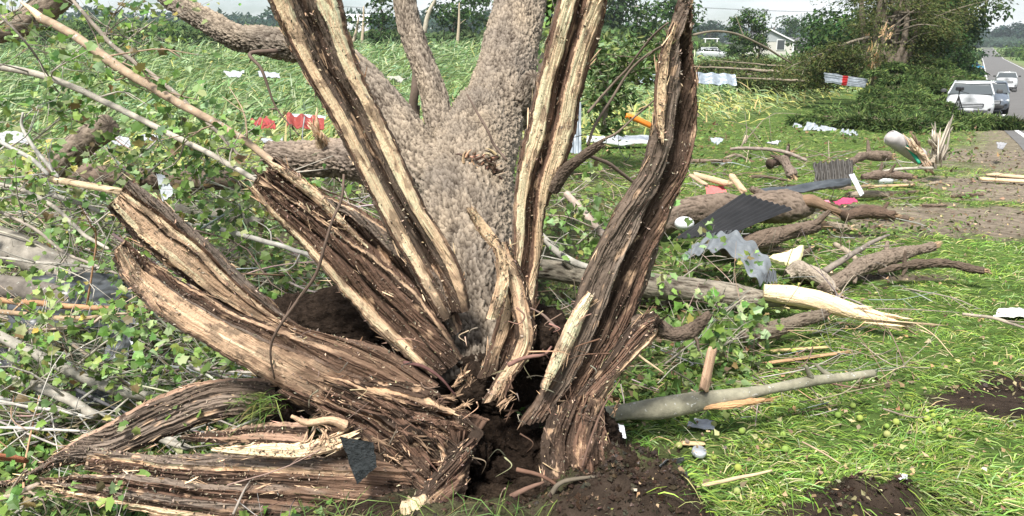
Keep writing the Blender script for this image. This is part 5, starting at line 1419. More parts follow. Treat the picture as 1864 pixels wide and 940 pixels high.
branch('short furrowed log stub with blunt end in the leaves at left', [(95, 312, 5.3), (150, 262, 5.2), (200, 228, 5.1)], [.09, .088, .08], (.34, .27, .21), 'bark', nt=4, nleaf=20, name='fallen_log', seg=60, step=.015, amp=.02, cat='log')
branch('dark furrowed log lying low behind the leaf clusters', [(110, 315, 5.7), (230, 322, 5.6), (330, 330, 5.5), (470, 326, 5.3)], [.075, .075, .07, .065], (.24, .18, .14), 'bark', nt=5, nleaf=40, name='fallen_log', seg=50, step=.02, amp=.018, cat='log')
branch('smooth thick grey log entering at the left edge', [(-40, 428, 4.3), (20, 452, 4.2), (90, 482, 4.1), (150, 508, 4.0), (220, 560, 3.9)], [.098, .095, .085, .07, .055], (.25, .225, .19), nt=5, nleaf=30, name='fallen_log', seg=40, amp=.006, cat='log')
branch('dark smooth log below the thick grey one', [(-40, 515, 3.9), (50, 528, 3.85), (120, 545, 3.8), (200, 590, 3.75)], [.06, .06, .055, .04], (.16, .14, .12), nt=4, nleaf=30, name='fallen_log', seg=30, cat='log')
branch('lichen-spotted grey branch curving above the bark strip', [(-30, 598, 3.3), (40, 632, 3.25), (110, 668, 3.2), (180, 700, 3.15), (240, 716, 3.12), (310, 728, 3.1)], [.021, .024, .023, .022, .022, .02], (.36, .335, .28), nt=8, nleaf=80)
branch('shorter grey branch just under the lichen-spotted one', [(-20, 682, 3.1), (60, 700, 3.05), (120, 726, 3.0), (178, 760, 2.95)], [.018, .024, .022, .018], (.36, .33, .28), nt=6, nleaf=40)
branch('reddish peeled stick at the left edge, upper one', [(-20, 544, 3.5), (60, 552, 3.48), (130, 558, 3.46), (215, 562, 3.44)], [.013, .014, .013, .012], RUST, nt=3, nleaf=14)
branch('reddish peeled stick at the left edge, lower one', [(-20, 566, 3.45), (60, 574, 3.43), (130, 580, 3.42), (200, 574, 3.4)], [.011, .012, .011, .009], (.34, .24, .15), nt=3, nleaf=14)
branch('grey branch between left slab tips and tall left slab', [(225, 395, 4.6), (310, 404, 4.5), (380, 414, 4.4), (430, 425, 4.3), (500, 445, 4.2), (575, 468, 4.1)], [.014, .014, .014, .015, .014, .012], (.36, .34, .30), nt=8, nleaf=90)
branch('thicker grey log lying behind that grey branch', [(300, 382, 5.2), (360, 386, 5.1), (430, 396, 5.0), (480, 410, 4.9)], [.045, .045, .04, .035], (.30, .27, .22), nt=4, nleaf=50, name='fallen_log', seg=30, cat='log')
branch('grey branch rising to the left slab tip from the left edge', [(-20, 338, 4.8), (60, 348, 4.7), (110, 360, 4.6), (190, 388, 4.5)], [.015, .018, .016, .013], GREYL, nt=6, nleaf=40)
branch('slim grey branch slanting below the splintered plank', [(-20, 330, 4.3), (50, 350, 4.2), (100, 378, 4.1), (150, 425, 4.0), (200, 455, 3.9)], [.009, .01, .011, .01, .009], GREY, nt=6, nleaf=60)
branch('slim dark branch with twigs ending at the left slab tips', [(-20, 378, 3.9), (60, 415, 3.85), (110, 455, 3.8), (160, 478, 3.75), (215, 500, 3.7)], [.007, .008, .008, .007, .006], (.28, .24, .20), nt=6, nleaf=50)
branch('white crooked branch standing at the left edge', [(42, 205, 4.2), (40, 232, 4.2), (58, 262, 4.15), (82, 295, 4.1), (108, 326, 4.05)], [.006, .008, .009, .010, .011], (.42, .40, .36), nt=4, nleaf=16)
branch('white arching branch under the crooked white one', [(-20, 246, 4.1), (22, 270, 4.08), (60, 292, 4.05), (90, 320, 4.0)], [.010, .012, .011, .009], (.42, .40, .36), nt=3, nleaf=20)
branch('thin dark twig slanting from the top left corner', [(-10, 22, 3.9), (30, 58, 3.9), (60, 95, 3.95), (92, 145, 4.05)], [.004, .005, .005, .004], (.22, .19, .16), nt=5, nleaf=60)
branch('horizontal pale stick over the black sheet', [(-20, 468, 3.5), (70, 478, 3.5), (140, 484, 3.5), (205, 492, 3.5)], [.006, .007, .007, .006], GREYL, nt=5, nleaf=20)
branch('forked pale stick in front of the black sheet', [(50, 600, 3.2), (110, 598, 3.2), (165, 590, 3.2), (190, 575, 3.2), (235, 570, 3.2)], [.005, .006, .006, .006, .005], (.42, .33, .25), nt=5, nleaf=34)
branch('pale twig crossing low at the left edge', [(-20, 728, 2.9), (60, 742, 2.88), (110, 748, 2.86), (170, 762, 2.84)], [.006, .007, .007, .006], (.44, .41, .36), nt=5, nleaf=30)
branch('pale twig with buds beside the bark strip', [(-20, 778, 2.8), (50, 780, 2.78), (100, 782, 2.76), (150, 786, 2.75)], [.005, .006, .006, .005], (.46, .43, .38), nt=5, nleaf=30)
branch('brown stick in the bottom left corner', [(-25, 915, 2.45), (20, 902, 2.44), (75, 880, 2.43)], [.009, .010, .009], (.33, .26, .2), nt=3, nleaf=20)
branch('grey stick lying between bark strip and low slabs', [(220, 790, 2.9), (270, 796, 2.88), (330, 812, 2.86), (345, 818, 2.85)], [.008, .010, .010, .007], GREYL, nt=3, nleaf=20)
branch('forked grey branch lying under the right of the bark strip', [(240, 776, 3.0), (300, 800, 2.95), (345, 798, 2.92), (420, 800, 2.9)], [.010, .013, .016, .015], (.36, .34, .3), nt=3, nleaf=20)
# bushy leafy shoots filling the tangle
for i, (x, y, d, up, L, nl, lab) in enumerate([
    (250, 60, 4.3, .2, .5, 150, 'leafy shoot at the top between log and long brown branch'), (230, 110, 4.2, -.1, .4, 90, 'leafy shoot hanging off the long brown branch'), (120, 110, 4.0, .1, .4, 110, 'leafy shoot above the straight grey branch'),
    (330, 260, 3.9, -.2, .5, 220, 'big leafy shoot under the straight grey branch'), (380, 330, 3.9, -.1, .5, 200, 'leafy shoot beside the white scrap'), (300, 290, 4.2, 0, .5, 180, 'leafy shoot above the dark furrowed log'),
    (80, 240, 4.1, 0, .45, 150, 'leafy shoot with yellow leaves by the white crooked branch'), (180, 420, 4.1, .1, .4, 120, 'leafy shoot behind the left slab tips'), (60, 400, 4.1, .1, .45, 130, 'leafy shoot over the smooth thick grey log'),
    (420, 470, 4.0, 0, .45, 170, 'leafy shoot behind the broad left slab'), (500, 500, 3.9, 0, .4, 140, 'leafy shoot between left and mid-left slabs'), (280, 640, 3.1, 0, .4, 190, 'leafy shoot under the broad left slab'),
    (370, 680, 3.0, 0, .35, 170, 'leafy shoot just above the bark strip'), (170, 640, 3.1, 0, .35, 110, 'leafy shoot over the lichen-spotted branch'), (60, 610, 3.2, 0, .35, 90, 'leafy shoot at the left edge under the black sheet'),
    (260, 560, 3.4, 0, .35, 120, 'leafy shoot between black sheet and broad slab'), (40, 925, 2.42, 0, .2, 60, 'leafy shoot in the bottom left corner'), (190, 960, 2.36, 0, .2, 50, 'leafy shoot below the pointed low slab'),
    (440, 250, 4.6, 0, .5, 150, 'leafy shoot in front of the red sheet'), (450, 380, 4.2, 0, .45, 150, 'leafy shoot left of the mid-left slab tips'), (30, 500, 3.7, 0, .35, 60, 'leafy shoot between the two logs at the left edge'),
    (200, 250, 5.0, 0, .5, 130, 'leafy shoot hiding the blunt log stub'), (1080, 420, 4.6, 0, .45, 190, 'leafy shoot seen between centre and right slabs'), (1040, 350, 5.0, 0, .45, 140, 'leafy shoot behind the centre slab'),
    (1330, 560, 4.3, 0, .35, 110, 'leafy shoot leaning over the long peeled log'), (1250, 500, 4.9, 0, .35, 120, 'leafy shoot under the curled silver sheet'), (1240, 640, 3.8, 0, .3, 140, 'leafy shoot right of the side root'),
    (1330, 620, 3.9, 0, .3, 110, 'leafy shoot behind the broken wood block'), (1000, 60, 8, 0, .6, 160, 'leafy shoot behind the top of the centre slab'), (30, 20, 4.0, .1, .4, 80, 'leafy shoot in the top left corner'), (60, 700, 3.0, 0, .3, 80, 'leafy shoot beside the shorter grey branch'), (160, 340, 4.5, 0, .4, 110, 'leafy shoot over the splintered plank')]):
    d = d + (.45 if x < 600 and y < 560 else 0)
    A = (x - 30, y + 25, d + .05); B = (x + 30, y - 22, d - .05)
    branch(lab, [A, (x, y, d), B], [.006, .005, .003], GREY, nt=9, tl=L * .85, nleaf=int(nl * (.95 if x < 600 and y < 330 else .8)), name='leafy_shoot', group='leafy shoots in the tangle', leaf=.075 if d < 6 else .12)
# thin bare lines near the slabs
def twig(label, pts, r, col=(.13, .095, .075), side=2, name='bare_twig', group=None):
    g = Geo(); C, R = tube(g, px(pts), r, 6, .02, col=col, wob=.004, seed=RNG.random() * 9)
    for k in range(side):
        i = RNG.integers(2, len(C) - 2); e = C[i] + RNG.normal(size=3) * .05
        tube(g, [C[i], e], [r[0] * .5, r[0] * .2], 4, .02, col=col)
    return g.build(name, M['twig'], label=label, cat='twig', group=group)
twig('dark wiry root arching in front of the left slabs', [(626, 318, 2.72), (622, 360, 2.66), (606, 400, 2.62), (590, 450, 2.6), (575, 500, 2.6), (540, 550, 2.6), (505, 600, 2.6), (492, 640, 2.62), (500, 690, 2.66)], [.0045, .005, .006, .0055, .0035], col=(.12, .085, .065), side=5)
twig('dark twig hanging from the upper left limb', [(505, 92, 5.05), (455, 98, 5.0), (475, 125, 4.95), (490, 165, 4.95), (505, 200, 4.95), (545, 248, 4.9)], [.016, .012, .009, .006, .004], side=3)
twig('thin dark twig crossing the great trunk', [(850, 172, 3.6), (868, 205, 3.55), (888, 240, 3.5), (900, 265, 3.5), (922, 292, 3.45)], [.004, .006, .007], side=1)
twig('upper thin twig curving from the tall right slab to the centre slab', [(1216, 42, 2.95), (1180, 75, 3.1), (1140, 128, 3.2), (1100, 170, 3.25), (1070, 205, 3.2)], [.004, .005, .006], col=(.17, .13, .10), side=3)
twig('middle thin twig curving between the two right slabs', [(1236, 70, 2.9), (1195, 90, 3.0), (1150, 125, 3.1), (1110, 185, 3.1), (1080, 235, 3.05), (1070, 265, 3.0)], [.004, .005, .006], col=(.17, .13, .10), side=4)
twig('lowest thin twig joining the side knot to the right slab', [(1205, 170, 2.9), (1165, 205, 2.95), (1125, 240, 2.95), (1095, 256, 2.9)], [.003, .004, .005], col=(.17, .13, .10), side=2)
twig('thin twig springing from the top of the right slab over the house', [(1262, 64, 2.86), (1300, 57, 2.9), (1340, 62, 2.95), (1385, 82, 3.0), (1415, 100, 3.05), (1440, 115, 3.1)], [.005, .004, .004, .003], col=(.19, .16, .12), side=2)
twig('dark branch standing upright behind the thin upright limb', [(760, 232, 6.0), (752, 200, 6.0), (756, 160, 6.0), (758, 110, 6.1)], [.045, .04, .035, .03], col=(.12, .09, .07), side=3)
twig('pale crooked snag above the corn right of the thin limb', [(772, 60, 9), (780, 25, 9), (795, -5, 9)], [.03, .025, .015], col=(.4, .36, .28), side=2)
twig('long dark tangle twig below the side knot', [(1035, 265, 4.2), (1075, 285, 4.3), (1110, 300, 4.4), (1150, 330, 4.5), (1180, 340, 4.6)], [.01, .012, .008], side=4)

# smooth branches seen between centre and right slabs
branch('grey branch rising left behind the right slab', [(1030, 352, 4.8), (1060, 385, 4.7), (1095, 425, 4.6), (1130, 455, 4.5)], [.022, .024, .026, .026], (.36, .29, .24), nt=3, nleaf=20)
branch('forked grey branch low behind the centre slab', [(985, 428, 4.5), (1010, 455, 4.45), (1045, 478, 4.4), (1085, 490, 4.35)], [.018, .022, .022, .016], (.33, .31, .27), nt=4, nleaf=20)

# ------------------------------------------------------------------ logs at right
def log(label, pts, rad, col, m='bark', seg=72, step=.009, amp=.014, sc=.03, el=.4, jag=.02, extra=None, name='fallen_log', group=None, seed=1):
    P = px(pts); c = np.mean(P, axis=0)
    t = thing(name, [c[0], c[1], TZ(c[0], c[1])[0]], label, 'log', group)
    rr_ = max(rad); rad = np.interp(np.linspace(0, 1, 9), np.linspace(0, 1, len(rad)), rad) * (1 + .16 * RNG.normal(size=9)).clip(.7, 1.3) * (.85 if m == 'bark' and not extra else 1)
    g = Geo(); C, R = tube(g, P, rad, seg, step, amp=amp * (1.3 if m == 'bark' else 1), sc=sc * (.8 if m == 'bark' else 1), el=el, col=np.array(col) * (.85 if m == 'bark' else 1), seed=seed, jag=jag, bump_low=rr_ * .35, wob=rr_ * .5)
    for k in range(2 if rr_ > .03 else 0):
        i = RNG.integers(len(C) // 5, len(C) - 3); d = RNG.normal(size=3) * [1, .7, 1] + [0, 0, .6]; d /= np.linalg.norm(d)
        tube(g, [C[i], C[i] + d * rr_ * 1.5, C[i] + d * rr_ * 2.6 + [0, 0, .01]], [rr_ * .45, rr_ * .3, rr_ * .18], 20, step, amp=amp * .6, sc=sc * .5, col=np.array(col) * .8, jag=.01)
    part(g, 'bark_log', M[m], t)
    if m == 'bark' and not extra:
        g = Geo(); dd = C[-1] - C[-3]; dd /= np.linalg.norm(dd); shards(g, C[-1] - dd * .01, C[-1] + dd * .02, 16, rr_ * 1.1, rr_ * .13, (.42, .29, .18), .25, seed=seed)
        part(g, 'torn_end', M['wood'], t, smooth=False)
    for (nm, pp, rr, cc, jg) in (extra or []):
        g = Geo(); q_ = px(pp); C2, R2 = tube(g, q_, rr, 60, .004, amp=.014, sc=.016, el=.06, col=cc, seed=seed + 3, jag=jg, bump_low=max(rr) * .5)
        d2 = C2[-1] - C2[len(C2) // 2]; L2 = np.linalg.norm(d2); shards(g, C2[len(C2) // 2], C2[-1], 34, L2 * .6, max(rr) * .22, cc, .12, seed=seed)
        part(g, nm, M['wood'], t)
    return t
log('long grey log with its right end peeled to a cream splinter', [(940, 488, 5.05), (1020, 498, 5.0), (1100, 508, 4.95), (1190, 520, 4.9), (1290, 534, 4.85), (1390, 545, 4.75), (1475, 553, 4.68)], [.06, .062, .065, .068, .068, .066, .05], (.36, .315, .25), seed=3, sc=.045, el=.25, amp=.009,
    extra=[('peeled_wood', [(1390, 532, 4.70), (1440, 538, 4.66), (1490, 548, 4.6), (1550, 566, 4.52), (1600, 580, 4.45), (1634, 588, 4.40)], [.045, .058, .056, .042, .03, .010], (.86, .66, .42), .06)])
log('mossy grey-green branch lying across the near grass', [(1090, 756, 3.05), (1160, 748, 3.08), (1240, 736, 3.12), (1330, 722, 3.16), (1420, 705, 3.22), (1500, 690, 3.3), (1590, 680, 3.4)], [.036, .037, .036, .035, .032, .027, .014], (.235, .22, .16), m='smooth', amp=.004, seed=4, seg=30,
    extra=[('peeled_strip', [(1280, 742, 3.10), (1330, 738, 3.10), (1390, 728, 3.13)], [.006, .014, .006], (.55, .33, .17), .02)])
log('short dark mossy log under the peeled cream splinter', [(1350, 614, 4.18), (1400, 600, 4.22), (1450, 585, 4.3), (1500, 572, 4.4)], [.038, .042, .042, .04], (.25, .20, .15), seed=5)
log('thick furrowed log under the dark corrugated sheet', [(1180, 410, 6.9), (1240, 392, 7.0), (1320, 384, 7.1), (1400, 378, 7.2), (1475, 376, 7.3)], [.13, .14, .15, .145, .12], (.26, .20, .155), seed=6, amp=.022, sc=.05,
    extra=[('torn_end', [(1440, 372, 7.2), (1475, 366, 7.15), (1510, 380, 7.1), (1545, 392, 7.1)], [.05, .055, .03, .012], (.22, .145, .095), .12)])
log('furrowed log lying behind the yellow foam', [(1320, 455, 6.2), (1370, 440, 6.3), (1430, 425, 6.4), (1490, 412, 6.5)], [.07, .08, .075, .06], (.22, .165, .125), seed=7, amp=.02)
log('pale knobbly chunk of bark beside the yellow foam', [(1430, 500, 5.45), (1450, 488, 5.45), (1480, 494, 5.4), (1510, 515, 5.25), (1522, 530, 5.15)], [.05, .07, .06, .045, .03], (.50, .42, .33), seed=8, amp=.018)
log('gnarled root-like log pointing right to the bare earth', [(1500, 530, 5.2), (1540, 505, 5.4), (1590, 480, 5.65), (1640, 462, 5.8), (1700, 446, 5.95)], [.04, .055, .06, .06, .055], (.30, .235, .18), seed=9, amp=.02,
    extra=[])
log('dark crumbling log half sunk in grass at right', [(1600, 495, 5.4), (1660, 482, 5.5), (1720, 480, 5.5), (1790, 492, 5.4)], [.02, .035, .04, .02], (.16, .12, .09), seed=10, amp=.02)
log('rough log behind the white jug', [(1570, 322, 8.9), (1610, 318, 9.0), (1660, 322, 9.0)], [.05, .055, .04], (.24, .18, .14), seed=11)
log('curved log lying left of the grey tube', [(1540, 300, 10.0), (1575, 285, 10.4), (1620, 284, 10.4)], [.06, .08, .07], (.22, .17, .13), seed=12)
log('small dark stub standing in the grass left of the corrugated piece', [(1400, 300, 9.9), (1425, 290, 10.0), (1440, 278, 10.0)], [.07, .06, .05], (.14, .10, .08), seed=13)
log('grey stub post leaning beside the dark stub', [(1425, 285, 9.8), (1435, 305, 9.7), (1445, 322, 9.5)], [.06, .065, .07], (.27, .21, .17), seed=14)
log('reddish dark log end right of the torn log', [(1535, 395, 6.9), (1580, 385, 7.0), (1625, 392, 6.9)], [.05, .06, .04], (.17, .115, .085), seed=15)
branch('crooked grey bough arching over the debris at mid right', [(1330, 272, 10.2), (1360, 270, 10.0), (1420, 275, 9.8), (1470, 293, 9.5)], [.02, .022, .022, .02], (.25, .20, .17), nt=7, nleaf=0, tl=.8, group=None)
branch('forked stick lying by the gnarled log', [(1520, 445, 6.1), (1548, 462, 5.9), (1562, 478, 5.8)], [.02, .022, .02], (.33, .27, .2), nt=3, nleaf=0, group=None)
branch('grey stick leaning right of the foam chunk', [(1500, 495, 5.5), (1540, 470, 5.6), (1590, 440, 5.9), (1620, 428, 6.1)], [.026, .022, .016, .01], (.2, .17, .14), nt=3, nleaf=0, group=None)
branch('grey stick lying over the white jug plank', [(1582, 318, 9.2), (1640, 308, 9.3), (1700, 306, 9.3)], [.02, .02, .016], (.38, .34, .28), nt=3, nleaf=0, group=None)
branch('long thin stick over the white rag at the right edge', [(1752, 572, 4.3), (1800, 578, 4.25), (1850, 592, 4.15), (1900, 606, 4.1)], [.009, .010, .010, .008], (.32, .27, .21), nt=2, nleaf=0, group=None)
for i, (pts, r, lab) in enumerate([([(1262, 888, 2.62), (1330, 874, 2.66), (1405, 856, 2.72)], .008, 'straight pale stick in the near grass above the earth clod'), ([(1160, 645, 3.6), (1180, 660, 3.55), (1208, 680, 3.5)], .006, 'short pale splinter below the side root'),
                              ([(1668, 590, 4.0), (1700, 610, 3.9), (1735, 650, 3.7)], .003, 'thin arched straw stalk in the grass at right'), ([(1460, 805, 2.9), (1490, 820, 2.85), (1530, 845, 2.8)], .004, 'fine brown straw lying in the near grass')]):
    twig(lab, pts, [r, r, r * .6], col=(.52, .40, .25) if i != 3 else (.4, .3, .2), side=0, name='stick')

for i, (x0, y0, L, r, a_, lab) in enumerate([
    (1460, 345, .5, .03, .3, 'short brown stick above the pink cloth'), (1580, 365, .5, .05, .1, 'blunt dark chunk right of the bright pink cloth'), (1610, 400, .45, .05, -.4, 'dark broken chunk left of the bare earth patch'), (1640, 355, .4, .03, .2, 'thin dark stick at the top edge of the bare earth'),
    (1500, 425, .55, .05, .25, 'brown bark chunk right of the corrugated sheet'), (1550, 415, .5, .035, -.2, 'short dark log between foam slab and bare earth'), (1290, 300, .7, .04, -.2, 'brown stick in the grass right of the tall right slab'), (1340, 292, .5, .03, .5, 'small brown stick near the pale sliver'),
    (1460, 470, .35, .03, .9, 'rough stick right above the knobbly chunk'), (1370, 470, .5, .04, .1, 'dark log end above the curled silver sheet'), (1675, 335, .5, .03, 0, 'thin brown stick right of the white jug'), (1760, 360, .4, .02, .1, 'small stick on top of the bare earth patch'),
    (1540, 345, .5, .05, -.3, 'dark splintered root below the metal strip'), (1250, 560, .35, .03, .1, 'pale rotten stub right under the long grey log'), (1400, 330, .5, .03, -.2, 'thin brown stick left of the long gutter'), (1700, 378, .3, .02, .2, 'little splinter on the bare earth patch'),
    (1230, 380, .4, .04, .2, 'broken limb end between right slab and furrowed log'), (1480, 520, .3, .03, -.5, 'short mossy stick under the knobbly chunk'), (1180, 560, .35, .03, .1, 'whitish stick just above the side root'), (1350, 640, .3, .015, .6, 'short twig right of the broken wood block')]):
    c = G(x0, y0, r * .8); dd = np.array([cos(a_), sin(a_) * .8, 0]) * L / 2; e1, e2 = c - dd, c + dd
    for e in (e1, e2): e[2] = TZ(e[0], e[1])[0] + r * (.5 + 1.4 * RNG.random())
    r *= .75
    t = thing('wood_chunk', c - [0, 0, r], lab, 'wood', 'broken wood strewn at mid right')
    g = Geo(); tube(g, [e1, (e1 + e2) / 2 + RNG.normal(size=3) * L * .06, e2], [r, r * 1.1, r * .8], 50, .012, amp=.016, sc=.022, el=.3, col=[(.22, .165, .125), (.34, .28, .21), (.16, .12, .09)][i % 3], seed=i + 30, jag=.02, bump_low=r * .5)
    part(g, 'bark_piece', M['bark'], t)
    g = Geo(); ax = (e2 - e1) / L; shards(g, e2 - ax * .02, e2 + ax * .02, 12, r * 2.4, r * .2, (.50, .35, .22), .25, seed=i); shards(g, e1 + ax * .02, e1 - ax * .02, 8, r * 1.6, r * .2, (.42, .28, .18), .3, seed=i + 9)
    part(g, 'torn_end', M['wood'], t, smooth=False)

# splintered pieces of timber
def plank(label, a, b, w, th, col, rot=0, name='plank', split=True, up=.0):
    A, B = np.array(a), np.array(b); n = 26; d = B - A; L = np.linalg.norm(d); d = d / L
    s = np.cross(d, [0, 0, 1]); s /= np.linalg.norm(s); u = np.cross(s, d)
    if rot: s, u = s * cos(rot) + u * sin(rot), u * cos(rot) - s * sin(rot)
    k = 12; g = Geo(); t = np.linspace(0, 1, n)
    ring = []
    for j in range(k):
        a_ = 2 * pi * j / k; x = np.sign(cos(a_)) * min(1, abs(cos(a_)) * 1.35); y = np.sign(sin(a_)) * min(1, abs(sin(a_)) * 1.35); ring.append((x * w / 2, y * th / 2))
    V = []; sd = RNG.random() * 40
    jags = RNG.random(k) * .22 if split else np.zeros(k); jags2 = RNG.random(k) * .12 if split else np.zeros(k)
    for ti in t:
        for j, (x, y) in enumerate(ring):
            tt = jags2[j] * (1 - ti) * (ti < .3) + ti * (1 - jags[j] * (ti > .7) * (ti - .7) / .3)
            V.append(A + d * L * tt + s * x * (1 - .35 * (ti > .93)) + u * y)
    V = np.array(V); V = V + (.05 * w * fbm(V * 30 + sd, 2))[:, None] * s
    q = np.zeros((len(V), 3)); q[:, 0] = np.tile(np.arange(k) * w / 5, n); q[:, 1] = np.repeat(t * L, k); q[:, 2] = .5
    F = grid_faces(n, k, True); n0 = len(V); V = np.vstack([V, V[:k].mean(0), V[-k:].mean(0)]); q = np.vstack([q, q[:1], q[-1:]])
    j = np.arange(k); F3 = np.vstack([np.stack([np.full(k, n0), (j + 1) % k, j], 1), np.stack([np.full(k, n0 + 1), (n - 1) * k + j, (n - 1) * k + (j + 1) % k], 1)])
    g.add(V, F, F3, col, q)
    return g.build(name, M['wood'], label=label, cat='plank')
plank('splintered pale plank sticking out behind the left slab tips', W(85, 325, 4.5), W(238, 352, 4.2), .05, .03, (.72, .55, .36))
plank('broken pinkish wood block standing on the near grass', W(1280, 716, 3.12), W(1298, 628, 3.2), .08, .035, (.55, .36, .24), rot=1.45, name='wood_block')
plank('plank slanting down behind the thick furrowed log', W(1262, 318, 8.2), W(1345, 340, 7.8), .10, .06, (.60, .44, .28), rot=.3)
plank('stick of lumber leaning up against the thick furrowed log', W(1330, 318, 7.7), W(1356, 352, 7.2), .06, .05, (.62, .44, .28), rot=.3)
plank('thin board lying in front of the white jug', G(1582, 344, .03), G(1672, 341, .03), .06, .03, (.52, .36, .22))
plank('long pale board lying on the bare ground at the right edge', G(1778, 332, .05), G(1880, 338, .05), .12, .04, (.70, .52, .33))
plank('wide splintered board on the bare ground under the long pale one', G(1795, 322, .04), G(1885, 330, .04), .16, .04, (.62, .46, .30))
plank('pale lath in the grass above the corrugated piece', G(1560, 281, .03), G(1600, 279, .03), .05, .02, (.70, .58, .34))
plank('yellow split stick lying in the grass, upper one', G(1400, 648, .03), G(1520, 640, .03), .022, .012, (.60, .46, .22))
plank('orange split stick in the grass beside the yellow one', G(1385, 672, .03), G(1556, 648, .03), .026, .012, (.50, .31, .17))
plank('small pale chip of wood left of the round lid', G(1238, 814, .02), G(1285, 816, .02), .03, .01, (.66, .46, .26))
plank('rust-red board at the lower left edge', W(-30, 828, 2.62), W(48, 838, 2.6), .055, .012, (.33, .13, .07), rot=.9, split=False)
plank('light splintered stick under the mid-right planks', W(1255, 318, 7.9), W(1290, 340, 7.6), .05, .03, (.5, .36, .24))
plank('pale sliver standing in grass below the white debris', W(1354, 262, 11), W(1360, 246, 11), .05, .03, (.62, .5, .36), rot=1.3)

# ------------------------------------------------------------------ metal sheets and rubbish
def sheet(name, label, corners, corr=10, amp=.012, col=(.5, .5, .5), m='metal', nu=90, nv=40, warp=.03, curl=None, seed=1, cat='sheet', jag=.03, th=.003, along=True, stripe=None, freq=3):
    A, B, C_, D = [np.array(c, dtype=float) for c in corners]
    U, V_ = np.meshgrid(np.linspace(0, 1, nu), np.linspace(0, 1, nv), indexing='ij')
    eu = 1 + min(jag, .12) * pn(np.stack([V_.ravel() * 4, np.full(U.size, seed), np.zeros(U.size)], 1)).reshape(U.shape) * 2
    ev = 1 + min(jag, .12) * pn(np.stack([U.ravel() * 4, np.full(U.size, seed + 5), np.zeros(U.size)], 1)).reshape(U.shape) * 2
    Un = .5 + (U - .5) * eu; Vn = .5 + (V_ - .5) * ev
    P = ((1 - Un) * (1 - Vn))[..., None] * A + (Un * (1 - Vn))[..., None] * B + (Un * Vn)[..., None] * C_ + ((1 - Un) * Vn)[..., None] * D
    nr = np.cross(B - A, D - A); nr /= np.linalg.norm(nr)
    if nr[2] < 0: nr = -nr
    _sz = min(np.linalg.norm(B - A), np.linalg.norm(D - A)); warp = min(warp, .16 * _sz); freq = min(freq, 2.6) if _sz < .5 else freq
    h = amp * np.sin(2 * pi * corr * (U if along else V_)) + warp * fbm(np.stack([U.ravel() * freq, V_.ravel() * freq, np.full(U.size, seed * 3.)], 1), 3).reshape(U.shape)
    if curl is not None: h = h + curl(U, V_)
    P1 = P + nr * h[..., None]; P2 = P1 - nr * th
    g = Geo(); F = grid_faces(nu, nv); c = np.tile(np.array(col, dtype=float), (U.size, 1))
    if stripe: k = (U.ravel() > stripe[0]) & (U.ravel() < stripe[1]); c[k] = stripe[2]
    g.add(P1.reshape(-1, 3), F, None, c); g.add(P2.reshape(-1, 3), F[:, ::-1], None, c)
    n = nu * nv; idx = np.arange(n).reshape(nu, nv); e = np.concatenate([idx[:, 0], idx[-1, 1:], idx[-2::-1, -1], idx[0, -2::-1]])
    V2 = np.vstack([P1.reshape(-1, 3)[e], P2.reshape(-1, 3)[e]]); ne = len(e); j = np.arange(ne - 1)
    g.add(V2, np.stack([j, j + 1, j + 1 + ne, j + ne], 1), None, c[np.r_[e, e]])
    return g.build(name, M[m], label=label, cat=cat)
sheet('corrugated_sheet', 'dark corrugated sheet lying tilted over the thick furrowed log', [W(1228, 432, 6.35), W(1352, 352, 6.8), W(1442, 378, 6.6), W(1318, 432, 6.1)], 0, 0, (.045, .047, .048), 'darkmetal', warp=.02, seed=2, along=False, corr=0) if False else None
sheet('corrugated_sheet', 'dark corrugated sheet lying tilted over the thick furrowed log', [W(1352, 352, 6.75), W(1228, 434, 6.3), W(1330, 428, 6.1), W(1445, 380, 6.55)], 9, .010, (.018, .018, .019), 'darkmetal', warp=.015, seed=2, along=False)
sheet('metal_flap', 'small dark ribbed flap hanging under the dark corrugated sheet', [W(1290, 425, 6.15), W(1340, 418, 6.15), W(1320, 445, 6.1), W(1280, 446, 6.1)], 5, .008, (.06, .065, .07), 'darkmetal', seed=5)
sheet('curled_sheet', 'curled silver corrugated sheet arched over a dark gap', [W(1238, 474, 5.5), W(1384, 520, 5.0), W(1402, 496, 5.35), W(1262, 458, 5.9)], 0, 0, (.20, .215, .225), 'metal', curl=lambda U, V: .15 * np.sin(pi * U) + .06 * V + .018 * np.sin(2 * pi * (6 * U + .4 * np.sin(5 * U))), warp=.05, seed=3, nu=120)
sheet('crumpled_sheet', 'crumpled dark scrap at the low end of the curled silver sheet', [W(1388, 500, 5.2), W(1412, 490, 5.2), W(1415, 512, 5.1), W(1392, 516, 5.1)], 4, .01, (.12, .13, .14), 'darkmetal', warp=.06, seed=4)
sheet('corrugated_piece', 'upright dark ribbed roofing piece with ragged top at mid right', [W(1480, 298, 8.9), W(1552, 290, 8.9), W(1556, 326, 8.7), W(1484, 332, 8.7)], 7, .022, (.085, .078, .07), 'darkmetal', warp=.05, seed=6, jag=.08, nu=110)
sheet('gutter', 'long black and silver gutter lying below the ribbed roofing piece', [W(1372, 347, 8.0), W(1552, 322, 8.6), W(1548, 332, 8.5), W(1440, 352, 7.9)], 0, 0, (.10, .11, .12), 'metal', curl=lambda U, V: -.06 * np.sin(pi * V), warp=.05, seed=7)
sheet('metal_strip', 'twisted pale metal strip hanging right of the ribbed roofing piece', [W(1545, 318, 8.5), W(1555, 316, 8.5), W(1573, 352, 8.2), W(1566, 358, 8.2)], 0, 0, (.5, .52, .54), 'metal', warp=.05, seed=8, nu=30, nv=30)
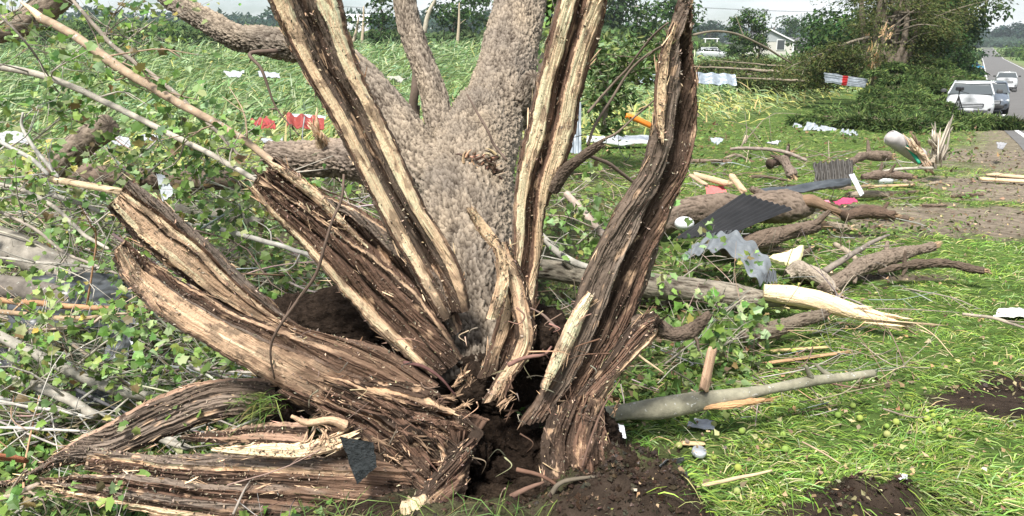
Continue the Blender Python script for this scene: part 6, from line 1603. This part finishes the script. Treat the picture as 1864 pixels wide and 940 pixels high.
sheet('striped_sheet', 'silver corrugated sheet with a red stripe against the broken tree', [W(1500, 132, 43), W(1580, 145, 43), W(1574, 160, 42.6), W(1502, 150, 42.6)], 6, .035, (.34, .37, .40), 'metal', warp=.15, seed=9, nu=90, nv=60, stripe=(.42, .54, (.42, .03, .03)), along=False, th=.02)
sheet('metal_sheet', 'blue-grey metal panel half hidden in the corn beside the tall right slab', [W(1266, 132, 40), W(1338, 135, 40), W(1342, 155, 39.4), W(1266, 152, 39.4)], 3, .04, (.27, .31, .35), 'metal', warp=.1, seed=10, th=.02)
sheet('metal_strip', 'long blue-grey metal strip behind the centre slab', [W(1040, 180, 4.2), W(1058, 185, 4.2), W(1058, 282, 4.1), W(1038, 278, 4.1)], 2, .006, (.30, .34, .37), 'metal', warp=.02, seed=11)
sheet('white_board', 'long white board lying in the corn between the two right slabs', [W(1068, 248, 17), W(1196, 246, 17.3), W(1196, 262, 16.4), W(1068, 258, 16.4)], 0, 0, (.66, .68, .70), 'matte', warp=.07, seed=12, th=.03)
sheet('red_sheet', 'bright red sheet lying in the corn left of the tall left slab', [W(455, 218, 12.5), W(498, 214, 12.5), W(502, 232, 12), W(470, 236, 12)], 3, .02, (.30, .05, .045), 'attr', warp=.06, seed=13, th=.01)
sheet('red_sheet', 'red metal trim piece with a dark edge touching the tall left slab', [W(520, 208, 12.5), W(590, 214, 12.5), W(590, 234, 12), W(522, 232, 12)], 3, .03, (.25, .05, .04), 'attr', warp=.08, seed=14, th=.01)
sheet('metal_strip', 'blue-grey metal lath lying above the red trim piece', [W(524, 206, 12.6), W(592, 212, 12.6), W(592, 218, 12.5), W(524, 211, 12.5)], 0, 0, (.45, .50, .55), 'metal', warp=.04, seed=15)
for i, (c, col, lab) in enumerate([((470, 250, 515, 268, 10.5), (.62, .66, .70), 'pale blue sheet right of the long brown branch'), ((410, 128, 445, 140, 24), (.66, .69, .72), 'small white scrap in the corn under the upper left limb'), ((468, 130, 508, 142, 23), (.62, .66, .72), 'pale blue scrap in the corn touching the tall left slab'),
    ((0, 240, 50, 262, 8.5), (.66, .68, .70), 'white sheet at the left edge among white branches'), ((195, 248, 235, 266, 8.5), (.68, .71, .74), 'white sheet beside the blunt log stub'), ((250, 244, 300, 256, 9), (.66, .69, .72), 'narrow white sheet right of the blunt log stub'),
    ((1140, 135, 1200, 152, 30), (.40, .46, .50), 'grey scrap in the corn left of the tall right slab'), ((1288, 250, 1318, 262, 13), (.60, .68, .70), 'pale blue rag right of the tall right slab'), ((1395, 254, 1422, 264, 12.5), (.75, .76, .78), 'small white slat lying in the grass'),
    ((1812, 258, 1834, 272, 13.5), (.50, .50, .52), 'crumpled bag on the bare roadside ground'), ((700, 138, 745, 150, 24), (.6, .6, .5), 'pale scrap in the corn left of the thin limb'), ((1268, 86, 1310, 92, 110), (.5, .52, .54), 'grey roof scrap by the silver car')]):
    x0, y0, x1, y1, d = c
    _rx = RNG.normal(size=8) * (x1 - x0) * .14
    sheet('debris_sheet', lab, [W(x0 + _rx[0], y0 + abs(_rx[1]) * .5, d), W(x1, y0 + 2 + _rx[2] * .3, d), W(x1 - 4 + _rx[3], y1, d * .97), W(x0 + 3 + abs(_rx[4]), y1 - 1 - abs(_rx[5]) * .4, d * .97)], 0, 0, tuple(np.array(col) * .55), 'matte', warp=.006 * d, seed=20 + i, th=.01, nu=30, nv=20, jag=.2)
for i, (c, lab) in enumerate([((1444, 222, 1462, 234), 'small white crumpled cloth, leftmost in the line of debris'), ((1464, 220, 1492, 238), 'white torn cloth, second in the line of debris before the green heap'), ((1490, 228, 1524, 240), 'white crumpled strip, third in the line of debris'), ((1530, 234, 1562, 248), 'white slatted strip nearest the dark green heap')]):
    x0, y0, x1, y1 = c; d = G((x0 + x1) / 2, y1)[1]
    sheet('debris_cloth', lab, [W(x0 + 8 * RNG.random(), y0 + 5 * RNG.random(), d + .3), W(x1 - 3, y0 + 8 * RNG.random(), d + .3), W(x1, y1 - 2, d), W(x0 - 2, y1 - 5 * RNG.random(), d)], 0 if i != 3 else 3, .03, (.30, .325, .35), 'plastic', warp=.22, seed=50 + i, th=.01, nu=40, nv=30, jag=.3, freq=2.5)
sheet('black_sheet', 'crumpled black plastic sheet under the pale sticks at left', [W(20, 505, 3.9), W(235, 495, 3.75), W(250, 590, 3.6), W(10, 600, 3.7)], 0, 0, (.055, .06, .065), 'plastic', warp=.10, seed=31, nu=120, nv=80, freq=4, jag=.12)
sheet('black_sheet', 'glossy dark scrap hanging below the black plastic sheet', [W(195, 590, 3.5), W(240, 592, 3.5), W(232, 660, 3.45), W(190, 655, 3.45)], 0, 0, (.13, .14, .15), 'plastic', warp=.06, seed=32, freq=5, jag=.15)
sheet('black_sheet', 'matt black flat piece at the left edge beneath the branches', [W(-20, 632, 3.6), W(38, 636, 3.6), W(36, 668, 3.5), W(-20, 668, 3.5)], 0, 0, (.035, .037, .04), 'plastic', warp=.03, seed=33)
sheet('black_sheet', 'black flat piece under the lichen-spotted branch', [W(140, 706, 3.3), W(200, 712, 3.3), W(190, 736, 3.2), W(135, 734, 3.2)], 0, 0, (.03, .033, .038), 'plastic', warp=.03, seed=34)
sheet('white_scrap', 'torn white scrap hanging in the leaves at upper left', [W(284, 316, 4.2), W(300, 320, 4.2), W(318, 350, 4.15), W(296, 368, 4.15)], 0, 0, (.46, .49, .52), 'matte', warp=.04, seed=35, freq=5, jag=.25)
sheet('white_scrap', 'white scrap beneath the broad left slab', [W(236, 620, 3.4), W(262, 625, 3.4), W(258, 648, 3.35), W(244, 645, 3.35)], 0, 0, (.66, .68, .70), 'matte', warp=.04, seed=36, freq=5, jag=.25)
sheet('white_scrap', 'small white scrap in the grass under the mossy branch', [W(1124, 772, 2.98), W(1136, 775, 2.98), W(1140, 798, 2.94), W(1122, 795, 2.94)], 0, 0, (.72, .73, .75), 'matte', warp=.012, seed=37, jag=.3)
sheet('white_scrap', 'white rag in the grass at the right edge', [G(1808, 585, .03), G(1880, 590, .05), G(1880, 574, .05), G(1815, 574, .04)], 0, 0, (.68, .67, .63), 'matte', warp=.05, seed=38, freq=5, jag=.2)
sheet('shingle', 'torn black shingle dangling from the low root wood', [W(618, 796, 2.57), W(680, 806, 2.57), W(686, 850, 2.555), W(650, 882, 2.55)], 0, 0, (.045, .05, .052), 'soil', warp=.006, seed=39, jag=.1, th=.004)
sheet('yellow_foam', 'torn pale yellow foam slab lying by the logs', [W(1396, 470, 5.85), W(1428, 478, 5.6), W(1452, 482, 5.6), W(1462, 446, 5.9)], 0, 0, (.70, .66, .36), 'matte', warp=.03, seed=40, jag=.1, th=.03)
sheet('pink_cloth', 'bright pink cloth lying right of the thick furrowed log', [W(1516, 366, 7.6), W(1550, 358, 7.7), W(1562, 368, 7.5), W(1528, 375, 7.4)], 0, 0, (.45, .07, .14), 'matte', warp=.07, seed=41, jag=.2, freq=4, th=.006)
sheet('pink_cloth', 'small pink rag left of the bright pink cloth', [W(1494, 366, 7.6), W(1508, 364, 7.6), W(1514, 372, 7.5), W(1498, 374, 7.5)], 0, 0, (.60, .20, .26), 'matte', warp=.05, seed=42, jag=.2)
sheet('red_board', 'faded red panel behind the thick furrowed log', [W(1284, 338, 8.0), W(1318, 338, 8.0), W(1324, 352, 7.8), W(1286, 356, 7.8)], 0, 0, (.55, .16, .15), 'matte', warp=.03, seed=43, jag=.1)
sheet('silver_scrap', 'dull grey scrap in the grass beside the round lid', [G(1250, 783, .02), G(1300, 790, .02), G(1300, 778, .03), G(1255, 772, .03)], 0, 0, (.35, .36, .38), 'metal', warp=.02, seed=44, jag=.2)
sheet('dark_rag', 'dark grey rag in the grass near the earth mound', [G(1200, 858, .02), G(1240, 850, .02), G(1244, 840, .02), G(1210, 846, .02)], 0, 0, (.10, .10, .10), 'matte', warp=.03, seed=45, jag=.2)
sheet('silver_scrap', 'tiny white flake on top of the near earth clod', [G(1634, 884, .03), G(1650, 884, .03), G(1650, 874, .03), G(1636, 874, .03)], 0, 0, (.72, .74, .76), 'matte', warp=.01, seed=46, jag=.3)
# orange tube
g = Geo(); tube(g, [W(1138, 210, 15), W(1160, 218, 15), W(1186, 230, 15)], [.055, .055, .055], 16, .05, col=(.75, .22, .03)); g.build('orange_tube', M['attr'], label='bright orange tube standing out in the corn', cat='tube')
# white plastic jug
jb = G(1610, 336); t = thing('plastic_jug', jb, 'white plastic jug lying in the grass behind the thin board', 'jug')
g = Geo(); tube(g, [jb + [-.10, 0, .08], jb + [-.09, 0, .08], jb + [.07, 0, .08], jb + [.10, 0, .075], jb + [.13, 0, .07]], [.07, .085, .085, .06, .03], 24, .01, col=(.74, .76, .78)); part(g, 'body', M['plastic'], t)
g = Geo(); tube(g, [jb + [.03, -.07, .11], jb + [.06, -.10, .12], jb + [.10, -.06, .09]], [.012, .012, .012], 8, .01, col=(.7, .72, .74)); part(g, 'handle', M['plastic'], t)
g = Geo(); tube(g, [jb + [.13, 0, .07], jb + [.155, 0, .07]], [.025, .025], 12, .01, col=(.6, .62, .66)); part(g, 'cap', M['plastic'], t)
# white ball, behind the right slab
g = Geo(); u = np.linspace(0, pi, 18); v = np.linspace(0, 2 * pi, 32, endpoint=False); U, V_ = np.meshgrid(u, v, indexing='ij')
SPH = np.stack([np.sin(U) * np.cos(V_), np.sin(U) * np.sin(V_), np.cos(U)], -1).reshape(-1, 3); SPF = grid_faces(18, 32, True)[:, ::-1]
c = W(1246, 403, 6.6); g.add(SPH * [.085, .085, .06] + c - [0, 0, .02], SPF, None, (.70, .71, .72)); g.build('white_bucket', M['plastic'], label='round white plastic dome seen beside the dark corrugated sheet', cat='dome')
# round metal lid
c = G(1272, 835, .035); t = thing('jar_lid', c, 'round silver jar lid lying flat in the near grass', 'lid')
g = Geo(); a = np.linspace(0, 2 * pi, 40, endpoint=False)
pr = [(.0, .006), (.020, .006), (.022, .004), (.027, .006), (.030, .004), (.031, -.008), (.031, -.014), (.029, -.014)]
V = np.array([[r * cos(x), r * sin(x), z] for r, z in pr for x in a]); g.add(xf(V, c, 0, .05, .30), grid_faces(len(pr), 40, True), None, (.36, .38, .40)); part(g, 'rim', M['metal'], t)
# grey tube with splintered post and green strap
t = thing('grey_tube', G(1640, 285), 'thick pale grey tube tilted up among splintered wood', 'tube')
g = Geo(); tube(g, [W(1618, 248, 10.6), W(1622, 251, 10.6), W(1640, 262, 10.7), W(1656, 273, 10.8), W(1674, 285, 10.9)], [.06, .105, .115, .115, .11], 30, .02, col=(.46, .43, .42)); part(g, 'tube_body', M['matte'], t)
g = Geo(); tube(g, [W(1652, 266, 10.6), W(1664, 282, 10.5), W(1674, 298, 10.4)], [.03, .03, .02], 8, .04, col=(.02, .28, .16)); part(g, 'green_strap', M['attr'], t)
t = thing('splintered_post', G(1675, 300), 'snapped tan post leaning across the grey tube', 'post')
g = Geo()
shards(g, W(1690, 304, 10.4), W(1668, 270, 10.5), 30, .34, .022, (.50, .36, .25), .10, seed=5); shards(g, W(1674, 280, 10.4), W(1664, 266, 10.4), 10, .20, .022, (.58, .44, .30), .4, seed=6)
part(g, 'post', M['wood'], t)
t = thing('splintered_post', G(1705, 282), 'white splintered snag standing right of the grey tube', 'post')
g = Geo(); shards(g, W(1702, 290, 10.7), W(1708, 262, 10.7), 22, .34, .035, (.62, .55, .45), .14, seed=3); shards(g, W(1703, 268, 10.65), W(1697, 250, 10.6), 9, .22, .02, (.66, .58, .46), .2, seed=4)
tube(g, [W(1700, 296, 10.7), W(1704, 275, 10.7), W(1708, 250, 10.7)], [.06, .05, .03], 30, .012, amp=.03, sc=.03, el=.15, col=(.50, .42, .33), jag=.08, seed=3); part(g, 'snag', M['wood'], t)

# ------------------------------------------------------------------ green nuts in the grass
def on_ground(n, a0, a1, y0, y1, f=None):
    y = np.exp(np.log(y0) + RNG.random(n) * np.log(y1 / y0)); x = (a0 + (a1 - a0) * RNG.random(n)) * y
    return x, y
for k in range(36):
    a, b = [(1620, 775), (1330, 790), (1250, 690), (1560, 760), (1400, 660), (1650, 780), (1680, 800), (1280, 820), (1300, 900), (1420, 840)][k % 10]
    p = G(a + 45 * RNG.normal(), min(930, b + 14 * RNG.normal()), .022)
    g = Geo(); r = .010 + .006 * RNG.random(); n_ = 1 + .06 * pn(SPH * 3 + k)
    g.add(SPH * n_[:, None] * r + p, SPF, None, mixcol(1, [(.25, .31, .07), (.18, .25, .06), (.30, .32, .12)], [2, 2, 1], .1, .05)[0])
    g.build('green_nut', M['matte'], label='small round yellow-green nut husk nestled in the near grass', cat='nut', group='green nuts scattered in the grass')

# ------------------------------------------------------------------ ground vegetation
GC = [(.22, .36, .055), (.30, .44, .08), (.13, .23, .04), (.40, .50, .17), (.54, .49, .26)]
def field(n, a0, a1, y0, y1):
    y = np.exp(np.log(y0) + RNG.random(n) * np.log(y1 / y0)); x = (a0 + (a1 - a0) * RNG.random(n)) * y
    return x, y
def near_hub(x, y): return np.hypot((x + .05) / .75, (y - 2.78) / .42) < 1
# near grass, combed over in swirling clumps
x, y = field(150000, .02, .80, 2.0, 12.5)
a = x / y; n = np.stack([x, y, np.zeros_like(x)], 1)
w = .10 * pn(n * 1.7)
pr = np.where(y < 3.9, sm(.10, .16, a + w * .4), np.where(y < 7.5, sm(.22, .42, a + w), sm(.05, .2, a + w)))
cl = sm(-.28, .10, pn(n * 4.1 + 3) + .5 * pn(n * 11))
pr = pr * (.35 + .65 * cl) * (1 - dirt(x, y) * .97) * (1 - .93 * corn_zone(x, y))
k = (RNG.random(len(x)) < pr) & ~near_hub(x, y); x, y, n = x[k], y[k], n[k]
base = np.stack([x, y, TZ(x, y) - .005], 1); N_ = len(x)
sw = pn(n * 1.2 + 20) * 2.0 + pn(n * 6 + 8) * 2.2
az = -.25 + sw + RNG.normal(size=N_) * .62
up = np.clip(.42 + .45 * pn(n * 2.7 + 50) + .25 * RNG.normal(size=N_), .08, 1.35)
L = (.07 + .13 * RNG.random(N_)) * (.75 + .6 * sm(-.3, .4, pn(n * 2 + 77))); wd = (.0028 + .0032 * RNG.random(N_)) * np.maximum(1, y / 5)
tone = (.85 + .5 * pn(n * 2.3 + 33))[:, None]
g = Geo(); blades(g, base, az, L, wd, up, .55 + .4 * RNG.random(N_), mixcol(N_, GC, [4, 4, 3.4, 2.2, 1.8], .26, .12) * tone, seg=3, twist=.9)
g.build('grass', M['grass'], kind='stuff', label='long bright green grass combed flat on the near right', cat='grass')
# a few upright stems
# verge grass farther off
x, y = field(120000, -.1, .80, 7.5, 75)
n = np.stack([x, y, np.zeros_like(x)], 1); off, al = road_uv(x, y)
pr = (off < -.6) * (1 - .9 * corn_zone(x, y)) * (1 - .9 * dirt(x, y)) * (.3 + .7 * sm(-.3, .15, pn(n * .9 + 5) + .4 * pn(n * 4)))
k = RNG.random(len(x)) < pr; x, y, n = x[k], y[k], n[k]; N_ = len(x)
base = np.stack([x, y, TZ(x, y)], 1)
az = -.3 + pn(n * .5) * 3 + RNG.normal(size=N_) * .7
VG = [(.20, .30, .055), (.30, .37, .09), (.14, .20, .05), (.38, .37, .15), (.28, .23, .13)]
g = Geo(); blades(g, base, az, .09 + .14 * RNG.random(N_), .004 * np.maximum(1, y / 8), np.clip(.45 + .3 * RNG.normal(size=N_), .1, 1.4), .4 + .3 * RNG.random(N_), mixcol(N_, VG, [3, 3, 2, 1.5, 1], .2, .1) * (.85 + .6 * pn(n * .8 + 12))[:, None], seg=2, twist=.9)
g.build('verge_grass', M['grass'], kind='stuff', label='matted green verge grass beyond the logs', cat='grass')
# right-of-road and far roadside grass is in the ground sheet; low trampled leaves over the mid ground
x, y = field(16000, -.05, .62, 3.2, 30)
n = np.stack([x, y, np.zeros_like(x)], 1); off, al = road_uv(x, y)
pr = sm(-.1, .25, pn(n * .9 + 90) + .3 * pn(n * 3)) * (off < -1.2) * (1 - sm(.35, .5, x / y) * (y < 7)); k = (RNG.random(len(x)) < np.maximum(pr, .75 * (x / y < .25) * (y < 8))) & ~near_hub(x, y); x, y = x[k], y[k]; N_ = len(x)
p = np.stack([x, y, TZ(x, y) + .02 + .10 * RNG.random(N_) ** 2], 1)
g = Geo(); leafs(g, p, RNG.normal(size=(N_, 3)) * .6 + [0, -.3, .9], (.03 + .04 * RNG.random(N_)) * np.maximum(1, y / 9), mixcol(N_, [(.10, .17, .04), (.15, .22, .06), (.07, .11, .03), (.22, .25, .10), (.16, .11, .06)], [3, 3, 2, 1, 2], .2, .1), 'clump')
g.build('leaf_litter', M['leafmat'], kind='stuff', label='green leaves strewn over the ground between the logs', cat='leaves')

# leafy carpet of the fallen crown at left
x, y = field(40000, -.78, .02, 2.1, 11)
n = np.stack([x, y, np.zeros_like(x)], 1)
hh = .30 * sm(-.15, .35, fbm(n * 1.1 + 4, 2)) * sm(2.6, 4.2, y)
pr = .30 + .7 * sm(-.15, .2, pn(n * 2.2 + 6) + .5 * pn(n * 6))
k = (RNG.random(len(x)) < pr) & (x / y < -.22 + .12 * (y - 2.9)) & ~((np.hypot((x + .1) / .8, (y - 3.0) / .5) < 1)) & ~((np.abs(x) < .35) & (y > 3) & (y < 6)); x, y, hh = x[k], y[k], hh[k]; N_ = len(x)
p = np.stack([x, y, TZ(x, y) + .005 + hh * RNG.random(N_) + .06 * RNG.random(N_) * sm(2.6, 3.2, y)], 1)
kk = ~((x > -1.75) & (y > 2.38) & (y < 2.72) & (RNG.random(N_) < .8)); p = p[kk]; y = y[kk]; N_ = len(p)
g = Geo(); leafs(g, p, RNG.normal(size=(N_, 3)) * .6 + [0, -.5, .8], (.018 + .032 * RNG.random(N_)) * np.maximum(1, y / 6), mixcol(N_, LF + [(.14, .10, .06), (.05, .09, .025)], LW + [1.2, 4], .2, .1), 'lobed')
g.build('leaf_tangle', M['leaf'], kind='stuff', label='mass of lobed green leaves of the fallen crown at left', cat='leaves')
# low grass under the crown
x, y = field(42000, -.8, .1, 2.0, 12); n = np.stack([x, y, np.zeros_like(x)], 1)
k = (RNG.random(len(x)) < sm(-.3, .2, pn(n * 1.6 + 15))) & ~near_hub(x, y); x, y = x[k], y[k]; N_ = len(x)
g = Geo(); blades(g, np.stack([x, y, TZ(x, y)], 1), RNG.random(N_) * 2 * pi, .10 + .16 * RNG.random(N_), .004 * np.maximum(1, y / 5), np.clip(.5 + .35 * RNG.normal(size=N_), .1, 1.4), .5, mixcol(N_, [(.10, .17, .04), (.15, .22, .05), (.07, .11, .03), (.24, .22, .10)], [3, 3, 2, 1.4], .2, .1), seg=2, twist=.9)
g.build('undergrowth', M['grass'], kind='stuff', label='dull grass under the fallen crown at left', cat='grass')
# tangle of thin twigs
g = Geo(); rs = np.random.default_rng(5)
for k in range(1200):
    if k < 600: a = -.72 + .66 * rs.random(); yy = math.exp(math.log(2.4) + rs.random() * math.log(3.2))
    else: a = .05 + .50 * rs.random(); yy = math.exp(math.log(3.3) + rs.random() * math.log(4.0))
    xx = a * yy; z = TZ(xx, yy)[0] + .03 + (.50 if k < 600 else .10) * rs.random() ** 1.5 * min(1, max(.2, yy - 2.4))
    if abs(xx + .05) < .55 and yy < 3.4: continue
    if k < 600 and yy < 2.8 and rs.random() < .7: continue
    L = (.12 + .4 * rs.random()) * max(1, yy / 8); d = rs.normal(size=3) * [1, .8, .35]; d /= np.linalg.norm(d)
    s = np.array([xx, yy, z]); e = s + d * L; e[2] = max(e[2], TZ(e[0], e[1])[0] + .01); m_ = (s + e) / 2 + rs.normal(size=3) * L * .08
    r = (.0016 + .004 * rs.random() ** 2) * max(1, yy / 6); c = mixcol(1, [(.32, .30, .26), (.25, .21, .17), (.17, .13, .10), (.42, .30, .2)], [3, 3, 2, 1])[0]
    tube(g, [s, m_, e], [r, r * .8, r * .4], 5, L / 6, col=c)
    if rs.random() < .6: e2 = m_ + (d + rs.normal(size=3) * .7) * L * .35; tube(g, [m_, e2], [r * .6, r * .3], 4, L / 5, col=c)
g.build('twig_litter', M['twig'], kind='stuff', label='countless thin broken twigs tangled in leaves and grass', cat='twigs')
# longer bare sticks caught in the fallen crown
g = Geo()
for k in range(300):
    a = -.72 + .60 * rs.random(); yy = 3.0 + 4.5 * rs.random() ** 1.2; xx = a * yy
    if xx > -.55 and yy < 4: continue
    z = TZ(xx, yy)[0] + .10 + .75 * rs.random() * sm(2.8, 5, yy); L = .3 + .9 * rs.random()
    d = np.array([rs.normal(), .5 * rs.normal(), -.35 * rs.normal() ** 2 + .25 * rs.normal()]); 
    if rs.random() < .6: d = np.array([1, .2 * rs.normal(), -.45 + .2 * rs.normal()])
    d /= np.linalg.norm(d); s = np.array([xx, yy, z]) - d * L / 2; e = s + d * L
    for q_ in (s, e): q_[2] = max(q_[2], TZ(q_[0], q_[1])[0] + .02)
    r = .003 + .005 * rs.random() ** 2; c = mixcol(1, [(.36, .34, .30), (.28, .25, .20), (.18, .145, .115), (.36, .26, .18)], [4, 3, 1, .7])[0]
    tube(g, [s, s * .65 + e * .35 + rs.normal(size=3) * L * .05, s * .3 + e * .7 + rs.normal(size=3) * L * .05, e], [r, r * .9, r * .7, r * .3], 6, L / 8, col=c)
    for j in range(3):
        f_ = rs.random(); b_ = s + (e - s) * f_; tube(g, [b_, b_ + (d + rs.normal(size=3) * .7) * L * .2], [r * .45, r * .2], 4, L / 6, col=c)
g.build('stick_tangle', M['twig'], kind='stuff', label='tangle of grey bare sticks caught in the fallen crown at left', cat='sticks')
# wood chips and clods round the hollow and on the bare earth
x = np.concatenate([-.05 + .62 * RNG.normal(size=2600), .42 + .22 * RNG.normal(size=1500), 1.40 + .28 * RNG.normal(size=700)]); y = np.concatenate([2.72 + .22 * RNG.normal(size=2600), 2.62 + .15 * RNG.normal(size=1500), 2.62 + .10 * RNG.normal(size=700)])
k = y > 2.1; x, y = x[k], y[k]; N_ = len(x)
g = Geo(); leafs(g, np.stack([x, y, TZ(x, y) + .004], 1), RNG.normal(size=(N_, 3)) * .7 + [0, 0, 1], .006 + .02 * RNG.random(N_) ** 2, mixcol(N_, [(.05, .035, .025), (.10, .075, .05), (.3, .22, .14), (.14, .11, .09)], [5, 4, 1, 2], .2, .1), 'clump')
m_ = 1500; xx = np.concatenate([.42 + .2 * RNG.normal(size=800), 1.42 + .24 * RNG.normal(size=300), -.05 + .5 * RNG.normal(size=400)]); yy = np.concatenate([2.6 + .13 * RNG.normal(size=800), 2.6 + .08 * RNG.normal(size=300), 2.6 + .18 * RNG.normal(size=400)])
ico = np.array([(1, 0, 0), (-1, 0, 0), (0, 1, 0), (0, -1, 0), (0, 0, 1), (0, 0, -1)]) * 1.0; icf = np.array([[0, 2, 4], [2, 1, 4], [1, 3, 4], [3, 0, 4], [2, 0, 5], [1, 2, 5], [3, 1, 5], [0, 3, 5]])
sz = (.004 + .013 * RNG.random(m_) ** 2)
V = np.stack([xx, yy, TZ(xx, yy)], 1)[:, None] + ico[None] * sz[:, None, None] * (.6 + .8 * RNG.random((m_, 6, 1)))
g.add(V.reshape(-1, 3), None, (icf[None] + (np.arange(m_) * 6)[:, None, None]).reshape(-1, 3), np.repeat(mixcol(m_, [(.05, .036, .026), (.08, .06, .045)], [1, 1]), 6, 0))
g.build('earth_crumbs', M['soil'], kind='stuff', smooth=False, label='crumbs of dark earth and bark chips round the hollow', cat='earth')

# flattened corn
CC = [(.16, .27, .09), (.24, .35, .13), (.09, .16, .055), (.40, .47, .24), (.45, .45, .14), (.30, .40, .23)]
x, y = field(85000, -.80, .62, 9.3, 175)
n = np.stack([x, y, np.zeros_like(x)], 1)
k = RNG.random(len(x)) < corn_zone(x, y) * (.35 + .65 * sm(-.35, .1, pn(n * np.array([.5, .25, 1]) + 60))); x, y, n = x[k], y[k], n[k]; N_ = len(x)
edge = 1 - corn_zone(x + 2.5, y - 1.5); 
hgt = (.05 + .8 * RNG.random(N_) * sm(11, 22, y)) * (.4 + .9 * sm(-.3, .3, pn(n * .35 + 70)))
base = np.stack([x, y, TZ(x, y) + hgt], 1)
dirn = np.where(x / y < .12, .75, 2.2) + pn(n * .16 + 3) * 1.6
az = dirn + RNG.normal(size=N_) * .75
scl = np.maximum(1, y / 40)
cw = np.ones((N_, 1)) * (.85 + .5 * pn(n * .5 + 41))[:, None]
colr = mixcol(N_, CC, [4, 4, 3, 2.2, .45, 2.5], .2, .08) * cw
ye = RNG.random(N_) < edge * .6; colr[ye] = mixcol(ye.sum(), [(.42, .42, .12), (.45, .36, .16), (.34, .40, .12)], [2, 1, 2], .15, .06)
g = Geo(); blades(g, base, az, (.35 + .8 * RNG.random(N_) ** 1.5) * scl ** .6, (.036 + .030 * RNG.random(N_)) * scl, np.clip(.5 + .42 * RNG.normal(size=N_), -.2, 1.4), .15 + .5 * RNG.random(N_) ** 2, colr, seg=3, twist=1.3, bendk=.22)
x, y = field(7000, -.80, .62, 9.6, 120); n = np.stack([x, y, np.zeros_like(x)], 1)
k = RNG.random(len(x)) < corn_zone(x, y); x, y, n = x[k], y[k], n[k]; N_ = len(x)
az = np.where(x / y < .12, .7, 2.25) + pn(n * .16 + 3) * 1.4 + RNG.normal(size=N_) * .3
blades(g, np.stack([x, y, TZ(x, y) + .1], 1), az, 1.1 + .9 * RNG.random(N_), .026 * np.maximum(1, y / 30), np.clip(.30 + .16 * RNG.normal(size=N_), .05, 1.1), .04, mixcol(N_, [(.34, .38, .14), (.45, .43, .15), (.26, .33, .12)], [3, 1.2, 3], .15, .08), seg=2, twist=.3)
g.build('flattened_corn', M['corn'], kind='stuff', label='field of green corn blown flat behind the tree', cat='corn')

# bark scraps and wood chips strewn over the torn ground at mid right
x, y = field(9000, .1, .72, 3.6, 16); n = np.stack([x, y, np.zeros_like(x)], 1)
k = RNG.random(len(x)) < np.maximum(dirt(x, y) * .8, .35 * sm(0, .3, pn(n * 1.3 + 200))); x, y = x[k], y[k]; N_ = len(x)
g = Geo(); leafs(g, np.stack([x, y, TZ(x, y) + .012], 1), RNG.normal(size=(N_, 3)) * .6 + [0, -.2, 1], (.012 + .04 * RNG.random(N_) ** 2) * np.maximum(1, y / 7), mixcol(N_, [(.07, .05, .035), (.16, .12, .08), (.30, .22, .14), (.10, .14, .04), (.5, .38, .24)], [4, 4, 1.5, 3, .6], .2, .1), 'clump')
g.build('bark_litter', M['plank'], kind='stuff', smooth=False, label='bark scraps and wood chips strewn over torn ground at mid right', cat='bark chips')

x, y = field(2600, .12, .75, 2.2, 9); k = (RNG.random(len(x)) < .6) & ~near_hub(x, y); x, y = x[k], y[k]; N_ = len(x)
g = Geo(); leafs(g, np.stack([x, y, TZ(x, y) + .03 + .03 * RNG.random(N_)], 1), RNG.normal(size=(N_, 3)) * .5 + [0, -.3, 1], .012 + .028 * RNG.random(N_) ** 2, mixcol(N_, [(.34, .26, .15), (.22, .16, .10), (.5, .42, .2), (.14, .2, .05), (.6, .48, .3)], [3, 3, 1.5, 3, 1], .2, .1), 'clump')
g.build('lawn_litter', M['leafmat'], kind='stuff', smooth=False, label='dead leaves and wood flakes scattered on the near grass', cat='litter')
